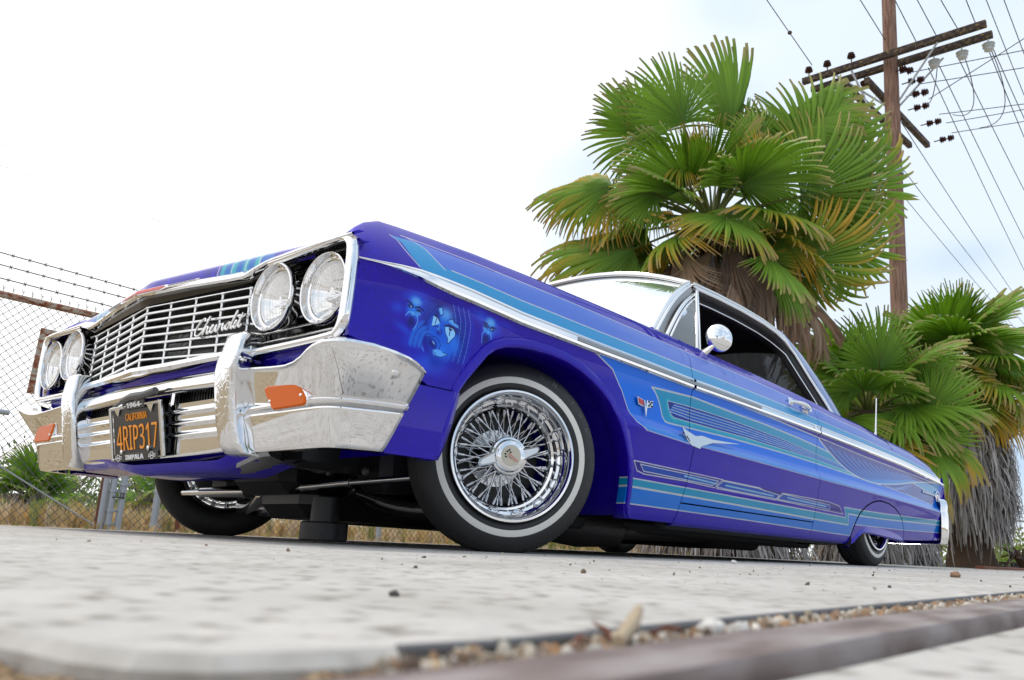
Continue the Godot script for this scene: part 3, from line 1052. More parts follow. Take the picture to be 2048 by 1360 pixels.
	for s in [1.0, -1.0]:
		var sgn := func(q: Array) -> Array:
			var o := q.duplicate()
			for i in range(0, o.size(), 2):
				o[i] *= s
			return o
		var e1 := piece("nose_emblem", on_lip.call(sgn.call(half), 0.004), M.chrome, car, Bt)
		piece("red_insert", on_lip.call(sgn.call([0.0, 0.0058, 0.131, 0.0058, 0.140, 0.003, 0.124, -0.006, 0.0, -0.006]), 0.0052), M.red_enamel, e1)
		piece("dark_insert", on_lip.call(sgn.call([0.158, 0.0035, 0.285, 0.0028, 0.157, 0.0008]), 0.0048), M.black, e1)
	# low glass wedge standing on the hood
	g = G.new()
	g.plate(pts([-0.045, 0.0, 0.045, 0.0, 0.03, 0.022, -0.02, 0.026]), 0.006, Transform3D(Basis(V(0, 0, 1), V(0, 1, 0), V(-1, 0, 0)), V(-0.745, 0.897, 0.10)), 0.001)
	piece("hood_ornament", g, M.chrome, car, Bt)
	# recess behind the grille and lamps
	g = G.new()
	rows = []
	for s in [[-0.012, 0.835], [0.0, 0.806], [0.13, 0.806], [0.15, 0.60], [0.02, 0.590]]:
		var row := PackedVector3Array()
		for z in linspace(-0.915, 0.915, 40):
			var a := absf(z)
			var d: float = s[0] if s[0] < 0.1 else s[0] - 0.07 * smooth(0.5, 0.56, a)
			row.append(V(nose(z) + d, s[1] + ((0.003 if s[1] > 0.82 else 0.026) * smooth(0.5, 0.58, a) if s[1] > 0.8 else 0.0), z))
		rows.append(row)
	g.creased(rows, 30.0, true)
	piece("grille_recess", g, M.gloss_black, car, Bt)
	g = G.new()
	g.box(V(-0.60, 0.67, 0.0), V(0.03, 0.34, 0.9), 0.004)
	var rad := piece("radiator", g, M.black, car, Bt)
	g = G.new()
	for k in 44:
		g.box(V(-0.617, 0.66, -0.42 + 0.0195 * k), V(0.008, 0.30, 0.004), 0.0)
	piece("radiator_fin", g, M.gunmetal, rad).set_meta("kind", "stuff")
	# grille bars
	var yc := [0.803, 0.783, 0.759, 0.735, 0.711, 0.686, 0.661, 0.636]
	var ye := [0.793, 0.768, 0.743, 0.717, 0.691, 0.664, 0.638, 0.613]
	for i in yc.size():
		g = G.new()
		rows = []
		for s in [[0.004, -0.0055], [-0.004, -0.0052], [-0.008, -0.0025], [-0.008, 0.0025], [-0.004, 0.0052], [0.004, 0.0055]]:
			var row := PackedVector3Array()
			for z in linspace(-0.5, 0.5, 60):
				row.append(V(nose(z) + 0.012 + s[0], lerpf(yc[i], ye[i], absf(z) / 0.5) + s[1] * (1.0 if i else 0.6), z))
			rows.append(row)
		g.creased(rows, 50.0)
		piece("grille_bar", g, M.satin, car, Bt)
	for k in range(-4, 5):
		g = G.new()
		var z := 0.1235 * k
		var f := absf(z) / 0.5
		var top := lerpf(yc[0], ye[0], f)
		g.box(V(nose(z) + 0.012, (top + 0.61) / 2.0, z), V(0.012, top - 0.61, 0.0085), 0.003)
		for i in yc.size():
			g.box(V(nose(z) + 0.010, lerpf(yc[i], ye[i], f), z), V(0.012, 0.0125, 0.018), 0.004)
		piece("grille_upright", g, M.satin, car, Bt)
	for s in [-1.0, 1.0]:
		for y in [0.82, 0.793, 0.768, 0.743, 0.717, 0.691, 0.664, 0.638, 0.615]:
			g = G.new()
			g.tube([V(nose(0.5) + 0.012, y, 0.495 * s), V(nose(0.52) + 0.045, y, 0.53 * s), V(nose(0.88) + 0.05, y, 0.925 * s)], 0.005, 8)
			piece("lamp_bay_bar", g, M.satin, car, Bt)
		# bright frame round the pair of lamps
		g = G.new()
		rows = []
		var loop := pts([0.60, 0.839, 0.85, 0.846, 0.908, 0.845, 0.932, 0.836, 0.943, 0.812, 0.944, 0.74, 0.939, 0.66, 0.932, 0.625, 0.918, 0.606, 0.89, 0.599, 0.7, 0.597, 0.50, 0.598], 3)
		for k in 11:
			var a := TAU * k / 10.0
			var row := PackedVector3Array()
			for i in loop.size():
				var d: Vector2 = (loop[mini(i + 1, loop.size() - 1)] - loop[maxi(i - 1, 0)]).normalized()
				var o := Vector2(-d.y, d.x)
				var wd := 0.012 + 0.004 * smooth(0.91, 0.94, loop[i].x)
				var q: Vector2 = loop[i] + o * (wd * cos(a))
				row.append(V(lip(q.x) + 0.012 - 0.015 * sin(a), q.y, q.x * s))
			rows.append(row)
		g.sheet(rows)
		piece("lamp_frame", g, M.chrome, car, Bt)
	g = G.new()
	rows = []
	for s in [[0.02, 0.611], [-0.004, 0.611], [-0.014, 0.606], [-0.014, 0.595], [-0.006, 0.587], [0.02, 0.584]]:
		var row := PackedVector3Array()
		for z in linspace(-0.57, 0.57, 50):
			row.append(V(nose(z) + s[0], s[1] + 0.008 * smooth(0.1, 0.5, absf(z)), z))
		rows.append(row)
	g.creased(rows, 28.0, true)
	piece("grille_sill", g, M.chrome, car, Bt)
	g = G.new()
	rows = []
	for s in [[0.02, 0.60], [0.022, 0.58], [0.04, 0.56], [0.06, 0.535]]:
		var row := PackedVector3Array()
		for z in linspace(-0.88, 0.88, 40):
			row.append(V(nose(z) + s[0] + 0.01, s[1], z))
		rows.append(row)
	g.sheet(rows, true)
	piece("front_apron", g, M.flake, car, Bt)
	# headlamps
	for l in [[0.845, 0.728, -0.743], [0.634, 0.738, -0.754], [-0.634, 0.738, -0.754], [-0.845, 0.728, -0.743]]:
		var o := V(l[2], l[1], l[0])
		var xf := Transform3D(Basis(V(0, 0, 1), V(0, 1, 0), V(-1, 0, 0)), o)
		g = G.new()
		g.lathe([Vector2(0.070, -0.045), Vector2(0.080, -0.03), Vector2(0.0935, -0.006), Vector2(0.0945, -0.003), Vector2(0.0945, 0.004), Vector2(0.0925, 0.010), Vector2(0.090, 0.012), Vector2(0.0875, 0.010), Vector2(0.0855, 0.001), Vector2(0.0845, -0.008), Vector2(0.082, -0.010), Vector2(0.080, -0.006), Vector2(0.0765, -0.008), Vector2(0.0755, -0.022)], 48, xf)
		for k in 3:
			var a := TAU * (k + 0.1) / 3.0
			g.lathe([Vector2(0.0035, -0.012), Vector2(0.0035, -0.002), Vector2(0.0, -0.001)], 8, xf * Transform3D(Basis(), V(0.083 * cos(a), 0.083 * sin(a), 0.0)))
		var lamp := piece("headlamp", g, M.chrome, car, Bt)
		g = G.new()
		var prof := []
		for k in 9:
			var r := 0.0765 * k / 8.0
			prof.append(Vector2(r, -0.062 + 0.05 * pow(r / 0.0765, 2.0)))
		g.lathe(prof, 40, xf)
		piece("reflector", g, M.reflector, lamp)
		g = G.new()
		g.lathe([Vector2(0.0, -0.018), Vector2(0.008, -0.019), Vector2(0.011, -0.026), Vector2(0.009, -0.05), Vector2(0.012, -0.062)], 16, xf)
		g.box(xf * V(0.0, -0.012, -0.04), V(0.03, 0.006, 0.07), 0.002)
		piece("bulb_shield", g, M.chrome, lamp)
		g = G.new()
		prof = []
		for k in 7:
			var r := 0.078 * k / 6.0
			prof.append(Vector2(r, 0.010 - 0.02 * pow(r / 0.078, 2.0)))
		g.lathe(prof, 40, xf)
		for k in 9:   # flutes moulded into the lens
			var x := -0.056 + 0.014 * k
			var hh := sqrt(maxf(0.0, 0.068 * 0.068 - x * x))
			g.tube([xf * V(x, -hh, -0.008), xf * V(x, 0.0, 0.003), xf * V(x, hh, -0.008)], 0.0016, 5, false)
		piece("lens", g, M.lens, lamp)
	bumper(car)
	# script on the grille
	g = G.new()
	var sc := func(q: Array, r: float):
		var path := []
		for p in pts(q, 4):
			var z: float = 0.285 + p.x * 0.0305 + p.y * 0.008
			path.append(V(nose(z) - 0.006, 0.675 + p.y * 0.0245 + p.x * 0.0006, z))
		g.tube(path, r, 7)
	sc.call([1.05, 1.55, 0.85, 1.95, 0.3, 1.6, -0.05, 0.8, 0.1, 0.1, 0.55, 0.0, 1.0, 0.35, 1.35, 1.2, 1.6, 2.0, 1.5, 1.9, 1.3, 0.9, 1.2, 0.05, 1.45, 0.75, 1.75, 0.85, 1.8, 0.4, 1.85, 0.05, 2.1, 0.15, 2.4, 0.6, 2.55, 0.85, 2.35, 0.9, 2.25, 0.4, 2.45, 0.05, 2.8, 0.3, 3.0, 0.85, 3.05, 0.3, 3.2, 0.05, 3.5, 0.5, 3.6, 0.85, 3.75, 0.7, 3.95, 0.85, 4.0, 0.35, 4.1, 0.05, 4.35, 0.4, 4.75, 0.85, 4.5, 0.6, 4.55, 0.1, 4.85, 0.15, 4.95, 0.6, 4.8, 0.85, 5.1, 0.7, 5.4, 1.3, 5.55, 1.95, 5.45, 1.9, 5.25, 0.9, 5.3, 0.05, 5.6, 0.35, 5.85, 0.8, 5.7, 0.85, 5.65, 0.3, 5.85, 0.05, 6.15, 0.5, 6.45, 1.6, 6.3, 0.6, 6.4, 0.05, 6.8, 0.35], 0.0032)
	sc.call([6.05, 1.15, 6.4, 1.12, 7.0, 1.35], 0.0026)
	piece("grille_script", g, M.chrome, car, Bt)


func bumper(car: Node3D) -> void:
	var g := G.new()
	var rows := []
	var bx := func(z): return -0.768 + 0.02 * absf(z)
	# upper bar between the guards
	for s in [[0.03, 0.524], [0.004, 0.522], [-0.006, 0.526], [-0.010, 0.536], [-0.010, 0.553], [-0.002, 0.567], [0.014, 0.577], [0.034, 0.578], [0.05, 0.572]]:
		var row := PackedVector3Array()
		for z in linspace(-0.5, 0.5, 40):
			row.append(V(bx.call(z) + s[0], s[1] - 0.006 * smooth(0.1, 0.5, absf(z)), z))
		rows.append(row)
	g.creased(rows, 60.0)
	piece("bumper_upper_bar", g, M.chrome, car, Bt)
	# lower face with three ribs
	g = G.new()
	rows = []
	for i in 41:
		var y := lerpf(0.488, 0.330, i / 40.0)
		var row := PackedVector3Array()
		for z in linspace(-0.5, 0.5, 44):
			var x: float = bx.call(z) + 0.002 + 0.18 * (0.488 - y) + 0.04 * pow(smooth(0.36, 0.325, y), 2.0)
			var e := smooth(0.49, 0.46, absf(z))
			for r in [0.463, 0.431, 0.399]:
				x -= 0.0055 * e * sqrt(maxf(0.0, 1.0 - pow((y - r) / 0.0062, 2.0)))
			row.append(V(x, y - 0.012 * (1.0 - smooth(0.35, 0.4, y)) * (1.0 - pow(z / 0.5, 2.0)), z))
		rows.append(row)
	g.creased(rows, 55.0)
	rows = [rows[40], PackedVector3Array()]
	for p in rows[0]:
		rows[1].append(p + V(0.06, 0.012, 0))
	g.sheet(rows)
	piece("bumper_lower_face", g, M.chrome, car, Bt)
	g = G.new()
	for s in [-1.0, 1.0]:
		g.box(V(-0.700, 0.505, 0.315 * s), V(0.012, 0.06, 0.36), 0.002)
		for k in 22:
			g.box(V(-0.712, 0.505, (0.155 + 0.0155 * k) * s), V(0.016, 0.05, 0.006), 0.0)
	piece("air_slot", g, M.black, car, Bt)
	g = G.new()
	rows = []
	for z in [-0.17, 0.17]:
		g.box(V(bx.call(z) + 0.015, 0.505, z), V(0.03, 0.05, 0.022), 0.006)
	piece("bumper_bracket", g, M.chrome, car, Bt)
	# wings that wrap round the corners
	var plan := pts([-0.740, 0.46, -0.740, 0.60, -0.739, 0.72, -0.737, 0.82, -0.732, 0.868, -0.719, 0.894, -0.697, 0.912, -0.666, 0.928, -0.62, 0.950, -0.57, 0.969, -0.52, 0.984], 3)
	g = G.new()
	rows = []
	var ns := plan.size()
	var prof := [[0.0, 0.05], [0.0, 0.018], [0.012, 0.010], [0.05, 0.001], [0.085, -0.010], [0.094, -0.010], [0.0965, -0.015], [0.101, -0.021], [0.106, -0.0225], [0.111, -0.021], [0.1155, -0.015], [0.118, -0.010], [0.128, -0.010], [0.5, -0.018], [0.80, -0.0235], [0.86, -0.026], [0.90, -0.031], [0.94, -0.030], [0.975, -0.020], [1.0, -0.003], [1.0, 0.02], [0.985, 0.045]]
	for p in prof:
		var row := PackedVector3Array()
		for i in ns:
			var d: Vector2 = (plan[mini(i + 1, ns - 1)] - plan[maxi(i - 1, 0)]).normalized()
			var o := Vector2(d.y, -d.x)      # inward
			if o.x < 0.0 and o.y > 0.0:
				o = -o
			var s := float(i) / (ns - 1)
			var zz: float = plan[i].y
			var xx: float = plan[i].x
			var hi := along([0.46, 0.567, 0.70, 0.550, 0.775, 0.548, 0.815, 0.562, 0.85, 0.588, 0.88, 0.602, 0.91, 0.606, 0.935, 0.602, 0.955, 0.592, 0.97, 0.580, 0.978, 0.566, 0.985, 0.545], zz)
			var y: float
			var inn: float = p[1]
			if p[0] >= 0.085 and p[0] < 0.2:
				y = 0.337 + p[0] if p[0] < 0.128 else 0.337 + p[0]
				if inn < -0.0101:
					inn = -0.010 + (inn + 0.010) * smooth(0.555, 0.585, zz)
			elif p[0] < 0.085:
				y = 0.337 + p[0]
			else:
				y = lerpf(0.465, hi, (p[0] - 0.128) / 0.872)
			# the trailing edge is cut on a slant
			var e := smooth(-0.66, -0.52, xx)
			var cut := along([0.33, -0.085, 0.39, -0.062, 0.43, -0.050, 0.475, -0.03, 0.55, -0.008, 0.6, 0.0], y) * e
			var ln := clampf((y - 0.44) / 0.13, 0.0, 1.0) * smooth(0.5, 0.9, zz)
			row.append(V(xx + o.x * inn + cut - 0.05 * ln, y - 0.022 * ln, zz + o.y * inn + cut * 0.35 + 0.055 * ln))
		row.append(row[-1] + V(0.0, 0.0, -0.02))
		rows.append(row)
	g.creased(rows, 50.0)
	both("bumper_wing", g, M.chrome, car)
	g = G.new()
	g.lathe([Vector2(0.0, 0.014), Vector2(0.006, 0.0125), Vector2(0.012, 0.008), Vector2(0.0165, 0.001), Vector2(0.0185, 0.0), Vector2(0.0185, -0.004)], 24, Transform3D(Basis(V(0.9, 0, 0.42), V(0, 1, 0), V(-0.42, 0, 0.9)), V(-0.640, 0.518, 1.006)))
	both("bumper_bolt", g, M.chrome, car)
	# turn signals
	for s in [-1.0, 1.0]:
		var q := pts([0.650, 0.493, 0.664, 0.4975, 0.782, 0.495, 0.794, 0.490, 0.812, 0.474, 0.825, 0.458, 0.828, 0.443, 0.819, 0.437, 0.694, 0.4355, 0.685, 0.440, 0.677, 0.454, 0.662, 0.470])
		var sx := Transform3D(Basis(V(0, 0, 1), V(-0.1, 0.995, 0), V(-0.995, -0.1, 0)), V(-0.7035, 0.0, 0.012 * s))
		if s < 0.0:
			for i in q.size():
				q[i].x = -q[i].x
		g = G.new()
		var big := []
		for p in q:
			big.append(p + (p - Vector2(0.74 * s, 0.467)).normalized() * 0.0045)
		g.plate(big, 0.012, sx, 0.003)
		var sig := piece("turn_signal", g, M.chrome, car, Bt)
		g = G.new()
		g.plate(q, 0.017, sx, 0.004)
		piece("amber_lens", g, M.amber, sig)
		g = G.new()
		for e in [Vector2(0.682, 0.458), Vector2(0.812, 0.462)]:
			g.lathe([Vector2(0.0045, 0.012), Vector2(0.0045, 0.0185), Vector2(0.0, 0.019)], 10, sx * Transform3D(Basis(), V(e.x * s, e.y, 0)))
		piece("lens_screw", g, M.chrome, sig)
	# engraved guards
	for s in [-1.0, 1.0]:
		g = G.new()
		rows = []
		for q in [[-0.69, 0.330, 0.044, 0.03], [-0.725, 0.328, 0.048, 0.025], [-0.748, 0.336, 0.049, 0.018], [-0.762, 0.36, 0.048, 0.008], [-0.776, 0.41, 0.047, 0.002], [-0.787, 0.46, 0.046, 0.0], [-0.796, 0.51, 0.046, 0.002], [-0.802, 0.545, 0.0465, 0.006], [-0.802, 0.575, 0.047, 0.012], [-0.797, 0.60, 0.046, 0.018], [-0.794, 0.625, 0.044, 0.022], [-0.791, 0.643, 0.042, 0.024], [-0.783, 0.650, 0.039, 0.024], [-0.77, 0.647, 0.036, 0.024]]:
			var row := PackedVector3Array()
			var w: float = q[2]
			for e in [[1.0, 0.05], [1.02, 0.03], [1.0, 0.012], [0.9, 0.003], [0.75, 0.0], [0.4, -0.002], [0.0, -0.0025], [-0.4, -0.002], [-0.75, 0.0], [-0.9, 0.003], [-1.0, 0.012], [-1.02, 0.03], [-1.0, 0.05]]:
				row.append(V(q[0] + e[1], q[1], (0.500 + q[3]) * s + w * e[0]))
			rows.append(row)
		g.sheet(rows, true)
		var gd := piece("bumper_guard", g, M.engraved, car, Bt)
		g = G.new()
		g.box(V(-0.755, 0.578, 0.528 * s), V(0.07, 0.012, 0.075), 0.005)
		piece("guard_foot", g, M.chrome, gd)
	# number plate
	var tl := deg_to_rad(12.0)
	var px := Transform3D(Basis(V(0, 0, 1), V(-sin(tl), cos(tl), 0), V(-cos(tl), -sin(tl), 0)), V(-0.772, 0.420, 0.004))
	var pb := Basis(V(cos(tl), sin(tl), 0), V(-sin(tl), cos(tl), 0), V(0, 0, 1))
	g = G.new()
	g.box(px * V(0, 0, -0.012), V(0.012, 0.14, 0.29), 0.002, pb)
	var plate := piece("number_plate", g, M.black, car, Bt)
	g = G.new()
	g.box(px * V(0, 0, 0.0), V(0.003, 0.152, 0.305), 0.001, pb)
	piece("plate_sheet", g, M.plate_black, plate)
	g = G.new()
	for e in [[0.162, 0.0, 0.016, 0.165], [-0.162, 0.0, 0.012, 0.165], [0.0, -0.079, 0.336, 0.008], [0.11, 0.079, 0.10, 0.010], [-0.11, 0.079, 0.10, 0.010]]:
		g.box(px * V(e[0], e[1], 0.004), V(0.010, e[3], e[2]), 0.003, pb)
	piece("plate_frame", g, M.satin, plate)
	g = G.new()
	g.box(px * V(0.0, -0.074, 0.0065), V(0.006, 0.024, 0.285), 0.001, pb)
	g.box(px * V(0.005, 0.0815, 0.0065), V(0.006, 0.024, 0.135), 0.001, pb)
	piece("frame_tab", g, M.plate_black, plate)
	g = G.new()
	for e in [[-0.095, -0.057], [0.078, -0.052]]:
		g.lathe([Vector2(0.008, 0.0), Vector2(0.0075, 0.006), Vector2(0.003, 0.009), Vector2(0.0, 0.009)], 12, px * Transform3D(Basis(), V(e[0], e[1], 0.002)))
	for e in [[-0.115, 0.066], [0.10, 0.064]]:
		g.plate(pts([-0.022, 0.016, 0.026, 0.016, 0.016, 0.004, 0.006, -0.012, -0.004, -0.004]), 0.003, px * Transform3D(Basis(), V(e[0], e[1], 0.004)), 0.001)
	piece("plate_screw", g, M.chrome, plate)
	var word := func(txt: String, w: float, h: float, at: Vector3, m: Material, bold := false, tall := 1.0):
		var t := TextMesh.new()
		var f := SystemFont.new()
		f.font_names = PackedStringArray(["Droid Sans"])
		f.font_weight = 700 if bold else 400
		t.font = f
		t.text = txt
		t.font_size = 64
		t.depth = 0.02
		t.curve_step = 1.5
		t.pixel_size = 0.01
		var bb := t.get_aabb()
		var o := part("lettering", t, m, plate)
		o.transform = px * Transform3D(Basis(V(w / bb.size.x, 0, 0), V(0, h / bb.size.y, 0), V(0, 0, 0.1 * tall)), at - V((bb.position.x + bb.size.x / 2.0) * w / bb.size.x, (bb.position.y + bb.size.y / 2.0) * h / bb.size.y, 0))
	word.call("4RIP317", 0.262, 0.074, V(0.0, -0.015, 0.0026), M.plate_orange)
	word.call("CALIFORNIA", 0.136, 0.021, V(0.004, 0.047, 0.0026), M.plate_orange)
	word.call("-1964-", 0.115, 0.015, V(0.005, 0.0815, 0.0105), M.white_ink, true)
	word.call("IMPALA", 0.115, 0.0145, V(-0.004, -0.074, 0.0105), M.white_ink, true)
	g = G.new()
	for e in [-0.112, 0.105]:
		var tie := pts([-0.02, -0.004, -0.007, -0.004, -0.007, -0.009, 0.007, -0.009, 0.007, -0.004, 0.02, -0.004, 0.022, 0.004, 0.008, 0.004, 0.008, 0.009, -0.006, 0.009, -0.006, 0.004, -0.018, 0.004])
		var lp := []
		for q in tie + [tie[0]]:
			lp.append(px * V(q.x + e, q.y - 0.074, 0.0102))
		for i in lp.size() - 1:
			g.tube([lp[i], lp[i + 1]], 0.0011, 5)
		g.box(px * V(e, -0.074, 0.0102), V(0.0012, 0.003, 0.024), 0.0, pb)
	piece("bow_tie_mark", g, M.white_ink, plate)
	# small lamp and bracket above the plate
	g = G.new()
	g.tube([px * V(-0.07, 0.098, 0.006), px * V(0.0, 0.106, 0.012), px * V(0.08, 0.104, 0.012), px * V(0.13, 0.112, 0.0)], 0.011, 10)
	g.tube([px * V(-0.22, 0.072, -0.02), px * V(-0.14, 0.088, 0.0), px * V(-0.06, 0.10, 0.006)], 0.005, 8)
	piece("plate_bracket", g, M.gunmetal, car, Bt)


func greenhouse(car: Node3D) -> void:
	var g := G.new()
	var rows := []
	# roof: outer skin and dark lining
	var rim := func(u):   # edge of the roof at the side, front to back
		return V(lerpf(1.37, 2.50, u), 1.352 + 0.012 * sin(PI * u) - 0.02 * smooth(0.8, 1.0, u), 0.692 - 0.02 * smooth(0.7, 1.0, u))
	for k in 2:
		g = G.new()
		rows = []
		for i in 15:
			var u := i / 14.0
			var e: Vector3 = rim.call(u)
			var row := PackedVector3Array()
			for j in 25:
				var a := lerpf(-1, 1, j / 24.0)
				var crown := 0.128 - 0.04 * u
				var bow := -0.075 * (1.0 - u) * (1.0 - a * a) + 0.12 * smooth(0.6, 1.0, u) * (1.0 - a * a)
				row.append(V(e.x + bow, e.y + crown * (1.0 - pow(absf(a), 2.4)) - 0.022 * k, e.z * a * (1.0 if k == 0 else 0.97)))
			rows.append(row)
		g.sheet(rows, k == 0)
		if k == 0:
			piece("roof", g, M.roof_paint, car, Bt)
		else:
			# lining drops to the window heads
			var drop := []
			for i in 2:
				var r := PackedVector3Array()
				for row in rows:
					r.append(row[24] + V(0, -0.035 * i, -0.004 * i))
				drop.append(r)
			g.sheet(drop)
			for d in drop:
				for q in d.size():
					d[q].z = -d[q].z
			g.sheet([drop[0], drop[1]])
			var rb := PackedVector3Array()
			var rc := PackedVector3Array()
			for p in rows[14]:
				rb.append(p + V(0.0, -0.05, 0))
				rc.append(p)
			g.sheet([rc, rb])
			piece("headliner", g, M.black_cloth, car, Bt)
	# windscreen
	var foot := func(a): return V(0.70 + 0.075 * pow(absf(a), 2.2), 0.985 - 0.004 * absf(a), 0.846 * a)
	var head := func(a): return V(1.30 + 0.06 * a * a, 1.358 + 0.122 * (1.0 - pow(absf(a), 2.4)) - 0.01, 0.682 * a)
	g = G.new()
	rows = []
	for i in 9:
		var u := i / 8.0
		var row := PackedVector3Array()
		for j in 25:
			var a := lerpf(-1, 1, j / 24.0)
			var p: Vector3 = foot.call(a).lerp(head.call(a), u)
			row.append(p + V(-0.03 * sin(PI * u), 0.03 * sin(PI * u), 0.012 * a * sin(PI * u)))
		rows.append(row)
	g.sheet(rows, true)
	piece("windscreen", g, M.mirrored_glass, car, Bt)
	g = G.new()
	var hd := []
	for j in 31:
		hd.append(head.call(lerpf(-1, 1, j / 30.0)) + V(-0.004, 0.008, 0))
	g.tube(hd, 0.016, 8)
	piece("windscreen_header", g, M.chrome, car, Bt)
	g = G.new()
	for e in hd.size():
		hd[e] += V(-0.006, -0.018, 0)
	g.tube(hd, 0.009, 8)
	piece("windscreen_seal", g, M.black, car, Bt)
	# pillars beside the windscreen
	g = G.new()
	for f in [[0.0, 0.0, 0.011, -0.006], [0.018, -0.004, 0.008, 0.002]]:
		var q := []
		for i in 9:
			var u := i / 8.0
			q.append(V(lerpf(0.772, 1.352, u) + f[0] - 0.02 * sin(PI * u), lerpf(0.978, 1.358, u) + f[1] + 0.02 * sin(PI * u), lerpf(0.850, 0.685, u) + f[3] + 0.008 * sin(PI * u)))
		g.tube(q, f[2], 10)
	both("windscreen_pillar", g, M.chrome, car)
	g = G.new()
	var sill := []
	rows = [PackedVector3Array(), PackedVector3Array()]
	for i in 9:
		var u := i / 8.0
		rows[0].append(V(lerpf(0.785, 1.36, u) - 0.02 * sin(PI * u), lerpf(0.972, 1.352, u) + 0.02 * sin(PI * u), lerpf(0.850, 0.688, u)))
		rows[1].append(rows[0][i] + V(0.062 - 0.04 * u, -0.012 - 0.02 * u, 0.004))
	g.sheet(rows)
	both("pillar_face", g, M.brushed, car)
	# vent window
	var curve := func(p: Vector3, q: Vector3, bow: float) -> Array:
		var o := []
		for i in 9:
			var u := i / 8.0
			o.append(p.lerp(q, u) + V(-0.02, 0.02, 0.012) * bow * sin(PI * u))
		return o
	g = G.new()
	g.tube(curve.call(V(0.852, 0.968, 0.860), V(1.355, 1.300, 0.708), 1.0), 0.009, 8)
	g.tube(curve.call(V(0.876, 0.968, 0.864), V(1.362, 1.285, 0.714), 1.0), 0.006, 8)
	g.tube(curve.call(V(1.083, 0.962, 0.866), V(1.385, 1.325, 0.704), 0.5), 0.0085, 8)
	g.tube(curve.call(V(1.112, 0.962, 0.866), V(1.398, 1.328, 0.704), 0.5), 0.005, 8)
	g.box(V(1.10, 1.13, 0.80), V(0.05, 0.018, 0.012), 0.004, Basis(V(0, 0, 1), 0.7))
	var vent: Array = both("vent_window", g, M.chrome, car)
	g = G.new()
	var r1 := PackedVector3Array(curve.call(V(0.888, 0.97, 0.858), V(1.36, 1.285, 0.706), 1.0))
	var r2 := PackedVector3Array(curve.call(V(1.078, 0.97, 0.862), V(1.38, 1.32, 0.702), 0.5))
	g.sheet([r1, r2], true)
	piece("vent_glass", g, M.glass_dark, vent[0])
	part("vent_glass", g.mesh(), M.glass_dark, vent[1])
	# rail over the side window and round its back edge
	g = G.new()
	var rail := [V(1.375, 1.338, 0.700)]
	for p in [[1.6, 1.347, 0.700], [1.85, 1.350, 0.699], [2.1, 1.345, 0.697], [2.25, 1.330, 0.70], [2.34, 1.295, 0.715], [2.40, 1.23, 0.742], [2.46, 1.10, 0.795], [2.52, 0.98, 0.845], [2.545, 0.915, 0.872]]:
		rail.append(V(p[0], p[1], p[2]))
	g.tube(rail, 0.013, 8)
	var up := []
	for p in rail:
		up.append(p + V(0.02 * smooth(1.25, 1.1, p.y), 0.022 * smooth(1.2, 1.3, p.y), -0.002))
	g.tube(up, 0.007, 8)
	both("window_rail", g, M.chrome, car)
	g = G.new()
	rows = [PackedVector3Array(), PackedVector3Array(), PackedVector3Array()]
	for p in rail:
		var back := smooth(1.33, 1.2, p.y)
		rows[0].append(p + V(-0.004, -0.006, -0.004))
		rows[1].append(p + V(-0.05 * back, -0.03 * (1.0 - back), -0.02))
		rows[2].append(p + V(-0.055 * back, -0.045 * (1.0 - back), -0.07))
	g.sheet(rows)
	both("window_channel", g, M.black, car)
	g = G.new()
	var inr := []
	for p in rail:
		var back := smooth(1.33, 1.2, p.y)
		inr.append(p + V(-0.058 * back, -0.048 * (1.0 - back), -0.03))
	g.tube(inr, 0.005, 6)
	both("channel_trim", g, M.chrome, car)
	# rear pillar
	g = G.new()
	rows = []
	for i in 9:
		var u := i / 8.0
		var f: Vector3 = V(2.30, 1.345, 0.698).lerp(V(2.565, 0.905, 0.882), u) + V(0.05 * sin(PI * u) * (1.0 - u), 0.0, 0.01 * sin(PI * u))
		if u < 0.3:
			f.y += 0.01
		var b: Vector3 = V(2.53, 1.335, 0.665).lerp(V(2.80, 0.885, 0.865), u) + V(0.02 * sin(PI * u), 0.03 * sin(PI * u), 0.0)
		var row := PackedVector3Array()
		for j in 6:
			var t := j / 5.0
			row.append(f.lerp(b, t) + V(0, 0, 0.012 * sin(PI * t)))
		row.append(b + V(0.012, 0.0, -0.03))
		rows.append(row)
	g.sheet(rows)
	both("rear_pillar", g, M.roof_paint, car)
	# back window
	g = G.new()
	rows = []
	for i in 5:
		var u := i / 4.0
		var row := PackedVector3Array()
		for j in 13:
			var a := lerpf(-1, 1, j / 12.0)
			row.append(V(2.53, 1.335, 0.665 * a).lerp(V(2.95, 0.89, 0.80 * a), u) + V(0.12 * (1.0 - a * a), 0.07 * (1.0 - u) * (1.0 - a * a), 0))
		rows.append(row)
	g.sheet(rows)
	piece("back_window", g, M.mirrored_glass, car, Bt)
	# sill strip, inside: floor, door linings, seats, dash, steering wheel
	g = G.new()
	var ss := []
	for x in linspace(0.96, 2.52, 20):
		ss.append(V(x, along(Y_TOP, x) + 0.002, zsp(x) + along(D_TOP, x) - 0.052))
	g.tube(ss, 0.006, 6)
	both("window_sill_trim", g, M.chrome, car)
	g = G.new()
	rows = [PackedVector3Array(), PackedVector3Array()]
	for x in linspace(0.85, 2.65, 14):
		rows[0].append(V(x, along(Y_TOP, x) - 0.012, zsp(x) + along(D_TOP, x) - 0.085))
		rows[1].append(V(x, 0.28, 0.80))
	g.sheet(rows)
	both("door_lining", g, M.black_cloth, car)
	g = G.new()
	g.box(V(1.75, 0.29, 0), V(2.3, 0.03, 1.66), 0.004)
	piece("cabin_floor", g, M.black_cloth, car, Bt)
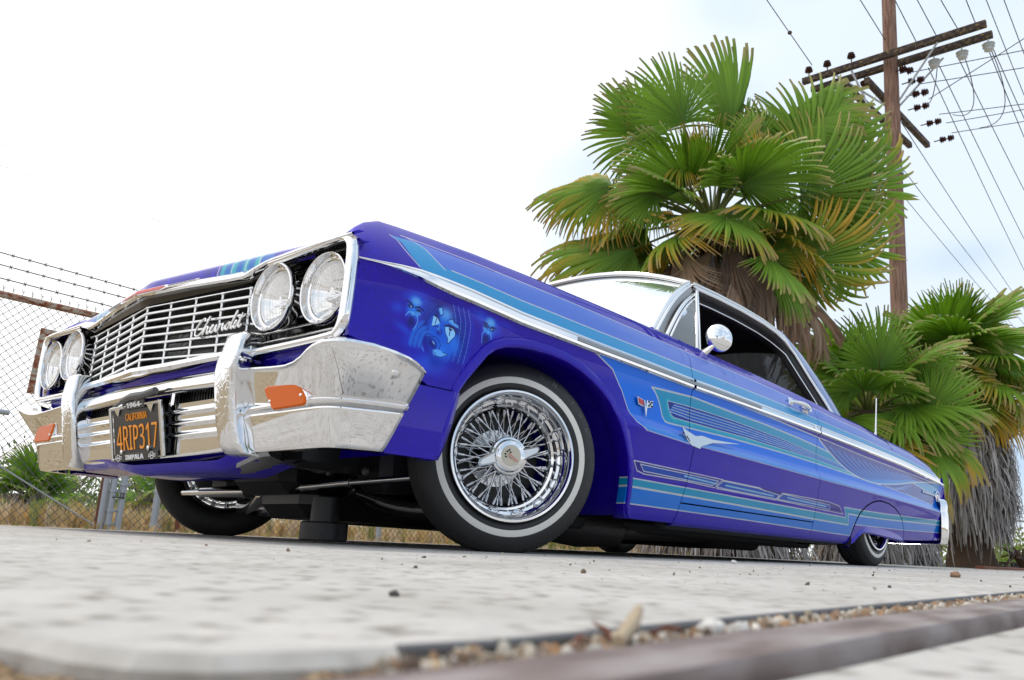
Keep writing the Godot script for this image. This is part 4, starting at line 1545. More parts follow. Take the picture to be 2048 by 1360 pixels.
	for s in [[1.62, 0.86], [2.42, 0.84]]:
		g = G.new()
		g.box(V(s[0], 0.5, 0), V(0.5, 0.17, 1.4), 0.05)
		g.box(V(s[0] + 0.27, 0.66, 0), V(0.16, s[1] - 0.46, 1.4), 0.05, Basis(V(0, 0, 1), -0.2))
		piece("bench_seat", g, M.seat_cloth, car, Bt)
	g = G.new()
	g.box(V(0.98, 0.86, 0), V(0.22, 0.16, 1.56), 0.05)
	piece("dashboard", g, M.black_cloth, car, Bt)
	g = G.new()
	var wh := []
	for k in 25:
		var a := TAU * k / 24
		wh.append(V(1.30 + 0.09 * sin(a), 0.86 + 0.17 * sin(a), 0.38 + 0.19 * cos(a)))
	g.tube(wh, 0.012, 8, false)
	g.tube([V(1.29, 0.85, 0.38), V(1.05, 0.75, 0.38)], 0.02, 8)
	for k in 3:
		var a := TAU * k / 3.0 - 0.5
		g.tube([V(1.29, 0.85, 0.38), V(1.30 + 0.09 * sin(a), 0.86 + 0.17 * sin(a), 0.38 + 0.19 * cos(a))], 0.007, 6)
	piece("steering_wheel", g, M.black, car, Bt)
	# round mirror on the door
	g = G.new()
	var mo := V(1.135, 1.012, 0.945)
	var mx := Transform3D(Basis(Quaternion(V(0, 0, 1), V(-0.60, -0.02, 0.80).normalized())), mo)
	g.lathe([Vector2(0.0, 0.026), Vector2(0.018, 0.0245), Vector2(0.036, 0.0195), Vector2(0.050, 0.010), Vector2(0.0575, 0.0), Vector2(0.059, -0.006), Vector2(0.057, -0.011), Vector2(0.05, -0.014), Vector2(0.0, -0.012)], 48, mx)
	var mir := piece("door_mirror", g, M.mirror, car, Bt)
	g = G.new()
	g.tube([side(1.10, 0.945, -0.01), V(1.108, 0.972, 0.925), V(1.122, 1.0, 0.955), V(1.128, 1.012, 0.965)], [0.016, 0.009, 0.0075, 0.010], 10)
	piece("mirror_stalk", g, M.chrome, mir)


func under(car: Node3D) -> void:
	var g := G.new()
	# floor pan, sills and the X frame
	g.box(V(1.9, 0.285, 0), V(2.6, 0.02, 1.74), 0.004)
	g.box(V(3.6, 0.34, 0), V(1.3, 0.02, 1.7), 0.004)
	g.box(V(1.55, 0.235, 0.62), V(2.2, 0.05, 0.12), 0.01)
	g.box(V(1.55, 0.235, -0.62), V(2.2, 0.05, 0.12), 0.01)
	g.box(V(1.5, 0.225, 0.0), V(2.6, 0.06, 0.30), 0.02)
	g.box(V(1.6, 0.245, 0.885), V(1.7, 0.04, 0.06), 0.015)
	g.box(V(1.6, 0.245, -0.885), V(1.7, 0.04, 0.06), 0.015)
	piece("floor_pan", g, M.underside, car, Bt)
	for s in [-1.0, 1.0]:
		g = G.new()
		g.box(V(-0.05, 0.38, 0.40 * s), V(0.9, 0.10, 0.08), 0.02)
		piece("frame_rail", g, M.frame_black, car, Bt)
		g = G.new()
		g.box(V(0.62, 0.29, 0.46 * s), V(0.9, 0.09, 0.08), 0.02, Basis(V(0, 1, 0), 0.12 * s))
		piece("frame_rail", g, M.frame_black, car, Bt)
	# blue painted gravel pan under the bumper with its bright edge
	g = G.new()
	var rows := []
	for s in [[-0.755, 0.352], [-0.74, 0.332], [-0.72, 0.322], [-0.60, 0.318]]:
		var row := PackedVector3Array()
		for z in linspace(-0.5, 0.55, 24):
			row.append(V(s[0] + 0.05 * absf(z), s[1] - 0.03 * smooth(-0.3, 0.0, z) * smooth(0.56, 0.40, z), z))
		rows.append(row)
	g.sheet(rows, true)
	piece("gravel_pan", g, M.flake, car, Bt)
	g = G.new()
	rows = []
	for s in [[-0.705, 0.316], [-0.71, 0.307], [-0.70, 0.299], [-0.66, 0.292], [-0.60, 0.290], [-0.55, 0.31]]:
		var row := PackedVector3Array()
		for z in linspace(-0.10, 0.62, 20):
			row.append(V(s[0], s[1] + 0.03 * smooth(0.42, 0.6, z) + 0.012 * smooth(0.05, -0.1, z), z - 0.35 * (s[0] + 0.7)))
		rows.append(row)
	g.creased(rows, 25.0, true)
	piece("front_crossmember", g, M.polished, car, Bt)
	# engine and its pan
	g = G.new()
	g.box(V(-0.05, 0.42, 0.02), V(0.62, 0.30, 0.34), 0.04)
	g.box(V(-0.10, 0.255, 0.08), V(0.40, 0.12, 0.30), 0.045)
	g.box(V(0.55, 0.33, 0.0), V(0.7, 0.16, 0.26), 0.05)
	piece("engine_block", g, M.engine_black, car, Bt)
	g = G.new()
	g.box(V(-0.08, 0.37, 0.0), V(0.20, 0.10, 0.9), 0.035)
	g.box(V(-0.08, 0.36, 0.44), V(0.30, 0.16, 0.16), 0.03)
	g.box(V(-0.08, 0.36, -0.44), V(0.30, 0.16, 0.16), 0.03)
	piece("suspension_crossmember", g, M.engine_black, car, Bt)
	# black drop cylinder under the crossmember
	g = G.new()
	var dx := Transform3D(Basis(V(1, 0, 0), V(0, 0, -1), V(0, 1, 0)), V(-0.262, 0.0, 0.285))
	g.lathe([Vector2(0.0, 0.006), Vector2(0.071, 0.006), Vector2(0.075, 0.010), Vector2(0.075, 0.060), Vector2(0.071, 0.064), Vector2(0.046, 0.065), Vector2(0.045, 0.14), Vector2(0.0, 0.14)], 36, dx)
	piece("drop_cylinder", g, M.black, car)
	# exhaust and silencers
	g = G.new()
	g.tube([V(0.15, 0.26, 0.36), V(0.45, 0.232, 0.50), V(0.62, 0.222, 0.62), V(0.80, 0.215, 0.66)], [0.05, 0.055, 0.075, 0.06], 16)
	g.tube([V(0.8, 0.215, 0.66), V(1.3, 0.225, 0.60), V(1.7, 0.235, 0.55)], 0.032, 12)
	g.tube([V(1.70, 0.235, 0.55), V(1.73, 0.235, 0.55), V(2.2, 0.235, 0.55), V(2.23, 0.235, 0.55)], [0.035, 0.055, 0.055, 0.035], 16)
	g.tube([V(2.23, 0.235, 0.55), V(2.6, 0.25, 0.5)], 0.03, 10)
	piece("exhaust_pipe", g, M.exhaust, car, Bt)
	g = G.new()
	g.tube([V(3.02, 0.30, -0.72), V(3.02, 0.30, 0.72)], 0.045, 12)
	g.lathe([Vector2(0.0, -0.14), Vector2(0.10, -0.1), Vector2(0.14, 0.0), Vector2(0.10, 0.1), Vector2(0.0, 0.14)], 20, Transform3D(Basis(V(0, 0, 1), V(0, 1, 0), V(-1, 0, 0)), V(3.02, 0.30, 0)))
	piece("rear_axle", g, M.engine_black, car)
	g = G.new()
	for s in [-1.0, 1.0]:
		g.box(V(2.6, 0.22, 0.45 * s), V(0.9, 0.05, 0.06), 0.015)
	piece("trailing_arm", g, M.frame_black, car)
	# front suspension, both sides, in the ground's frame
	for s in [-1.0, 1.0]:
		g = G.new()
		var a := V(-0.15, 0.175, 0.26 * s)
		var b := V(0.14, 0.175, 0.26 * s)
		var c := V(0.0, 0.105, 0.60 * s)
		rows = []
		for k in 9:
			var u := k / 8.0
			var row := PackedVector3Array()
			var w := lerpf(1.0, 0.22, u)
			var cy: float = lerpf(0.172, 0.115, u) - 0.03 * sin(PI * u)
			var cz: float = lerpf(0.26, 0.63, u) * s
			for e in [[-0.15, 0.03], [-0.17, 0.0], [-0.14, -0.025], [-0.10, -0.012], [0.0, 0.002], [0.10, -0.012], [0.14, -0.025], [0.17, 0.0], [0.15, 0.03]]:
				row.append(V(e[0] * w, cy + e[1], cz))
			rows.append(row)
		g.creased(rows, 60.0)
		for e in [a, b]:
			g.lathe([Vector2(0.0, 0.03), Vector2(0.018, 0.03), Vector2(0.018, 0.022), Vector2(0.03, 0.02), Vector2(0.036, 0.012), Vector2(0.036, -0.03), Vector2(0.0, -0.03)], 20, Transform3D(Basis(V(0, 0, 1), V(0, 1, 0), V(-1, 0, 0)), e))
		var arm := piece("lower_control_arm", g, M.polished if s < 0.0 else M.gloss_black, car)
		if s < 0.0:
			arm.set_meta("label", "chromed lower control arm of the far front wheel")
		g = G.new()
		g.tube([V(0.0, 0.14, 0.46 * s), V(0.0, 0.50, 0.42 * s)], 0.035, 14)
		g.tube([V(0.0, 0.36, 0.44 * s), V(0.0, 0.50, 0.42 * s)], 0.05, 14)
		piece("lift_cylinder", g, M.gloss_black, car)
		g = G.new()
		g.tube([V(-0.10, 0.44, 0.40 * s), V(-0.02, 0.43, 0.60 * s), V(0.10, 0.44, 0.40 * s)], 0.016, 8)
		piece("upper_control_arm", g, M.engine_black, car)
		g = G.new()
		g.box(V(0.0, 0.28, 0.635 * s), V(0.05, 0.30, 0.05), 0.015)
		g.tube([V(0.0, 0.2825, 0.60 * s), V(0.0, 0.2825, 0.74 * s)], 0.04, 12)
		piece("steering_knuckle", g, M.engine_black, car)
	g = G.new()
	g.tube([V(-0.25, 0.158, -0.66), V(-0.28, 0.157, -0.44)], 0.012, 12)
	g.tube([V(-0.28, 0.157, -0.46), V(-0.30, 0.157, -0.12)], 0.020, 14)
	g.tube([V(-0.30, 0.157, -0.12), V(-0.30, 0.17, 0.20)], 0.009, 10)
	g.tube([V(-0.30, 0.17, 0.20), V(-0.28, 0.185, 0.42)], 0.014, 12)
	g.tube([V(-0.28, 0.185, 0.42), V(-0.20, 0.205, 0.62)], 0.009, 10)
	piece("steering_linkage", g, M.polished, car)
	g = G.new()
	for e in [[-0.26, 0.27, 0.10], [-0.22, 0.30, 0.36], [-0.24, 0.25, -0.1]]:
		g.tube([V(e[0], e[1], e[2]), V(e[0] - 0.02, e[1] + 0.02, e[2] + 0.16)], 0.008, 8)
	g.tube([V(-0.27, 0.235, 0.16), V(-0.28, 0.22, 0.26), V(-0.26, 0.235, 0.36), V(-0.2, 0.26, 0.40)], 0.007, 8)
	for k in 5:
		g.lathe([Vector2(0.0, 0.012), Vector2(0.012, 0.010), Vector2(0.014, 0.0), Vector2(0.0, -0.01)], 10, Transform3D(Basis(V(0, 0, 1), V(0, 1, 0), V(-1, 0, 0)), V(-0.27, 0.22 + 0.03 * (k % 2), 0.12 + 0.09 * k)))
	piece("hydraulic_line", g, M.gunmetal, car)
	g = G.new()
	g.lathe([Vector2(0.0, 0.012), Vector2(0.007, 0.012), Vector2(0.007, -0.02), Vector2(0.0, -0.02)], 10, Transform3D(Basis(V(1, 0, 0), V(0, 0, 1), V(0, -1, 0)), V(-0.27, 0.275, -0.04)))
	piece("brass_fitting", g, M.brass, car)


func wheels(car: Node3D) -> void:
	var w := make_wheel(car)
	var copies := [w]
	for k in 3:
		var d: Node3D = w.duplicate()
		car.add_child(d, true)
		copies.append(d)
	var place := func(o: Node3D, at: Vector3, steer: float, camber: float, s: float, spin: float):
		var nrm := V(-sin(steer) * cos(camber), sin(camber), cos(steer) * cos(camber))
		var hx := V(cos(steer), 0, sin(steer))
		var b := Basis(hx, nrm.cross(hx), nrm)
		if s < 0.0:
			b = Basis(-hx, nrm.cross(hx), -nrm)
		o.transform = Transform3D(b * Basis(V(0, 0, 1), spin), at)
	place.call(copies[0], V(0, 0.2825, 0.7943), 0.4914, -0.0158, 1.0, 0.0)
	place.call(copies[1], V(0, 0.2825, -0.7943), 0.4575, 0.0158, -1.0, 0.6)
	place.call(copies[2], V(3.023, 0.2825, 0.8302), 0.0, 0.0, 1.0, 1.1)
	place.call(copies[3], V(3.023, 0.2825, -0.8302), 0.0, 0.0, -1.0, 0.3)


func make_wheel(car: Node3D) -> Node3D:
	var w := Node3D.new()
	w.name = "wheel"
	car.add_child(w, true)
	var g := G.new()
	# tyre: tread with grooves, rounded shoulder, sidewall
	var prof := [Vector2(0.190, 0.066), Vector2(0.198, 0.078), Vector2(0.206, 0.0825), Vector2(0.2145, 0.0838), Vector2(0.2375, 0.082), Vector2(0.242, 0.0825), Vector2(0.255, 0.079), Vector2(0.266, 0.0735), Vector2(0.2745, 0.068), Vector2(0.2805, 0.0615), Vector2(0.2845, 0.054), Vector2(0.2865, 0.047)]
	for z in [0.042, 0.024, 0.004, -0.016, -0.036]:
		prof.append_array([Vector2(0.2882, z), Vector2(0.2882, z - 0.010), Vector2(0.2835, z - 0.0115), Vector2(0.2835, z - 0.0145)])
	prof.append_array([Vector2(0.2865, -0.052), Vector2(0.283, -0.059), Vector2(0.275, -0.068), Vector2(0.255, -0.078), Vector2(0.225, -0.081), Vector2(0.198, -0.074), Vector2(0.190, -0.066)])
	g.lathe(prof, 72, Transform3D(), 40.0, true)
	for k in 120:    # moulded ticks on the shoulder
		var a := TAU * k / 120.0
		var p := V(cos(a), sin(a), 0)
		g.box(p * 0.2775 + V(0, 0, 0.0655), V(0.012, 0.0022, 0.002), 0.0, Basis(p, V(-p.y, p.x, 0), V(0, 0, 1)) * Basis(V(0, 1, 0), 0.9))
	var tyre := piece("tyre", g, M.rubber, w)
	g = G.new()
	g.lathe([Vector2(0.2175, 0.0838), Vector2(0.219, 0.0848), Vector2(0.235, 0.0832), Vector2(0.2368, 0.0822)], 72, Transform3D(), 50.0, true)
	piece("white_band", g, M.white_rubber, w)
	# raised sidewall lettering
	var txt := "UN106"
	for i in txt.length():
		var t := TextMesh.new()
		var f := SystemFont.new()
		f.font_names = PackedStringArray(["Droid Sans"])
		f.font_weight = 700
		t.font = f
		t.text = txt[i]
		t.font_size = 32
		t.pixel_size = 0.00072
		t.depth = 0.0012
		t.curve_step = 2.0
		var a := deg_to_rad(71.0 - 10.5 * i - (7.0 if i > 1 else 0.0))
		var o := part("tyre_lettering", t, M.rubber_highlight, w)
		var radial := V(cos(a), sin(a), 0)
		var out := (V(0, 0, 1) + radial * 0.42).normalized()
		var tan := V(sin(a), -cos(a), 0)
		o.transform = Transform3D(Basis(tan, out.cross(tan), out), radial * 0.2595 + V(0, 0, 0.0772))
	# rim: bright lip, deep barrel
	g = G.new()
	g.lathe([Vector2(0.1925, 0.070), Vector2(0.1955, 0.083), Vector2(0.1965, 0.0895), Vector2(0.1945, 0.0935), Vector2(0.189, 0.0935), Vector2(0.183, 0.088), Vector2(0.180, 0.081), Vector2(0.1775, 0.066), Vector2(0.1735, 0.062), Vector2(0.1715, 0.044), Vector2(0.164, 0.040), Vector2(0.159, 0.024), Vector2(0.1525, 0.019), Vector2(0.149, 0.004), Vector2(0.149, -0.016), Vector2(0.155, -0.028), Vector2(0.17, -0.05), Vector2(0.172, -0.065), Vector2(0.188, -0.075)], 72, Transform3D(), 28.0, true)
	for k in 14:   # dimples where the spokes are drawn through
		var a := TAU * k / 14.0
		var p := V(cos(a), sin(a), 0)
		var q := V(-sin(a), cos(a), 0)
		var ring := []
		for j in 13:
			var b := TAU * j / 12.0
			ring.append(p * 0.1655 + q * (0.0155 * cos(b)) + (V(0, 0, 0.9) + p * 0.42).normalized() * (0.011 * sin(b)) + V(0, 0, 0.050))
		g.tube(ring, 0.0022, 5, false)
	piece("rim", g, M.chrome_wheel, w)
	# spokes with nipples
	var sp := G.new()
	sp.tube([V(0, 0, 0), V(0, 0, 0.080)], 0.0021, 6)
	sp.tube([V(0, 0, 0.080), V(0, 0, 0.1)], 0.0042, 8)
	var spoke := sp.mesh()
	for row in [[36, 0.047, 0.034, 0.145, 0.004, 0.34], [36, 0.052, -0.045, 0.147, -0.008, 0.30]]:
		for k in int(row[0]):
			var a: float = TAU * k / row[0] + (0.08 if row[2] < 0.0 else 0.0)
			var lean: float = row[5] * (1.0 if k % 2 else -1.0)
			var p := V(cos(a) * row[1], sin(a) * row[1], row[2])
			var q := V(cos(a + lean) * row[3], sin(a + lean) * row[3], row[4] + (0.006 if k % 2 else -0.004))
			var d := q - p
			var o := part("spoke", spoke, M.chrome_wheel, w)
			o.transform = Transform3D(Basis(Quaternion(V(0, 0, 1), d.normalized())) * Basis.from_scale(V(1, 1, d.length() / 0.1)), p)
	g = G.new()
	g.lathe([Vector2(0.055, -0.07), Vector2(0.057, -0.045), Vector2(0.052, -0.03), Vector2(0.042, 0.0), Vector2(0.047, 0.028), Vector2(0.052, 0.036), Vector2(0.0575, 0.040), Vector2(0.0585, 0.047), Vector2(0.056, 0.054), Vector2(0.050, 0.056), Vector2(0.049, 0.060), Vector2(0.0455, 0.066), Vector2(0.041, 0.068), Vector2(0.0315, 0.0695), Vector2(0.030, 0.067), Vector2(0.0, 0.0675)], 40, Transform3D(), 32.0, true)
	var hub := piece("hub", g, M.chrome_wheel, w)
	g = G.new()
	for s in [0.0, PI]:
		var e := Transform3D(Basis(V(0, 0, 1), s + 0.16), V(0, 0, 0.046))
		g.plate(pts([0.042, -0.020, 0.062, -0.012, 0.092, 0.000, 0.101, 0.012, 0.098, 0.019, 0.088, 0.022, 0.066, 0.020, 0.042, 0.018]), 0.015, e, 0.005)
	piece("knock_off_ear", g, M.polished, w)
	g = G.new()
	g.lathe([Vector2(0.0310, 0.0688), Vector2(0.0295, 0.0694), Vector2(0.0, 0.0694)], 36, Transform3D(), 60.0, true)
	piece("cap_disc", g, M.cream, w)
	g = G.new()
	for q in [[-0.012, 0.012, 20], [-0.002, 0.010, -30], [-0.018, 0.004, 20], [-0.016, -0.004, -20], [-0.006, 0.017, 40]]:
		var b := Basis(V(0, 0, 1), deg_to_rad(q[2]))
		g.plate([Vector2(-0.0045, 0), Vector2(0, 0.0033), Vector2(0.0045, 0), Vector2(0, -0.0033)], 0.0007, Transform3D(b, V(q[0], q[1], 0.0694)))
	g.box(V(-0.004, -0.006, 0.0698), V(0.008, 0.0012, 0.0006), 0.0, Basis(V(0, 0, 1), -0.4))
	piece("cap_diamond", g, M.black, w)
	g = G.new()
	g.box(V(0.006, -0.003, 0.0698), V(0.036, 0.0016, 0.0006), 0.0, Basis(V(0, 0, 1), -0.62))
	g.box(V(0.021, -0.016, 0.0698), V(0.0014, 0.008, 0.0006), 0.0, Basis(V(0, 0, 1), -0.62))
	piece("cap_line", g, M.red_enamel, w)
	var ct := TextMesh.new()
	var cf := SystemFont.new()
	cf.font_names = PackedStringArray(["Droid Serif"])
	ct.font = cf
	ct.text = "Dayton"
	ct.font_size = 32
	ct.pixel_size = 0.00029
	ct.depth = 0.0005
	var co := part("cap_lettering", ct, M.red_enamel, w)
	co.transform = Transform3D(Basis(V(0, 0, 1), -0.62), V(0.003, -0.0075, 0.0695))
	# brake disc and drum behind
	g = G.new()
	g.lathe([Vector2(0.04, -0.072), Vector2(0.088, -0.072), Vector2(0.090, -0.076), Vector2(0.090, -0.086), Vector2(0.04, -0.086)], 40, Transform3D(), 30.0, true)
	piece("brake_disc", g, M.polished, w)
	g = G.new()
	g.lathe([Vector2(0.0, -0.078), Vector2(0.143, -0.078), Vector2(0.148, -0.084), Vector2(0.148, -0.105), Vector2(0.13, -0.115), Vector2(0.06, -0.118), Vector2(0.0, -0.135)], 36, Transform3D(), 30.0, true)
	piece("backing_plate", g, M.engine_black, w)
	g = G.new()
	g.tube([V(-0.03, 0.147, 0.002), V(-0.032, 0.138, 0.022)], 0.0045, 8)
	g.tube([V(-0.032, 0.138, 0.022), V(-0.033, 0.134, 0.032)], 0.0058, 8)
	piece("valve", g, M.black, w)
	return w


func make_materials() -> void:
	var flake := mat("flake", lin(0.018, 0.006, 0.26), 0.4, 0.3)
	flake.metallic_specular = 0.0
	flake.clearcoat_enabled = true
	flake.clearcoat = 0.7
	flake.clearcoat_roughness = 0.04
	flake.albedo_texture = noise_tex(5, 0.35, 512, [[0.0, 0.45, 0.62, 0.8], [Color(0.72, 0.72, 0.8), Color(0.85, 0.85, 0.88), Color(0.95, 0.95, 0.97), Color(1, 1, 1)]], 0.0, FastNoiseLite.TYPE_VALUE, 2)
	flake.albedo_color = lin(0.022, 0.004, 0.48)
	flake.uv1_triplanar = true
	flake.uv1_scale = V(3.0, 3.0, 3.0)
	var roof := mat("roof_paint", lin(0.10, 0.16, 0.42), 0.36, 0.3)
	roof.metallic_specular = 0.0
	roof.clearcoat_enabled = true
	roof.clearcoat = 1.0
	roof.clearcoat_roughness = 0.04
	mat("chrome", lin(0.82, 0.82, 0.83), 0.035, 1.0)
	mat("chrome_wheel", lin(0.76, 0.77, 0.79), 0.06, 1.0)
	mat("satin", lin(0.70, 0.70, 0.70), 0.20, 1.0)
	mat("brushed", lin(0.34, 0.34, 0.34), 0.42, 1.0)
	mat("polished", lin(0.62, 0.62, 0.62), 0.16, 1.0)
	mat("mirror", lin(0.85, 0.86, 0.87), 0.015, 1.0)
	mat("reflector", lin(0.88, 0.88, 0.88), 0.05, 1.0)
	var eng := mat("engraved", lin(0.80, 0.80, 0.81), 0.10, 1.0)
	eng.heightmap_enabled = true
	eng.heightmap_texture = scrolls()
	eng.heightmap_scale = 0.05
	mat("lens", Color(1, 1, 1, 0.10), 0.02).transparency = BaseMaterial3D.TRANSPARENCY_ALPHA
	mat("mirrored_glass", lin(0.86, 0.93, 0.93, 0.62), 0.03, 0.85).transparency = BaseMaterial3D.TRANSPARENCY_ALPHA  # mirror metal added to plain glass so the reflected sky looks white
	mat("glass_dark", lin(0.25, 0.28, 0.28, 0.45), 0.02).transparency = BaseMaterial3D.TRANSPARENCY_ALPHA
	var amber := mat("amber", lin(0.66, 0.12, 0.003), 0.14)
	amber.metallic_specular = 0.3
	mat("black", lin(0.012, 0.012, 0.013), 0.45)
	mat("gloss_black", lin(0.010, 0.010, 0.011), 0.16)
	mat("engine_black", lin(0.014, 0.014, 0.015), 0.38)
	mat("frame_black", lin(0.012, 0.012, 0.013), 0.3)
	mat("underside", lin(0.010, 0.010, 0.011), 0.7)
	mat("gunmetal", lin(0.12, 0.12, 0.12), 0.4, 0.7)
	mat("brass", lin(0.45, 0.22, 0.06), 0.35, 1.0)
	mat("black_cloth", lin(0.012, 0.012, 0.014), 0.8)
	mat("seat_cloth", lin(0.02, 0.02, 0.023), 0.75)
	mat("red_enamel", lin(0.55, 0.03, 0.03), 0.3)
	mat("plate_black", lin(0.012, 0.012, 0.015), 0.32)
	mat("plate_orange", lin(0.85, 0.30, 0.015), 0.45)
	mat("white_ink", lin(0.8, 0.8, 0.8), 0.5)
	mat("cream", lin(0.62, 0.58, 0.46), 0.35)
	var ex := mat("exhaust", lin(0.05, 0.045, 0.045), 0.5, 0.6)
	ex.heightmap_enabled = true
	ex.heightmap_texture = noise_tex(9, 0.05, 256)
	ex.heightmap_scale = 0.15
	ex.uv1_triplanar = true
	ex.uv1_scale = V(6, 6, 6)
	var rb := mat("rubber", lin(0.016, 0.016, 0.017), 0.62)
	rb.roughness_texture = noise_tex(31, 0.03, 256, [[0.0, 1.0], [Color(0.75, 0.75, 0.75), Color(1, 1, 1)]])
	rb.uv1_triplanar = true
	rb.uv1_scale = V(4, 4, 4)
	mat("rubber_highlight", lin(0.06, 0.06, 0.065), 0.4)  # tyre rubber lightened: highlights on the raised letters put into the colour
	mat("white_rubber", lin(0.70, 0.68, 0.63), 0.55)

# engraved scrollwork: curls cut into the metal of the bumper guards
func scrolls() -> ImageTexture:
	var P := Paint.new(0, 0, 1, 2.4, 260.0)
	P.flakes(Color(0.62, 0.62, 0.62), 0.0, rng)
	var dark := Color(0.1, 0.1, 0.1)
	var lite := Color(0.9, 0.9, 0.9)
	for k in 11:
		var s := 1.0 if k % 2 else -1.0
		var o := Vector2(0.5 + 0.13 * s, 0.14 + 0.205 * k)
		var q := []
		for i in 40:
			var a := i * 0.27
			q.append(o + Vector2(cos(a * s + k), sin(a * s + k)) * (0.012 + 0.012 * a))
		P.line(q, 0.022, dark, 1.0, 0.012)
		for j in 9:
			var a := 1.2 + j * 1.05
			var r := 0.02 + 0.0135 * a
			var d := Vector2(cos(a * s + k), sin(a * s + k))
			var n := Vector2(-d.y, d.x) * s
			P.line([o + d * r, o + d * (r + 0.05) + n * 0.03, o + d * (r + 0.06) + n * 0.075], 0.014, dark, 0.9, 0.008)
			P.line([o + d * (r + 0.012) - n * 0.02, o + d * (r + 0.05) - n * 0.015], 0.012, lite, 0.7, 0.008)
	for x in [0.2, 0.8]:
		P.line([Vector2(x, 0.05), Vector2(x, 2.35)], 0.012, dark, 0.8, 0.006)
	return P.texture()


# ---------------------------------------------------------------- the ground
func ground_materials() -> void:
	# concrete: broad stains, mottling and a fine grain
	var a := noise_tex(11, 0.006, 1024, [[0.0, 0.3, 0.5, 0.62, 0.8, 1.0], [Color(0.72, 0.69, 0.65), Color(0.765, 0.745, 0.71), Color(0.785, 0.765, 0.735), Color(0.80, 0.78, 0.75), Color(0.82, 0.80, 0.77), Color(0.85, 0.825, 0.79)]], 0.0, FastNoiseLite.TYPE_SIMPLEX_SMOOTH, 7)
	var c := mat("concrete", Color(0.94, 0.945, 0.955), 0.82)
	c.albedo_texture = a
	c.uv1_triplanar = true
	c.uv1_world_triplanar = true
	c.uv1_scale = V(0.45, 0.45, 0.45)
	c.normal_enabled = true
	c.normal_texture = noise_tex(12, 0.09, 1024, [], 3.0, FastNoiseLite.TYPE_SIMPLEX, 4)
	c.normal_scale = 0.35
	c.detail_enabled = true
	c.detail_blend_mode = BaseMaterial3D.BLEND_MODE_MUL
	c.detail_albedo = noise_tex(13, 0.12, 512, [[0.0, 0.22, 0.3, 1.0], [Color(0.55, 0.53, 0.5), Color(0.8, 0.78, 0.76), Color(0.97, 0.97, 0.97), Color(1, 1, 1)]], 0.0, FastNoiseLite.TYPE_SIMPLEX, 3)
	var d := mat("dirt", Color(1, 1, 1), 0.95)
	d.albedo_texture = noise_tex(21, 0.02, 1024, [[0.0, 0.4, 0.6, 1.0], [Color(0.42, 0.35, 0.26), Color(0.58, 0.51, 0.40), Color(0.68, 0.61, 0.49), Color(0.76, 0.70, 0.58)]], 0.0, FastNoiseLite.TYPE_SIMPLEX, 6)
	d.uv1_triplanar = true
	d.uv1_world_triplanar = true
	d.uv1_scale = V(0.8, 0.8, 0.8)
	d.normal_enabled = true
	d.normal_texture = noise_tex(22, 0.06, 512, [], 6.0, FastNoiseLite.TYPE_SIMPLEX, 5)
	var s := mat("grit", Color(1, 1, 1), 0.95)
	s.albedo_texture = noise_tex(23, 0.05, 512, [[0.0, 0.4, 0.55, 0.75, 1.0], [Color(0.32, 0.25, 0.18), Color(0.55, 0.46, 0.35), Color(0.66, 0.57, 0.45), Color(0.78, 0.71, 0.6), Color(0.88, 0.83, 0.75)]], 0.0, FastNoiseLite.TYPE_VALUE, 4)
	s.uv1_triplanar = true
	s.uv1_world_triplanar = true
	s.uv1_scale = V(5, 5, 5)
	var so := mat("soil", Color(1, 1, 1), 0.95)
	so.albedo_texture = noise_tex(28, 0.06, 512, [[0.0, 0.42, 0.55, 0.7, 1.0], [Color(0.20, 0.14, 0.08), Color(0.36, 0.27, 0.17), Color(0.50, 0.40, 0.27), Color(0.64, 0.55, 0.42), Color(0.8, 0.73, 0.62)]], 0.0, FastNoiseLite.TYPE_SIMPLEX, 4)
	so.uv1_triplanar = true
	so.uv1_world_triplanar = true
	so.uv1_scale = V(6, 6, 6)
	var st := mat("rail_steel", Color(1, 1, 1), 0.55, 0.25)
	st.albedo_texture = noise_tex(24, 0.012, 512, [[0.0, 0.4, 0.6, 1.0], [Color(0.40, 0.34, 0.32), Color(0.50, 0.44, 0.42), Color(0.58, 0.53, 0.52), Color(0.66, 0.63, 0.62)]], 0.0, FastNoiseLite.TYPE_SIMPLEX, 6)
	st.uv1_triplanar = true
	st.uv1_world_triplanar = true
	st.uv1_scale = V(1.2, 4, 4)
	mat("edge_steel", lin(0.10, 0.10, 0.105), 0.6, 0.3)
	var w := mat("pole_wood", Color(1, 1, 1), 0.85)
	w.albedo_texture = noise_tex(25, 0.02, 512, [[0.0, 0.35, 0.6, 1.0], [Color(0.30, 0.21, 0.17), Color(0.45, 0.34, 0.29), Color(0.55, 0.43, 0.37), Color(0.63, 0.52, 0.46)]], 0.0, FastNoiseLite.TYPE_SIMPLEX, 5)
	w.uv1_triplanar = true
	w.uv1_scale = V(2.2, 0.16, 2.2)
	var x := mat("arm_wood", Color(1, 1, 1), 0.9)
	x.albedo_texture = noise_tex(26, 0.03, 512, [[0.0, 0.5, 0.72, 0.8, 1.0], [Color(0.17, 0.14, 0.13), Color(0.27, 0.23, 0.21), Color(0.36, 0.31, 0.28), Color(0.5, 0.42, 0.2), Color(0.6, 0.5, 0.2)]], 0.0, FastNoiseLite.TYPE_SIMPLEX, 4)
	x.uv1_triplanar = true
	x.uv1_world_triplanar = true
	x.uv1_scale = V(0.5, 0.5, 0.5)
	mat("insulator_brown", lin(0.05, 0.018, 0.014), 0.2)
	mat("insulator_white", lin(0.5, 0.54, 0.55), 0.2)
	mat("wire", lin(0.09, 0.09, 0.10), 0.6)
	mat("galvanised", lin(0.40, 0.43, 0.47), 0.45, 0.35)
	mat("fence_wire", lin(0.13, 0.13, 0.135), 0.55, 0.3)
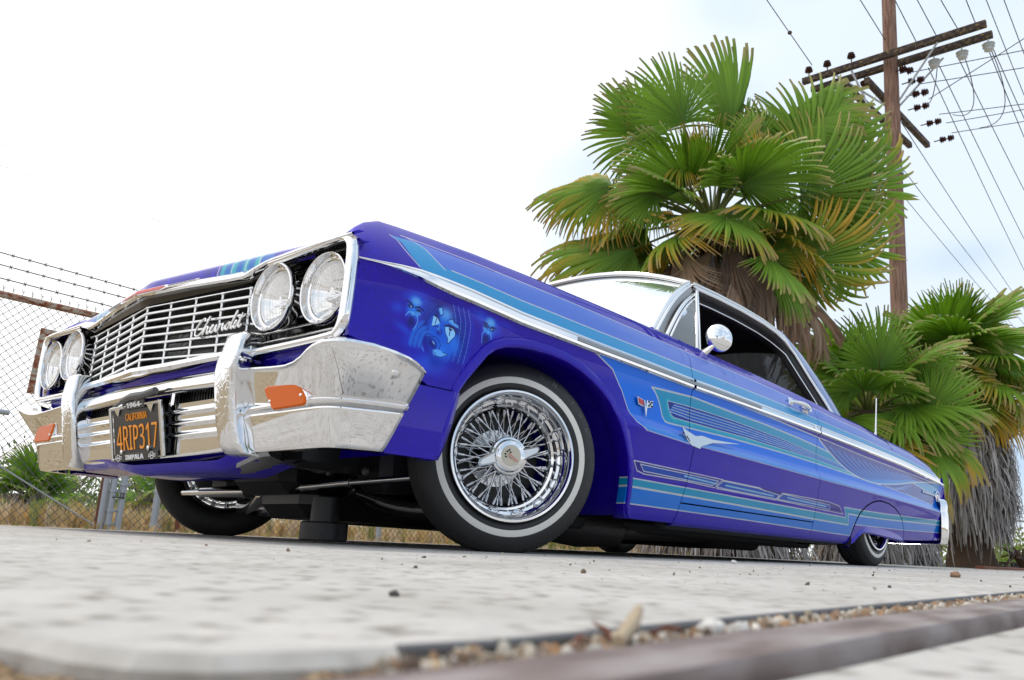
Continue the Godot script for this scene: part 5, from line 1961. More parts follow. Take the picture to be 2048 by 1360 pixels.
	var r := mat("rusty_pipe", Color(1, 1, 1), 0.75)
	r.albedo_texture = noise_tex(27, 0.016, 512, [[0.0, 0.44, 0.56, 0.7, 1.0], [Color(0.70, 0.68, 0.64), Color(0.68, 0.64, 0.58), Color(0.62, 0.45, 0.34), Color(0.52, 0.29, 0.19), Color(0.38, 0.19, 0.13)]], 0.0, FastNoiseLite.TYPE_SIMPLEX, 5)
	r.uv1_triplanar = true
	r.uv1_world_triplanar = true
	r.uv1_scale = V(1.0, 2, 2)
	mat("rust", lin(0.16, 0.055, 0.03), 0.85)
	mat("barbed", lin(0.05, 0.043, 0.038), 0.7, 0.3)
	for k in ["plant", "straw", "skirt"]:
		var m := mat(k, Color(1, 1, 1), 0.5 if k == "plant" else 0.85)
		m.vertex_color_use_as_albedo = true
		m.backlight_enabled = true
		m.backlight = Color(0.7, 0.75, 0.45) if k == "plant" else Color(0.45, 0.42, 0.36)
	M.plant.metallic_specular = 0.4
	mat("bark", lin(0.10, 0.065, 0.045), 0.95)
	mat("dry_wood", lin(0.42, 0.33, 0.22), 0.8)
	mat("white_stone", lin(0.62, 0.60, 0.57), 0.8)
	mat("brown_stone", lin(0.28, 0.17, 0.11), 0.85)
	mat("dark_stone", lin(0.07, 0.06, 0.055), 0.85)
	mat("old_rubber", lin(0.022, 0.02, 0.02), 0.7)


func slab_sheet(edge: Array, top: float, deep: float) -> G:
	var g := G.new()
	g.plate(edge, deep, Transform3D(Basis(V(1, 0, 0), V(0, 0, -1), V(0, 1, 0)), V(0, top - deep, 0)), 0.004)
	return g

func setting() -> void:
	ground_materials()
	var g := G.new()
	# dirt beyond the pad, out to the horizon, with low swells far off
	var rows := []
	for a in [-3000.0, -900.0, -300.0, -120.0, -60.0, -30.0, -16.0, -10.0, -6.0, -3.0, -1.6, -0.9, 2.6, 4.0, 8.0, 20.0, 60.0, 300.0, 3000.0]:
		var row := PackedVector3Array()
		for b in [-3000.0, -600.0, -150.0, -50.0, -25.0, -12.0, -6.0, -3.0, 0.0, 3.0, 6.0, 9.0, 12.0, 16.0, 25.0, 40.0, 70.0, 150.0, 600.0, 3000.0]:
			var far := smooth(20.0, 200.0, absf(a) + absf(b))
			row.append(V(b, -0.035 + 0.6 * far * sin(b * 0.02 + a * 0.013) * (0.4 if a > 0.0 else 1.0) - 0.5 * far, a))
		rows.append(row)
	g.sheet(rows, true)
	structure("ground", g, M.dirt)
	# the concrete pad in two pours with a joint between them; its near corner is broken away
	# (outline points are x and -z)
	var near := [Vector2(-70.0, -1.052), Vector2(-70.0, -1.9), Vector2(-2.1, -1.9), Vector2(-1.93, -2.02), Vector2(-1.84, -2.16), Vector2(-1.825, -2.205), Vector2(-1.813, -2.222), Vector2(-1.806, -2.25), Vector2(-1.803, -2.272), Vector2(-1.796, -2.29), Vector2(-1.782, -2.303), Vector2(-1.755, -2.312), Vector2(-1.7, -2.317), Vector2(-1.5, -2.305), Vector2(-0.6, -2.262), Vector2(2.0, -2.22), Vector2(40.0, -2.2), Vector2(40.0, -1.052)]
	structure("concrete_pad", slab_sheet(near, 0.0, 0.16), M.concrete)
	structure("concrete_pad", slab_sheet([Vector2(-70.0, -1.046), Vector2(40.0, -1.046), Vector2(40.0, -0.4), Vector2(8.6, -0.36), Vector2(8.4, 0.98), Vector2(-1.2, 1.02), Vector2(-70.0, 1.06)], 0.0, 0.16), M.concrete)
	structure("concrete_apron", slab_sheet([Vector2(-2.6, -2.385), Vector2(-1.6, -2.385), Vector2(-0.6, -2.37), Vector2(40.0, -2.33), Vector2(40.0, -60.0), Vector2(-70.0, -60.0), Vector2(-70.0, -2.385)], -0.005, 0.16), M.concrete)
	# steel edging, flangeway grit and the rusty rail
	g = G.new()
	for s in [[-1.735, 2.3165, -1.70, 2.3205], [-1.70, 2.3205, -1.5, 2.3085], [-1.5, 2.3085, -0.6, 2.2655], [-0.6, 2.2655, 2.0, 2.2235], [2.0, 2.2235, 12.0, 2.2135]]:
		var p := V(s[0], -0.05, s[1])
		var q := V(s[2], -0.05, s[3])
		g.box((p + q) / 2.0, V(p.distance_to(q), 0.1025, 0.006), 0.001, Basis(V(0, 1, 0), -atan2(q.z - p.z, q.x - p.x)))
	solo("steel_edging", g, M.edge_steel, "dark steel strip edging the concrete pad beside the grit-filled gap", "edging")
	g = G.new()
	rows = []
	for e in [[0.0, -0.06], [0.0, -0.004], [0.003, 0.0], [0.4, 0.0015], [0.97, 0.0], [1.0, -0.004], [1.0, -0.06]]:
		var row := PackedVector3Array()
		for x in [-2.6, -2.2, -1.9, -1.75, -1.65, -1.55, -1.45, -1.3, -1.1, -0.9, -0.6, 0.0, 1.0, 2.0, 6.0, 12.0]:
			var z0 := along([-1.75, 2.3455, -1.58, 2.338, -0.94, 2.3125, 2.0, 2.262, 12.0, 2.25], x)
			var z1 := along([-1.75, 2.382, -1.19, 2.362, -0.5, 2.342, 2.0, 2.295, 12.0, 2.285], x)
			row.append(V(x, e[1], lerpf(z0, z1, e[0])))
		rows.append(row)
	g.creased(rows, 40.0)
	solo("steel_rail", g, M.rail_steel, "rusty flat-topped rail set in the concrete nearest the viewer", "rail")
	g = G.new()
	g.box(V(12.0, 0.0, 0.30), V(9.0, 0.06, 0.09), 0.01, Basis(V(0, 1, 0), 0.03))
	solo("far_rail", g, M.rust, "dark rusty rail end lying past the pad at the far right", "rail")
	g = G.new()
	rows = []
	var fl := FastNoiseLite.new()
	fl.seed = 4
	fl.frequency = 30.0
	for i in 26:
		var row := PackedVector3Array()
		for j in 150:
			var x := -2.4 + 0.02 * j + 0.0004 * j * j
			var z := 1.95 + 0.398 * i / 25.0
			row.append(V(x, lerpf(-0.016, -0.0035, smooth(-1.80, -1.72, x)) + 0.004 * fl.get_noise_2d(x, z) + 0.003 * fl.get_noise_2d(x * 4.0, z * 4.0), z))
		rows.append(row)
	g.sheet(rows, true)
	structure("grit", g, M.grit).set_meta("kind", "stuff")
	g = G.new()
	rows = []
	for i in 30:
		var row := PackedVector3Array()
		for j in 40:
			var x := -2.05 + 0.33 * j / 39.0
			var z := 2.05 + 0.30 * i / 29.0
			row.append(V(x, lerpf(-0.0075, -0.0045, smooth(-1.79, -1.73, x)) + 0.0035 * fl.get_noise_2d(x * 2.0, z * 2.0) + 0.002 * fl.get_noise_2d(x * 7.0, z * 7.0), z))
		rows.append(row)
	g.sheet(rows, true)
	structure("soil", g, M.soil)
	gravel()


func stone(r: float, seed_: int) -> ArrayMesh:
	var g := G.new()
	var f := FastNoiseLite.new()
	f.seed = seed_
	f.frequency = 0.9
	var rows := []
	for i in 7:
		var row := PackedVector3Array()
		for j in 9:
			var a := PI * i / 6.0
			var b := TAU * (j % 8) / 8.0
			var d := V(sin(a) * cos(b), cos(a) * 0.7, sin(a) * sin(b))
			row.append(d * r * (1.0 + 0.55 * f.get_noise_3d(d.x * 1.6, d.y * 1.6, d.z * 1.6)))
		rows.append(row)
	for i in 6:
		for j in 8:
			g.quad(rows[i][j], rows[i][j + 1], rows[i + 1][j + 1], rows[i + 1][j])
	return g.mesh()

func scatter(called: String, mesh: Mesh, m: Material, places: Array, label: String, category: String) -> void:
	var mm := MultiMesh.new()
	mm.transform_format = MultiMesh.TRANSFORM_3D
	mm.use_colors = true
	mm.mesh = mesh
	mm.instance_count = places.size()
	for i in places.size():
		mm.set_instance_transform(i, places[i][0])
		mm.set_instance_color(i, places[i][1])
	var o := MultiMeshInstance3D.new()
	o.name = numbered(called)
	o.multimesh = mm
	o.material_override = m
	add_child(o)
	tag(o, label, category)
	o.set_meta("kind", "stuff")

func gravel() -> void:
	var m := mat("pebbles", Color(1, 1, 1), 0.9)
	m.vertex_color_use_as_albedo = true
	var pl := []
	var tones := [Color(0.45, 0.38, 0.29), Color(0.55, 0.50, 0.42), Color(0.30, 0.21, 0.14), Color(0.62, 0.58, 0.52), Color(0.18, 0.13, 0.10), Color(0.40, 0.24, 0.13)]
	for i in 4200:    # in the flangeway and the broken corner
		var x := -1.95 + pow(rng.randf(), 1.5) * 3.2
		var z0 := along([-1.95, 2.0, -1.83, 2.2, -1.8, 2.30, -1.7, 2.326, -1.5, 2.314, -0.6, 2.270, 2.0, 2.23], x)
		var z1 := along([-1.75, 2.344, -1.58, 2.336, -0.94, 2.311, 2.0, 2.262], x)
		var s := 0.0006 + 0.0022 * pow(rng.randf(), 3.0)
		pl.append([Transform3D(Basis.from_euler(V(rng.randf() * 6, rng.randf() * 6, rng.randf() * 6)) * Basis.from_scale(V(s, s * 0.8, s * 1.3)), V(x, lerpf(-0.0135, -0.002, smooth(-1.80, -1.72, x)) + s * 0.3, lerpf(z0, z1, rng.randf()))), tones[rng.randi() % 6] * (0.7 + 0.5 * rng.randf())])
	scatter("gravel_in_gap", stone(1.0, 1), m, pl, "tan grit and small stones filling the gap beside the rail", "gravel")
	pl = []
	for i in 700:     # loose specks on the pad, thicker towards the tail of the car
		var x := -1.4 + pow(rng.randf(), 1.2) * 8.0
		var z := 1.02 + 1.2 * rng.randf()
		var s := 0.0006 + 0.0032 * pow(rng.randf(), 7.0)
		pl.append([Transform3D(Basis.from_euler(V(rng.randf() * 6, rng.randf() * 6, rng.randf() * 6)) * Basis.from_scale(V(s, s * 0.7, s * 1.2)), V(x, s * 0.4, z)), tones[[0, 2, 4, 4, 2, 3][rng.randi() % 6]] * (0.5 + 0.6 * rng.randf())])
	scatter("gravel_on_pad", stone(1.0, 2), m, pl, "dark specks of gravel strewn over the open concrete", "gravel")
	var g: G
	for s in [[0.35, 1.95, 0.012, "brown_stone", "reddish brown pebble alone on the open concrete right of the car"], [-0.85, 2.17, 0.0022, "dark_stone", "tiny dark pebble on the concrete between rail and sill of the car"], [-1.585, 2.331, 0.0052, "white_stone", "chalk white pebble in the gap between the pad and the rail"], [-1.558, 2.330, 0.0036, "white_stone", "flat pale pebble right of the chalk white one in the gap"], [-1.43, 2.322, 0.0034, "brown_stone", "orange brown pebble in the gap past the pale ones"], [-1.385, 2.318, 0.0028, "white_stone", "small white pebble farthest along the gap beside the rail"], [-1.60, 2.16, 0.0026, "dark_stone", "black pebble on the blurred concrete ahead of the front wheel"], [0.55, 1.28, 0.009, "white_stone", "white chip at the edge of the car's shadow behind the front wheel"]]:
		var o := tag(part("pebble", stone(s[2], int(s[2] * 10000)), M[s[3]]), s[4], "pebble")
		o.position = V(s[0], (-0.002 if s[1] > 2.3 else 0.0) + s[2] * 0.5, s[1])
	g = G.new()
	g.tube([V(-1.668, 0.0015, 2.343), V(-1.650, 0.005, 2.336), V(-1.634, 0.009, 2.3285)], [0.0022, 0.0027, 0.0018], 7)
	solo("wood_splinter", g, M.dry_wood, "pale wood splinter leaning across the gap beside the rail", "splinter")
	for s in [[-1.68, 2.336, 0.4], [-1.652, 2.326, 1.3], [-1.618, 2.330, -0.5]]:
		g = G.new()
		g.tube([V(-0.007, 0, 0), V(0, 0.0016, 0.001), V(0.007, 0.0004, 0)], [0.0004, 0.0012, 0.0003], 5)
		var o: Node3D = solo("twig", g, M.rust, ["brown twig at the left end of the splinter in the gap", "short brown twig standing behind the splinter", "brown twig right of the splinter in the gap"][[-1.68, -1.652, -1.618].find(s[0])], "twig")
		o.transform = Transform3D(Basis(V(0, 1, 0), s[2]) * Basis(V(0, 0, 1), 0.5 if s[2] > 1.0 else 0.1), V(s[0], 0.001, s[1]))


# ---------------------------------------------------------------- palms, shrubs, grass
const GREEN := Color(0.20, 0.36, 0.035)
const DARKG := Color(0.10, 0.22, 0.03)
const YELLOW := Color(0.66, 0.40, 0.05)
const TAN := Color(0.50, 0.36, 0.20)

# a fan leaf of radius one: hub at the origin, its middle finger along y, its face towards z
func fan_leaf(seed_: int, spread: float, yellow: float, droop: float, fold: float, dead := false) -> ArrayMesh:
	var r := RandomNumberGenerator.new()
	r.seed = seed_
	var g := G.new()
	var n := 44
	for k in n:
		var a0 := spread * (float(k) / n - 0.5)
		var a1 := spread * (float(k + 1) / n - 0.5)
		var am := (a0 + a1) / 2.0
		var u := absf(am) / (spread / 2.0)
		var length := (1.0 - 0.32 * u * u) * (0.92 + 0.14 * r.randf())
		var split := 0.58 + 0.08 * r.randf()
		var bend := droop * (0.7 + 0.6 * r.randf())
		var swing := (r.randf() - 0.5) * 0.08
		var tone := 0.85 + 0.3 * r.randf()
		var dry := clampf(yellow * (0.4 + 0.9 * r.randf()) + yellow * 0.5 * u, 0.0, 1.0)
		var rows := []
		var cols := []
		for s in [0.0, 0.16, 0.34, split, split + 0.14, split + 0.27, 1.0]:
			var rad: float = s * length
			var w := 1.0 if s <= split else maxf(0.04, 1.0 - (s - split) / (1.0 - split))
			var ww := lerpf(am, a0, w)
			var we := lerpf(am, a1, w)
			var hang := 0.0
			if s > split - 0.1:
				hang = bend * pow((s - split + 0.1) / 0.5, 2.0) * 0.34
			var base_y := -0.10 * rad * rad * droop
			var P := func(a: float, up: float):
				var q := V(sin(a + swing * s) * rad, cos(a + swing * s) * rad, 0.0)
				q.z = -fold * absf(q.x) + up * 0.016 * minf(1.0, rad * 3.0) + base_y - hang
				q.x *= 1.0 - 0.2 * fold
				q.y -= hang * 0.35
				return q
			rows.append(PackedVector3Array([P.call(ww, -1.0), P.call(am, 1.0), P.call(we, -1.0)]))
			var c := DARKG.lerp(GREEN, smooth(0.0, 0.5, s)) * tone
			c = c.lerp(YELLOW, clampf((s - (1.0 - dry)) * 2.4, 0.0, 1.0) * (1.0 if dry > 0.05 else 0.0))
			if s > 0.9:
				c = c.lerp(TAN, 0.5 + 0.5 * yellow)
			if dead:
				c = Color(0.34, 0.20, 0.12).lerp(Color(0.46, 0.37, 0.28), r.randf()) * tone
			c.a = 1.0
			cols.append(c)
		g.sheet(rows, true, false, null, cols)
	return g.mesh()

var leaves := []
var deads := []

func make_leaves() -> void:
	var y := [0.06, 0.12, 0.2, 0.32, 0.45, 0.62, 0.12, 0.4]
	for i in 8:
		leaves.append(fan_leaf(100 + i, [3.5, 3.9, 3.3, 3.7, 3.4, 3.0, 2.4, 2.7][i], y[i], [0.25, 0.4, 0.6, 0.5, 0.8, 1.1, 0.2, 0.5][i], [0.10, 0.2, 0.25, 0.15, 0.3, 0.4, 0.5, 0.35][i]))
	for i in 3:
		deads.append(fan_leaf(200 + i, [1.1, 1.5, 0.8][i], 1.0, [0.5, 0.8, 0.3][i], [0.7, 0.9, 0.5][i], true))

# one frond: stalk from the crown and a leaf at hub, pointing along dir, its face towards face
func frond(palm: Node3D, crown: Vector3, hub: Vector3, dir: Vector3, face: Vector3, size: float, kind: int) -> void:
	var d := dir.normalized()
	var z := (face - d * face.dot(d)).normalized()
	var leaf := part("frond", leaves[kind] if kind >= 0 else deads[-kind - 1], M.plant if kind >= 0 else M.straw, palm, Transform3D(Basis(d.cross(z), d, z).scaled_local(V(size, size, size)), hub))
	var g := G.new()
	g.col = Color(0.16, 0.19, 0.04) if kind >= 0 else Color(0.20, 0.12, 0.06)
	var mid := crown.lerp(hub, 0.5) + V(0, 0.06 if kind >= 0 else 0.1, 0) * crown.distance_to(hub)
	g.tube([crown, crown.lerp(mid, 0.5) + V(0, 0.02, 0), mid, hub, hub + d * size * 0.25], [0.032, 0.02, 0.014, 0.010, 0.003], 6)
	part("stalk", g.mesh(), M.plant, leaf, leaf.transform.affine_inverse())

# dead leaf bases hanging down a trunk: many thin strips
func shag(palm: Node3D, top: float, bottom: float, prof: Array, count: int, seed_: int, brown: float) -> void:
	var r := RandomNumberGenerator.new()
	r.seed = seed_
	var g := G.new()
	for i in count:
		var a := r.randf() * TAU
		var y := lerpf(bottom, top, r.randf())
		var rad := along(prof, y) * (0.72 + 0.34 * r.randf())
		var len := 0.22 + 0.5 * r.randf() * r.randf()
		var w := 0.006 + 0.016 * r.randf()
		var o := V(cos(a), 0, sin(a))
		var t := V(-sin(a), 0, cos(a))
		var lean := (r.randf() - 0.5) * 0.3
		var p := o * rad + V(0, y, 0)
		var c := Color(0.26, 0.245, 0.24).lerp(Color(0.50, 0.485, 0.48), r.randf()).lerp(Color(0.30, 0.19, 0.12), brown * r.randf() + (0.5 if r.randf() < 0.08 else 0.0)) * (0.45 + 0.75 * r.randf())
		c.a = 1.0
		g.col = c
		var rows := []
		for k in 4:
			var u := k / 3.0
			var q := p + V(0, -len * u, 0) + o * (0.10 * sin(u * 2.2) * (0.4 + r.randf() * 0.5) + 0.02) + t * (lean * len * u)
			q.y = maxf(q.y, 0.0)
			var ww := w * (1.0 - 0.75 * u)
			rows.append(PackedVector3Array([q - t * ww, q + o * ww * 0.6, q + t * ww]))
		g.sheet(rows)
	piece("dead_skirt", g, M.skirt, palm).set_meta("kind", "stuff")

func trunk(palm: Node3D, height: float, r0: float, r1: float) -> void:
	var g := G.new()
	var rows := []
	for i in 15:
		var u := i / 14.0
		var row := PackedVector3Array()
		for k in 15:
			var a := TAU * (k % 14) / 14.0
			row.append(V(cos(a), 0, sin(a)) * lerpf(r0, r1, u) * (1.0 + 0.10 * sin(k * 2.6 + i * 1.9) + (0.25 * (1.0 - u * 6.0) if u < 0.16 else 0.0)) + V(0, height * u, 0))
		rows.append(row)
	g.sheet(rows, false, true)
	piece("trunk", g, M.bark, palm)

# a crown of n fronds all round
func crown(palm: Node3D, at: Vector3, n: int, size: float, reach: float, seed_: int, low := -0.5) -> void:
	var r := RandomNumberGenerator.new()
	r.seed = seed_
	for i in n:
		var u := (i + 0.5) / n
		var az := i * 2.39996 + r.randf() * 0.5
		var el := lerpf(1.45, low, pow(u, 0.8)) + (r.randf() - 0.5) * 0.2
		var d := V(cos(az) * cos(el), sin(el), sin(az) * cos(el))
		var len := reach * (0.75 + 0.4 * r.randf()) * (0.7 + 0.3 * u)
		var hub := at + d * len - V(0, 0.12 * u, 0)
		var dir := (d + V(0, -0.25 - 0.35 * u, 0) + V(r.randf() - 0.5, r.randf() - 0.5, r.randf() - 0.5) * 0.35).normalized()
		var kind := mini(7, int(lerpf(0.0, 5.4, u * u) + r.randf() * 1.6))
		if r.randf() < 0.2:
			kind = 6 if u < 0.5 else 7
		frond(palm, at, hub, dir, V(0, 1, 0) + d * 0.35 + V(r.randf() - 0.5, 0, r.randf() - 0.5) * 0.9, size * (0.8 + 0.35 * r.randf()), kind)

func plants() -> void:
	make_leaves()
	# the big palm behind the roof of the car
	var A := thing("fan_palm", "tallest fan palm, with long brown dead fronds, rising behind the car's roof", "palm tree", "", V(5.9, -0.03, -1.55))
	trunk(A, 3.35, 0.27, 0.17)
	shag(A, 3.15, 0.1, [0.0, 0.85, 0.4, 0.72, 1.2, 0.52, 2.2, 0.42, 3.2, 0.30], 4200, 5, 0.25)
	var rt := V(0.656, 0, 0.755)
	var aw := V(0.755, 0, -0.656)
	var top := V(-0.05, 3.52, 0.0)
	# hub right, up, tip right, up, hub away, tip away, turn of the face, kind (right, up, away in metres from the crown)
	for f in [[-0.41, 0.89, -0.63, 1.45, -0.5, -0.6, 12, 0], [-0.62, 1.04, -1.08, 1.58, 0.1, 0.2, -20, 1], [-0.71, 1.12, -0.62, 1.72, 0.3, 0.35, 35, 0],
		[0.24, 1.14, 0.52, 1.99, 0.1, 0.1, 52, 6], [0.43, 1.25, 0.60, 1.70, 0.4, 0.5, 20, 0], [0.58, 1.04, 1.28, 1.62, -0.1, -0.1, -58, 6], [0.56, 0.95, 1.08, 1.25, 0.2, 0.3, 30, 2],
		[0.95, 0.67, 1.75, 1.10, -0.25, -0.3, 22, 1], [1.40, 0.41, 2.20, 0.48, -0.1, 0.1, 38, 3], [0.78, 0.15, 1.64, 0.28, -0.45, -0.5, 40, 2], [1.25, -0.17, 2.0, -0.19, 0.0, 0.1, 40, 3],
		[0.80, -0.45, 1.60, -0.76, -0.2, -0.1, 55, 4], [0.10, -0.03, 0.12, -0.48, -0.55, -0.65, 8, 2], [-0.70, 0.09, -1.12, -0.08, -0.5, -0.55, 10, 2], [-1.09, 0.24, -1.68, 0.0, -0.3, -0.3, 16, 4],
		[-1.27, 0.43, -1.81, 0.28, 0.25, 0.3, 32, 3], [-0.85, -0.40, -1.79, -0.50, -0.2, -0.15, 22, 4], [-0.75, -0.52, -1.55, -0.74, -0.1, 0.0, 30, 5], [-0.80, -0.25, -1.62, -0.25, 0.2, 0.3, 35, 3], [-0.65, -0.40, -0.56, -0.72, 0.1, 0.2, 15, 4], [-0.32, 0.56, -0.60, 0.30, -0.3, -0.4, 45, 4],
		[-0.32, 0.56, 0.16, 0.68, -0.2, -0.1, 60, 5], [0.37, 0.76, 0.50, 1.14, -0.25, -0.3, 5, 2], [0.50, 0.88, 0.95, 0.80, -0.1, 0.0, 28, 1], [0.45, -0.37, 0.60, -0.76, -0.15, -0.1, 58, 7],
		[-1.0, 0.50, -1.28, 0.62, 0.5, 0.6, 30, 3], [0.2, 0.9, 0.1, 1.4, 0.6, 0.8, 20, 1], [0.9, 0.3, 1.5, 0.5, 0.7, 0.9, 25, 2], [-0.6, 0.5, -1.0, 0.8, 0.7, 0.9, 20, 2], [0.3, -0.1, 0.7, -0.3, 0.8, 1.1, 20, 3], [0.62, -0.22, 0.95, -0.62, -0.3, -0.35, 20, 5], [0.33, 0.45, 0.62, 0.62, -0.4, -0.5, 40, 4]]:
		var hub: Vector3 = top + (rt * f[0] + V(0, f[1], 0) + aw * f[4]) * 1.04 + V(0, 0.04, 0)
		var tip: Vector3 = top + (rt * f[2] + V(0, f[3], 0) + aw * f[5]) * 1.14 + V(0, 0.04, 0)
		var d: Vector3 = tip - hub
		frond(A, top, hub, d, -aw.rotated(d.normalized(), deg_to_rad(f[6])) + V(0, 0.15, 0), d.length() * 1.02, f[7])
	crown(A, top, 20, 0.82, 0.72, 41, -0.5)
	# hanging dead fronds
	var r := RandomNumberGenerator.new()
	r.seed = 77
	for i in 46:
		var a := i * 2.4
		var out := V(cos(a), 0, sin(a))
		var hub: Vector3 = top + out * (0.22 + 0.30 * r.randf()) + V(0, -0.25 - 0.55 * r.randf(), 0)
		frond(A, top + V(0, -0.15, 0), hub, V(0, -1, 0) + out * (0.05 + 0.55 * r.randf()) + V(-out.z, 0, out.x) * (r.randf() - 0.5) * 0.6, out + V(r.randf() - 0.5, 0, r.randf() - 0.5) * 2.2, 0.5 + 0.55 * r.randf(), -1 - r.randi() % 3)
	for f in [[0.45, -0.35, 1.05, -1.0, -0.3], [0.55, -0.45, 1.30, -1.35, -0.2], [0.5, -0.4, 0.85, -1.25, -0.4], [0.62, -0.5, 1.45, -1.15, 0.0], [0.4, -0.5, 0.62, -1.4, -0.35]]:
		var hub: Vector3 = top + rt * f[0] + V(0, f[1], 0) + aw * f[4]
		var d: Vector3 = rt * (f[2] - f[0]) + V(0, f[3] - f[1], 0)
		frond(A, top + V(0, -0.1, 0), hub, d, -aw + rt * 0.4, d.length() * 1.1, -1 - r.randi() % 2)
	# palms at the tail of the car
	var B := thing("fan_palm", "stout fan palm at the far right with a thick grey ragged skirt", "palm tree", "", V(11.0, -0.03, -0.42))
	trunk(B, 2.75, 0.26, 0.2)
	shag(B, 2.75, 0.62, [0.3, 0.30, 0.7, 0.44, 1.0, 0.56, 1.6, 0.56, 2.2, 0.48, 2.75, 0.3], 4200, 6, 0.12)
	crown(B, V(0, 2.85, 0), 44, 0.85, 0.66, 11, -1.0)
	var C := thing("fan_palm", "low bushy fan palm with broad bright green leaves behind the car's tail", "palm tree", "", V(8.1, -0.03, -0.75))
	trunk(C, 1.75, 0.26, 0.2)
	shag(C, 1.6, 0.05, [0.0, 0.62, 0.4, 0.56, 1.0, 0.46, 1.7, 0.3], 3600, 7, 0.2)
	crown(C, V(0, 1.72, 0), 26, 0.80, 0.70, 12, -0.7)
	for f in [[-0.05, 0.45, 0.0, 1.1, -0.5, 8, 0], [0.42, 0.25, 0.95, 0.35, -0.45, 20, 1], [-0.35, 0.25, -0.8, 0.3, -0.4, 15, 2], [0.45, 0.0, 1.0, -0.1, -0.55, 30, 1], [0.35, -0.25, 0.85, -0.55, -0.6, 25, 2]]:
		var hub: Vector3 = V(0, 1.72, 0) + rt * f[0] + V(0, f[1], 0) + aw * f[4]
		var d: Vector3 = rt * (f[2] - f[0]) + V(0, f[3] - f[1], 0) - aw * 0.1
		frond(C, V(0, 1.72, 0), hub, d, -aw.rotated(d.normalized(), deg_to_rad(f[5])), d.length() * 1.15, f[6])
	var D := thing("fan_palm", "fan palm standing behind the pole, its crown above the low palm", "palm tree", "", V(11.6, -0.03, -2.1))
	trunk(D, 2.7, 0.25, 0.2)
	shag(D, 2.6, 0.1, [0.0, 0.6, 1.0, 0.55, 2.6, 0.35], 1500, 8, 0.2)
	crown(D, V(0, 2.75, 0), 30, 0.85, 0.65, 13, -0.6)
	var E := thing("fan_palm", "young fan palm behind the wire fence at the left edge", "palm tree", "", V(1.75, -0.05, -8.0))
	trunk(E, 0.3, 0.2, 0.18)
	shag(E, 0.35, 0.02, [0.0, 0.5, 0.35, 0.3], 800, 9, 0.8)
	crown(E, V(0, 0.30, 0), 20, 0.42, 0.36, 14, -0.3)
	var F := thing("fan_palm", "small fan palm behind the fence between the gate posts", "palm tree", "", V(3.6, -0.05, -8.6))
	trunk(F, 0.4, 0.2, 0.18)
	shag(F, 0.5, 0.02, [0.0, 0.38, 0.5, 0.28], 500, 10, 0.9)
	crown(F, V(0, 0.35, 0), 18, 0.42, 0.38, 15, -0.3)
	var Hh := thing("fan_palm", "distant fan palm seen only in the car's chrome, behind the viewer", "palm tree", "", V(-9.5, -0.03, 12.0))
	trunk(Hh, 4.2, 0.28, 0.2)
	shag(Hh, 4.0, 1.0, [0.0, 0.4, 4.0, 0.4], 900, 10, 0.3)
	crown(Hh, V(0, 4.3, 0), 26, 0.9, 0.8, 16, -0.7)
	shrubs()
	grass()

func shrub(at: Vector3, w: float, h: float, n: int, seed_: int, c0: Color, c1: Color, label: String, group := "") -> void:
	var r := RandomNumberGenerator.new()
	r.seed = seed_
	var t := thing("shrub", label, "shrub", group, at)
	var g := G.new()
	for i in 7:
		var a := i * 2.4
		g.tube([V(0, 0, 0), V(cos(a) * w * 0.2, h * 0.45, sin(a) * w * 0.2), V(cos(a) * w * 0.4, h * 0.85, sin(a) * w * 0.4)], [0.02 * h, 0.012 * h, 0.004 * h], 5)
	piece("stem", g, M.bark, t)
	g = G.new()
	for i in n:
		var cl := V(r.randf() - 0.5, r.randf(), r.randf() - 0.5)
		var d := V(cl.x, 0, cl.z).length() * 2.0
		var y := cl.y * (1.0 - 0.55 * d * d) * (0.85 + 0.25 * sin(cl.x * 17.0 + seed_) * cos(cl.z * 13.0))
		var p := V(cl.x * w, y * h, cl.z * w)
		var s := h * (0.03 + 0.05 * r.randf())
		var up := V(r.randf() - 0.5, 0.2 + r.randf(), r.randf() - 0.5).normalized()
		var sd := up.cross(V(r.randf() - 0.5, r.randf() - 0.5, r.randf() - 0.5)).normalized()
		var c := c0.lerp(c1, r.randf())
		c.a = 1.0
		g.col = c
		g.quad(p, p + (up * 0.5 + sd * 0.3) * s, p + up * s, p + (up * 0.5 - sd * 0.3) * s)
	piece("leaves", g, M.plant, t)

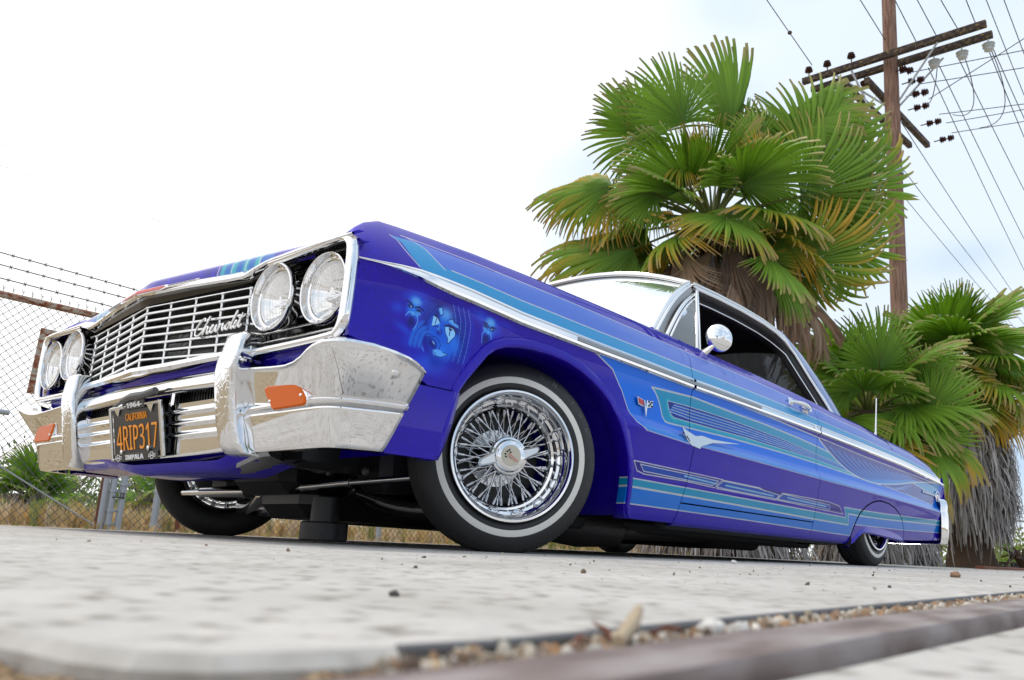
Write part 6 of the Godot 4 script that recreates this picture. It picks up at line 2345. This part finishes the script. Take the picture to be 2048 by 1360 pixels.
func shrubs() -> void:
	shrub(V(18.4, -0.03, -1.25), 1.5, 0.72, 2600, 1, Color(0.09, 0.2, 0.02), Color(0.22, 0.33, 0.03), "bright green rounded shrub at the far right edge")
	shrub(V(27, -0.2, -4.0), 3.4, 2.2, 2200, 2, Color(0.16, 0.2, 0.06), Color(0.3, 0.32, 0.10), "yellow-green bush seen under the far right palm's skirt")
	shrub(V(37, -0.4, -4.6), 5.0, 2.2, 2200, 3, Color(0.16, 0.19, 0.10), Color(0.27, 0.28, 0.16), "pale olive bush before the far wire fence")
	shrub(V(3.2, -0.05, -12.0), 3.0, 1.3, 2600, 4, Color(0.10, 0.17, 0.05), Color(0.2, 0.27, 0.09), "grey-green bush behind the gate posts")
	shrub(V(6.0, -0.05, -14.0), 3.5, 1.6, 2600, 5, Color(0.09, 0.15, 0.04), Color(0.17, 0.24, 0.08), "dull green bush beyond the wire fence behind the far front wheel")
	shrub(V(6.8, -0.05, -7.0), 1.6, 0.6, 1600, 6, Color(0.12, 0.18, 0.03), Color(0.3, 0.28, 0.05), "low yellowish weed clump behind the fence under the car's front")
	shrub(V(4.6, -0.05, -3.0), 1.2, 0.5, 1500, 7, Color(0.10, 0.17, 0.03), Color(0.32, 0.27, 0.07), "low weed clump between the pad and the fence under the car")
	shrub(V(9.4, -0.05, -2.6), 1.6, 0.6, 1500, 8, Color(0.12, 0.2, 0.03), Color(0.35, 0.3, 0.05), "weed clump beside the grey palm skirts under the car's tail")
	shrub(V(1.0, -0.05, -13.0), 2.4, 0.9, 1800, 9, Color(0.12, 0.17, 0.05), Color(0.25, 0.26, 0.09), "hazy bush farthest left beyond the dry grass")
	shrub(V(9.0, -0.05, -16.0), 6.0, 2.2, 2600, 10, Color(0.09, 0.14, 0.05), Color(0.17, 0.22, 0.08), "wide thicket far behind the fence beneath the car")

func grass() -> void:
	var m := mat("grass_blades", Color(1, 1, 1), 0.85)
	m.vertex_color_use_as_albedo = true
	m.backlight_enabled = true
	m.backlight = Color(0.5, 0.45, 0.3)
	var r := RandomNumberGenerator.new()
	r.seed = 9
	var g := G.new()
	for i in 26:
		var a := r.randf() * TAU
		var o := V(cos(a), 0, sin(a)) * 0.10 * r.randf()
		var lean := V(r.randf() - 0.5, 0, r.randf() - 0.5) * 0.8
		var h := 0.5 + 0.5 * r.randf()
		var w := 0.010
		var t := V(-sin(a), 0, cos(a)) * w
		var m1 := o + V(0, h * 0.55, 0) + lean * 0.18
		var tip := o + V(0, h, 0) + lean * 0.55
		g.tri(o - t, m1 - t * 0.8, o + t)
		g.tri(o + t, m1 - t * 0.8, m1 + t * 0.8)
		g.tri(m1 - t * 0.8, tip, m1 + t * 0.8)
	var tuft := g.mesh()
	var pl := []
	var cs := [Color(0.66, 0.50, 0.26), Color(0.72, 0.58, 0.36), Color(0.58, 0.40, 0.17), Color(0.33, 0.36, 0.12), Color(0.78, 0.66, 0.52)]
	for i in 5200:
		var x := -2.5 + 15.0 * r.randf()
		var z := -5.5 - 10.0 * pow(r.randf(), 1.3)
		var s := 0.10 + 0.24 * r.randf()
		var c: Color = cs[r.randi() % 5] * (0.7 + 0.5 * r.randf())
		pl.append([Transform3D(Basis(V(0, 1, 0), r.randf() * 6.0) * Basis.from_scale(V(s * 1.2, s, s * 1.2)), V(x, -0.04, z)), c])
	for i in 900:
		var x := -1.5 + 12.0 * r.randf()
		var z := -1.15 - 3.4 * r.randf()
		var s := 0.03 + 0.09 * r.randf() * r.randf()
		pl.append([Transform3D(Basis(V(0, 1, 0), r.randf() * 6.0) * Basis.from_scale(V(s * 1.4, s, s * 1.4)), V(x, -0.04, z)), cs[r.randi() % 5] * (0.6 + 0.5 * r.randf())])
	scatter("dry_grass", tuft, m, pl, "golden dry grass covering the field beyond the wire fence", "grass")


# ---------------------------------------------------------------- wire fence, pole, power lines
func zigzag(x0: float, x1: float, y0: float, y1: float, z: float, rad: float) -> G:
	var g := G.new()
	var w := 0.037
	var n := int((x1 - x0) / w)
	var m := int((y1 - y0) / w)
	for i in n:
		var last := []
		for j in m + 1:
			var p := V(x0 + w * (i + (j % 2)), y0 + w * j, z + (0.003 if (i + j) % 2 else -0.003))
			if i % 2:
				p.x = x0 + w * (i + 1 - (j % 2))
			var ring := []
			for k in 3:
				var a := TAU * k / 3.0 + 0.5
				ring.append(p + V(cos(a), 0, sin(a)) * rad * V(1.35, 1, 1))
			if j:
				for k in 3:
					g.quad(last[k], last[(k + 1) % 3], ring[(k + 1) % 3], ring[k])
			last = ring
	return g

func fence() -> void:
	var f := thing("wire_fence", "chain-link fence with rusty top rail and barbed wire behind the car", "fence", "", V(0, 0, -5.0))
	# mesh left of the gate, on the gate, and on to the right
	var k := 0
	for s in [[-1.2, 1.26], [1.47, 1.74], [1.80, 8.6]]:
		piece("chain_link", zigzag(s[0], s[1], -0.02, 1.82, 0.0, 0.0030), M.fence_wire, f).set_meta("kind", "stuff")
	var g := G.new()
	g.tube([V(-1.4, 1.80, 0.03), V(1.30, 1.795, 0.03), V(8.6, 1.79, 0.03)], 0.030, 12)
	piece("top_rail", g, M.rusty_pipe, f)
	for i in 33:     # cut wire ends above the rail
		g = G.new()
		var x := -1.2 + 0.074 * i
		g.tube([V(x, 1.81, 0.0), V(x + 0.006, 1.85, 0.0), V(x - 0.004, 1.885, 0.0)], 0.0028, 5)
		g.tube([V(x + 0.006, 1.85, 0.0), V(x + 0.016, 1.875, 0.004)], 0.0024, 5)
		piece("wire_end", g, M.barbed, f)
	for y in [2.165, 2.065, 1.955]:
		g = G.new()
		g.tube([V(-1.4, y, 0.03), V(1.3, y - 0.05, 0.03), V(8.6, y - 0.06, 0.03)], 0.005, 5)
		for i in 22:
			var x := -1.3 + 0.127 * i
			var p := V(x, y - 0.05 * clampf((x + 1.4) / 2.7, 0, 1), 0.03)
			g.tube([p + V(-0.014, -0.018, 0.008), p, p + V(0.014, 0.020, -0.008)], 0.0032, 4)
			g.tube([p + V(-0.006, 0.02, -0.01), p, p + V(0.006, -0.02, 0.01)], 0.0032, 4)
		piece("barbed_strand", g, M.barbed, f)
	g = G.new()
	g.tube([V(-0.4, 0.855, 0.02), V(0.42, 0.852, 0.02)], 0.022, 10)
	piece("middle_rail", g, M.galvanised, f)
	g = G.new()
	g.tube([V(-0.4, 0.84, 0.012), V(0.43, 0.425, 0.012), V(1.24, 0.0, 0.012)], 0.0065, 8)
	piece("tension_rod", g, M.galvanised, f)
	for p in [[1.285, 0.030, "galvanised"], [1.255, 0.012, "rust"], [1.355, 0.032, "galvanised"], [1.445, 0.030, "galvanised"], [1.765, 0.032, "galvanised"], [4.4, 0.03, "galvanised"], [7.2, 0.03, "galvanised"]]:
		g = G.new()
		g.tube([V(p[0], -0.06, 0.0), V(p[0], 1.84 if p[1] > 0.02 else 1.7, 0.0)], p[1], 14)
		piece("post", g, M[p[2]], f)
	for p in [[1.355, 0.30], [1.355, 0.13], [1.445, 0.36], [1.765, 0.32], [1.765, 0.02], [1.355, 0.02]]:
		g = G.new()
		g.lathe([Vector2(0.034, -0.012), Vector2(0.040, -0.010), Vector2(0.040, 0.010), Vector2(0.034, 0.012)], 14, Transform3D(Basis(V(1, 0, 0), V(0, 0, 1), V(0, -1, 0)), V(p[0], p[1], 0.0)))
		g.box(V(p[0] + 0.045, p[1], 0.0), V(0.03, 0.02, 0.012), 0.003)
		piece("post_band", g, M.galvanised, f)
	g = G.new()
	g.box(V(1.40, 0.245, 0.03), V(0.11, 0.014, 0.014), 0.003)
	g.tube([V(1.41, 0.25, 0.04), V(1.41, 0.285, 0.04), V(1.44, 0.285, 0.04), V(1.44, 0.25, 0.04)], 0.006, 8)
	piece("gate_latch", g, M.edge_steel, f)
	g = G.new()
	g.tube([V(1.86, -0.06, 0.25), V(1.86, 0.55, 0.25)], 0.018, 10)
	solo("rusty_stake", g, M.rust, "thin rusty stake before the gate post behind the far front wheel", "stake").position = V(0, 0, -5)
	g = G.new()
	g.box(V(0, 0, 0), V(0.56, 0.56, 0.006), 0.002)
	for c in [[-0.25, -0.25], [0.25, -0.25], [-0.25, 0.25], [0.25, 0.25]]:
		g.lathe([Vector2(0.012, 0.003), Vector2(0.010, 0.008), Vector2(0, 0.009)], 10, Transform3D(Basis(), V(c[0], c[1], 0)))
	var s := solo("fence_sign", g, M.rusty_pipe, "square rusted sign plate hung on the fence at the left headlamps", "sign")
	s.transform = Transform3D(Basis(V(0, 0, 1), -0.03), V(0.80, 1.30, -4.955))
	# far fence at the right
	var q := thing("far_fence", "distant wire fence with slanted barbed-wire arms at the far right", "fence", "", V(0, -0.4, 0))
	for i in 9:
		var p := V(36.0 + 3.2 * i, 0.0, -7.2 + 0.55 * i)
		g = G.new()
		g.tube([p, p + V(0, 2.6, 0)], 0.06, 8)
		piece("post", g, M.galvanised, q)
		g = G.new()
		g.tube([p + V(0, 2.6, 0), p + V(0.15, 3.1, 0.5)], 0.035, 6)
		piece("outrigger", g, M.galvanised, q)
	for h in [[0.0, 2.6, 0.05], [0.05, 2.75, 0.015], [0.1, 2.92, 0.015], [0.15, 3.1, 0.015], [0.0, 1.3, 0.012], [0.0, 0.7, 0.012], [0.0, 2.0, 0.012], [0.0, 1.0, 0.012], [0.0, 1.65, 0.012], [0.0, 0.35, 0.012], [0.0, 2.3, 0.012]]:
		g = G.new()
		g.tube([V(36.0 + h[0], h[1], -7.2 + h[0] * 3.3), V(61.6 + h[0], h[1], -2.8 + h[0] * 3.3)], h[2], 5)
		piece("rail" if h[2] > 0.03 else "strand", g, M.galvanised, q)
	# worn tyre tread lying past the pad
	g = G.new()
	var rows := []
	for i in 13:
		var u := i / 12.0
		var row := PackedVector3Array()
		for j in 8:
			var a := PI * j / 7.0
			var rad := 0.11 + 0.05 * sin(u * 9.0) * sin(u * PI)
			row.append(V(lerpf(-0.3, 0.3, u), sin(a) * rad * (0.35 + 0.65 * sin(PI * clampf(u * 1.1, 0, 1))), cos(a) * 0.16 + 0.04 * sin(u * 7.0)))
		rows.append(row)
	g.sheet(rows)
	for i in 9:
		g.box(V(-0.24 + 0.06 * i, 0.10 + 0.03 * sin(i * 1.3), 0.05 * cos(i * 2.0)), V(0.035, 0.03, 0.16), 0.006, Basis(V(0, 1, 0), i * 0.4))
	solo("tyre_scrap", g, M.old_rubber, "black lump of torn tyre lying at the far end of the pad", "tyre").transform = Transform3D(Basis(V(0, 1, 0), 0.9).scaled(V(0.9, 0.9, 0.9)), V(13.2, -0.02, -0.42))
	# stump and dry stalks at the foot of the right palm
	g = G.new()
	for i in 16:
		var a := i * 1.7
		g.tube([V(0, 0, 0), V(cos(a) * 0.12, 0.12 + 0.05 * (i % 4), sin(a) * 0.12), V(cos(a) * 0.26, 0.06 + 0.12 * (i % 3), sin(a) * 0.26)], [0.03, 0.022, 0.012], 6)
	solo("palm_stump", g, M.bark, "heap of cut palm butts at the foot of the right palm", "stump").position = V(11.0, -0.02, 0.2)


func pole_and_wires() -> void:
	var p := thing("utility_pole", "brown wooden utility pole with two crossed pairs of crossarms", "utility pole", "", V(13.5, -0.05, -1.97))
	var g := G.new()
	var rows := []
	for i in 13:
		var u := i / 12.0
		var row := PackedVector3Array()
		for k in 17:
			var a := TAU * (k % 16) / 16.0
			row.append(V(cos(a), 0, sin(a)) * lerpf(0.165, 0.12, u) * (1.0 + 0.03 * sin(k * 5.0)) + V(-0.19 * u, 12.5 * u, 0.40 * u))
		rows.append(row)
	g.sheet(rows, false, true)
	piece("shaft", g, M.pole_wood, p)
	g = G.new()
	g.lathe([Vector2(0.158, -0.06), Vector2(0.160, 0.06)], 16, Transform3D(Basis(V(1, 0, 0), V(0, 0, 1), V(0, -1, 0)), V(-0.11, 7.15, 0.23)))
	piece("metal_band", g, M.galvanised, p)
	var loc := V(-13.5, 0.05, 1.97)
	for a in [[V(12.99, 9.35, -3.25), V(13.05, 9.35, 0.04)], [V(13.36, 9.33, -3.22), V(13.42, 9.33, 0.06)], [V(13.0, 8.95, -2.02), V(16.4, 8.95, -1.85)], [V(12.75, 8.95, -2.42), V(16.2, 8.95, -2.16)]]:
		g = G.new()
		var u: Vector3 = a[0] + loc
		var v: Vector3 = a[1] + loc
		g.box((u + v) / 2.0, V(u.distance_to(v), 0.125, 0.10), 0.008, Basis(V(0, 1, 0), -atan2(v.z - u.z, v.x - u.x)))
		piece("crossarm", g, M.arm_wood, p)
	for a in [[V(13.02, 9.28, -0.75), V(13.4, 8.45, -1.65)], [V(13.58, 9.26, -0.8), V(13.5, 8.45, -1.65)], [V(13.02, 9.28, -2.6), V(13.4, 8.45, -1.75)], [V(14.9, 8.9, -1.95), V(13.55, 8.2, -1.75)], [V(15.2, 8.9, -2.2), V(13.5, 8.0, -1.8)], [V(13.02, 9.28, -2.3), V(13.3, 7.6, -1.8)]]:
		g = G.new()
		g.tube([a[0] + loc, a[1] + loc], 0.02, 6)
		piece("brace", g, M.galvanised, p)
	var cup := [Vector2(0.0, 0.0), Vector2(0.045, 0.0), Vector2(0.08, 0.02), Vector2(0.05, 0.035), Vector2(0.075, 0.06), Vector2(0.045, 0.075), Vector2(0.06, 0.105), Vector2(0.03, 0.12), Vector2(0.0, 0.125)]
	var up := Basis(V(1, 0, 0), V(0, 0, -1), V(0, 1, 0))
	var ins := func(at: Vector3, b: Basis, m: String, k: float):
		var e := G.new()
		e.lathe(cup, 16, Transform3D(b.scaled(V(k, k, k)), at + loc))
		e.tube([at + loc, at + loc - b.z * 0.12], 0.012, 6)
		piece("insulator", e, M[m], p)
	for z in [-3.12, -2.75, -2.28]:
		ins.call(V(13.0, 9.52, z), up, "insulator_brown", 1.0)
		ins.call(V(13.40, 9.18, z + 0.1), up.rotated(V(1, 0, 0), PI), "insulator_brown", 1.1)
	for z in [-0.02, -0.45, -0.92]:
		ins.call(V(13.42, 9.18, z), up.rotated(V(1, 0, 0), PI), "insulator_white", 1.35)
	for e in [[13.3, 9.12, -1.5], [13.3, 9.05, -1.38], [13.45, 8.9, -1.4], [13.45, 8.88, -1.24], [13.6, 8.7, -1.38], [13.6, 8.68, -1.22], [14.6, 8.95, -1.62], [14.6, 8.94, -1.46], [15.4, 8.95, -1.60], [15.4, 8.94, -1.44], [16.3, 8.95, -1.58], [16.3, 8.94, -1.42], [14.7, 9.0, -2.6], [15.9, 9.0, -2.6]]:
		ins.call(V(e[0], e[1], e[2]), Basis(V(1, 0, 0), V(0, 1, 0), V(0, 0, 1)), "insulator_brown", 1.0)
	# level wires that run along the tracks (x) on both sides of the pole, and cross wires towards the near side (z)
	for w in [[V(13.60, 9.15, -3.05), V(43.6, 9.59, -3.93), "wire running off right from the leftmost hanging brown insulator"], [V(13.60, 9.15, -2.62), V(40.64, 9.59, -3.51), "wire running off right from the second hanging brown insulator"], [V(13.60, 9.0, -1.95), V(37.72, 9.62, -3.16), "wire running off right from close behind the pole shaft"],
		[V(13.60, 9.16, -1.07), V(31.79, 9.59, -2.32), "wire running down right from between the pole and the left white insulator"], [V(13.60, 9.16, -0.89), V(28.02, 9.59, -1.69), "wire running down right from the left white insulator"], [V(13.60, 9.16, -0.55), V(23.37, 9.59, -0.94), "wire running down right from the middle white insulator"],
		[V(13.60, 9.16, -0.06), V(19.47, 9.59, -0.37), "left of two close wires below the right white insulator"], [V(13.60, 9.13, 0.02), V(18.30, 9.59, -0.18), "right of two close wires below the right white insulator"],
		[V(13.0, 9.66, -3.05), V(7.15, 9.88, -2.75), "wire with a small ball coming from the upper left to the crossarm"], [V(13.30, 9.83, -1.71), V(9.17, 9.63, -1.51), "wire entering the picture just left of the pole top"], [V(13.30, 9.59, -1.17), V(10.08, 9.99, -1.13), "wire crossing the picture's top edge just right of the pole"],
		[V(13.30, 9.61, -0.83), V(10.66, 9.96, -0.87), "second wire right of the pole at the picture's top edge"], [V(13.30, 9.58, -0.46), V(11.27, 10.0, -0.62), "third wire right of the pole at the picture's top edge"], [V(13.30, 9.58, -0.17), V(11.92, 10.0, -0.20), "fourth wire right of the pole, reaching the crossarm's end"],
		[V(12.05, 10.5, -0.03), V(20.28, 10.5, -0.27), "wire passing clear of the crossarm's right end"], [V(12.79, 10.2, 0.26), V(16.96, 10.2, 0.15), "outermost wire at the upper right corner"],
		[V(14.65, 9.09, -1.35), V(12.29, 9.11, 2.4), "topmost cross wire leaving the pole to the right edge"], [V(13.59, 9.17, -1.35), V(14.15, 9.03, 2.25), "second cross wire from the top at the right edge"], [V(13.92, 9.07, -1.35), V(15.06, 9.13, 2.03), "third cross wire from the top at the right edge"],
		[V(15.38, 9.08, -1.35), V(16.48, 9.12, 1.52), "fourth cross wire, first of three from the lower crossarm"], [V(15.92, 9.12, -1.35), V(16.42, 9.08, 1.43), "fifth cross wire, middle of three from the lower crossarm"], [V(16.34, 9.07, -1.35), V(17.07, 9.13, 1.24), "lowest cross wire, from the lower end of the crossarm"],
		[V(6.19, 13.21, -30.0), V(19.31, 14.7, -38.0), "faint highest of three far wires in the white sky at left"], [V(6.36, 12.41, -30.1), V(17.24, 15.89, -39.8), "faint middle one of three far wires in the white sky at left"], [V(6.49, 11.8, -30.2), V(17.23, 15.08, -40.1), "faint lowest of three far wires in the white sky at left"]]:
		g = G.new()
		var q := []
		for i in 9:
			var u := i / 8.0
			q.append((w[0] as Vector3).lerp(w[1], u) - V(0, 0.004 * (w[0] as Vector3).distance_to(w[1]) * sin(PI * u), 0))
		g.tube(q, 0.009 if w[0].z > -20.0 else 0.007, 5)
		solo("power_line", g, M.wire, w[2], "wire", "power lines in the sky")
	for w in [[V(13.62, 9.15, -0.92), V(13.5, 8.3, -1.0), V(14.6, 8.96, -1.4)], [V(13.62, 9.15, -0.45), V(14.6, 8.2, -0.35), V(15.4, 9.0, -1.1)], [V(13.62, 9.15, -0.02), V(15.2, 8.3, 0.15), V(16.3, 9.0, -0.8)]]:
		g = G.new()
		var q := []
		for i in 13:
			var u := i / 12.0
			q.append((w[0] as Vector3).lerp(w[1], u).lerp((w[1] as Vector3).lerp(w[2], u), u))
		for i in q.size():
			q[i] += loc
		g.tube(q, 0.009, 5)
		piece("jumper_wire", g, M.wire, p)
	g = G.new()
	g.lathe([Vector2(0.0, -0.045), Vector2(0.03, -0.03), Vector2(0.042, 0.0), Vector2(0.03, 0.03), Vector2(0.0, 0.045)], 14, Transform3D(Basis(), V(11.76, 9.70, -2.985)))
	solo("line_ball", g, M.insulator_brown, "small dark ball on the wire left of the pole", "ball")


func _ready() -> void:
	rng.seed = 64
	# camera: a wide lens lying on the ground beside the rails, tilted up
	var cam := Camera3D.new()
	add_child(cam)
	cam.name = "camera"
	var at := CameraAttributesPhysical.new()
	at.frustum_focal_length = 29.0
	at.frustum_focus_distance = 2.45
	at.exposure_aperture = 11.0
	at.frustum_near = 0.01
	at.frustum_far = 3000.0
	cam.attributes = at
	cam.transform = Transform3D(Basis(V(0.65537, 0.04844, 0.75376), V(-0.21033, 0.97017, 0.12053), V(-0.72544, -0.23752, 0.64601)).orthonormalized(), V(-1.8953, 0.0298, 2.4950))
	cam.keep_aspect = Camera3D.KEEP_HEIGHT
	cam.fov = 44.69
	cam.near = 0.01
	cam.far = 3000.0
	cam.current = true
	# bright thin overcast with a soft sun almost overhead, a little behind the car
	var env := Environment.new()
	env.background_mode = Environment.BG_SKY
	env.sky = Sky.new()
	env.sky.sky_material = sky_material()
	env.tonemap_mode = Environment.TONE_MAPPER_LINEAR
	env.tonemap_exposure = 0.85
	env.sdfgi_enabled = true
	env.ssao_enabled = true
	env.ssil_enabled = true
	var we := WorldEnvironment.new()
	we.name = "world"
	we.environment = env
	add_child(we)
	var sun := DirectionalLight3D.new()
	sun.name = "sun"
	sun.light_energy = 0.45
	sun.light_angular_distance = 10.0
	sun.light_color = Color(1.0, 0.97, 0.93)
	sun.shadow_enabled = true
	add_child(sun)
	sun.look_at_from_position(V(0.6, 10, -3.4), V(0, 0, 0), V(0, 0, 1))
	make_materials()
	setting()
	fence()
	pole_and_wires()
	plants()
	build_car()


# thin cloud: white towards the sun's side, with pale blue openings to the right of the view
func sky_material() -> PanoramaSkyMaterial:
	var w := 512
	var h := 256
	var im := Image.create(w, h, false, Image.FORMAT_RGBF)
	var f := FastNoiseLite.new()
	f.seed = 3
	f.frequency = 1.3
	f.fractal_octaves = 5
	for y in h:
		var el := (0.5 - (y + 0.5) / h) * PI
		for x in w:
			var az := (x + 0.5) / w * TAU      # 0 looks along -z, positive towards +x
			var d := V(sin(az) * cos(el), sin(el), -cos(az) * cos(el))
			var n := f.get_noise_3d(d.x * 1.4, d.y * 2.6, d.z * 1.4) * 0.5 + 0.5
			# openings in the cloud lie away from the sun's side
			var away := smooth(0.60, 0.90, d.dot(V(0.93, 0.26, 0.10).normalized()))
			away = maxf(away, smooth(0.1, 0.9, d.dot(V(0.1, 0.3, 0.95).normalized())) * 0.8)
			var blue := clampf(away * (0.62 + 0.75 * smooth(0.35, 0.7, n)), 0.0, 1.0)
			blue *= smooth(-0.02, 0.12, d.y) * 0.75 + 0.25
			var white := Color(1.55, 1.55, 1.56)
			var c := white.lerp(Color(0.66, 0.87, 1.12), blue)
			im.set_pixel(x, y, c)
	var m := PanoramaSkyMaterial.new()
	m.panorama = ImageTexture.create_from_image(im)
	return m
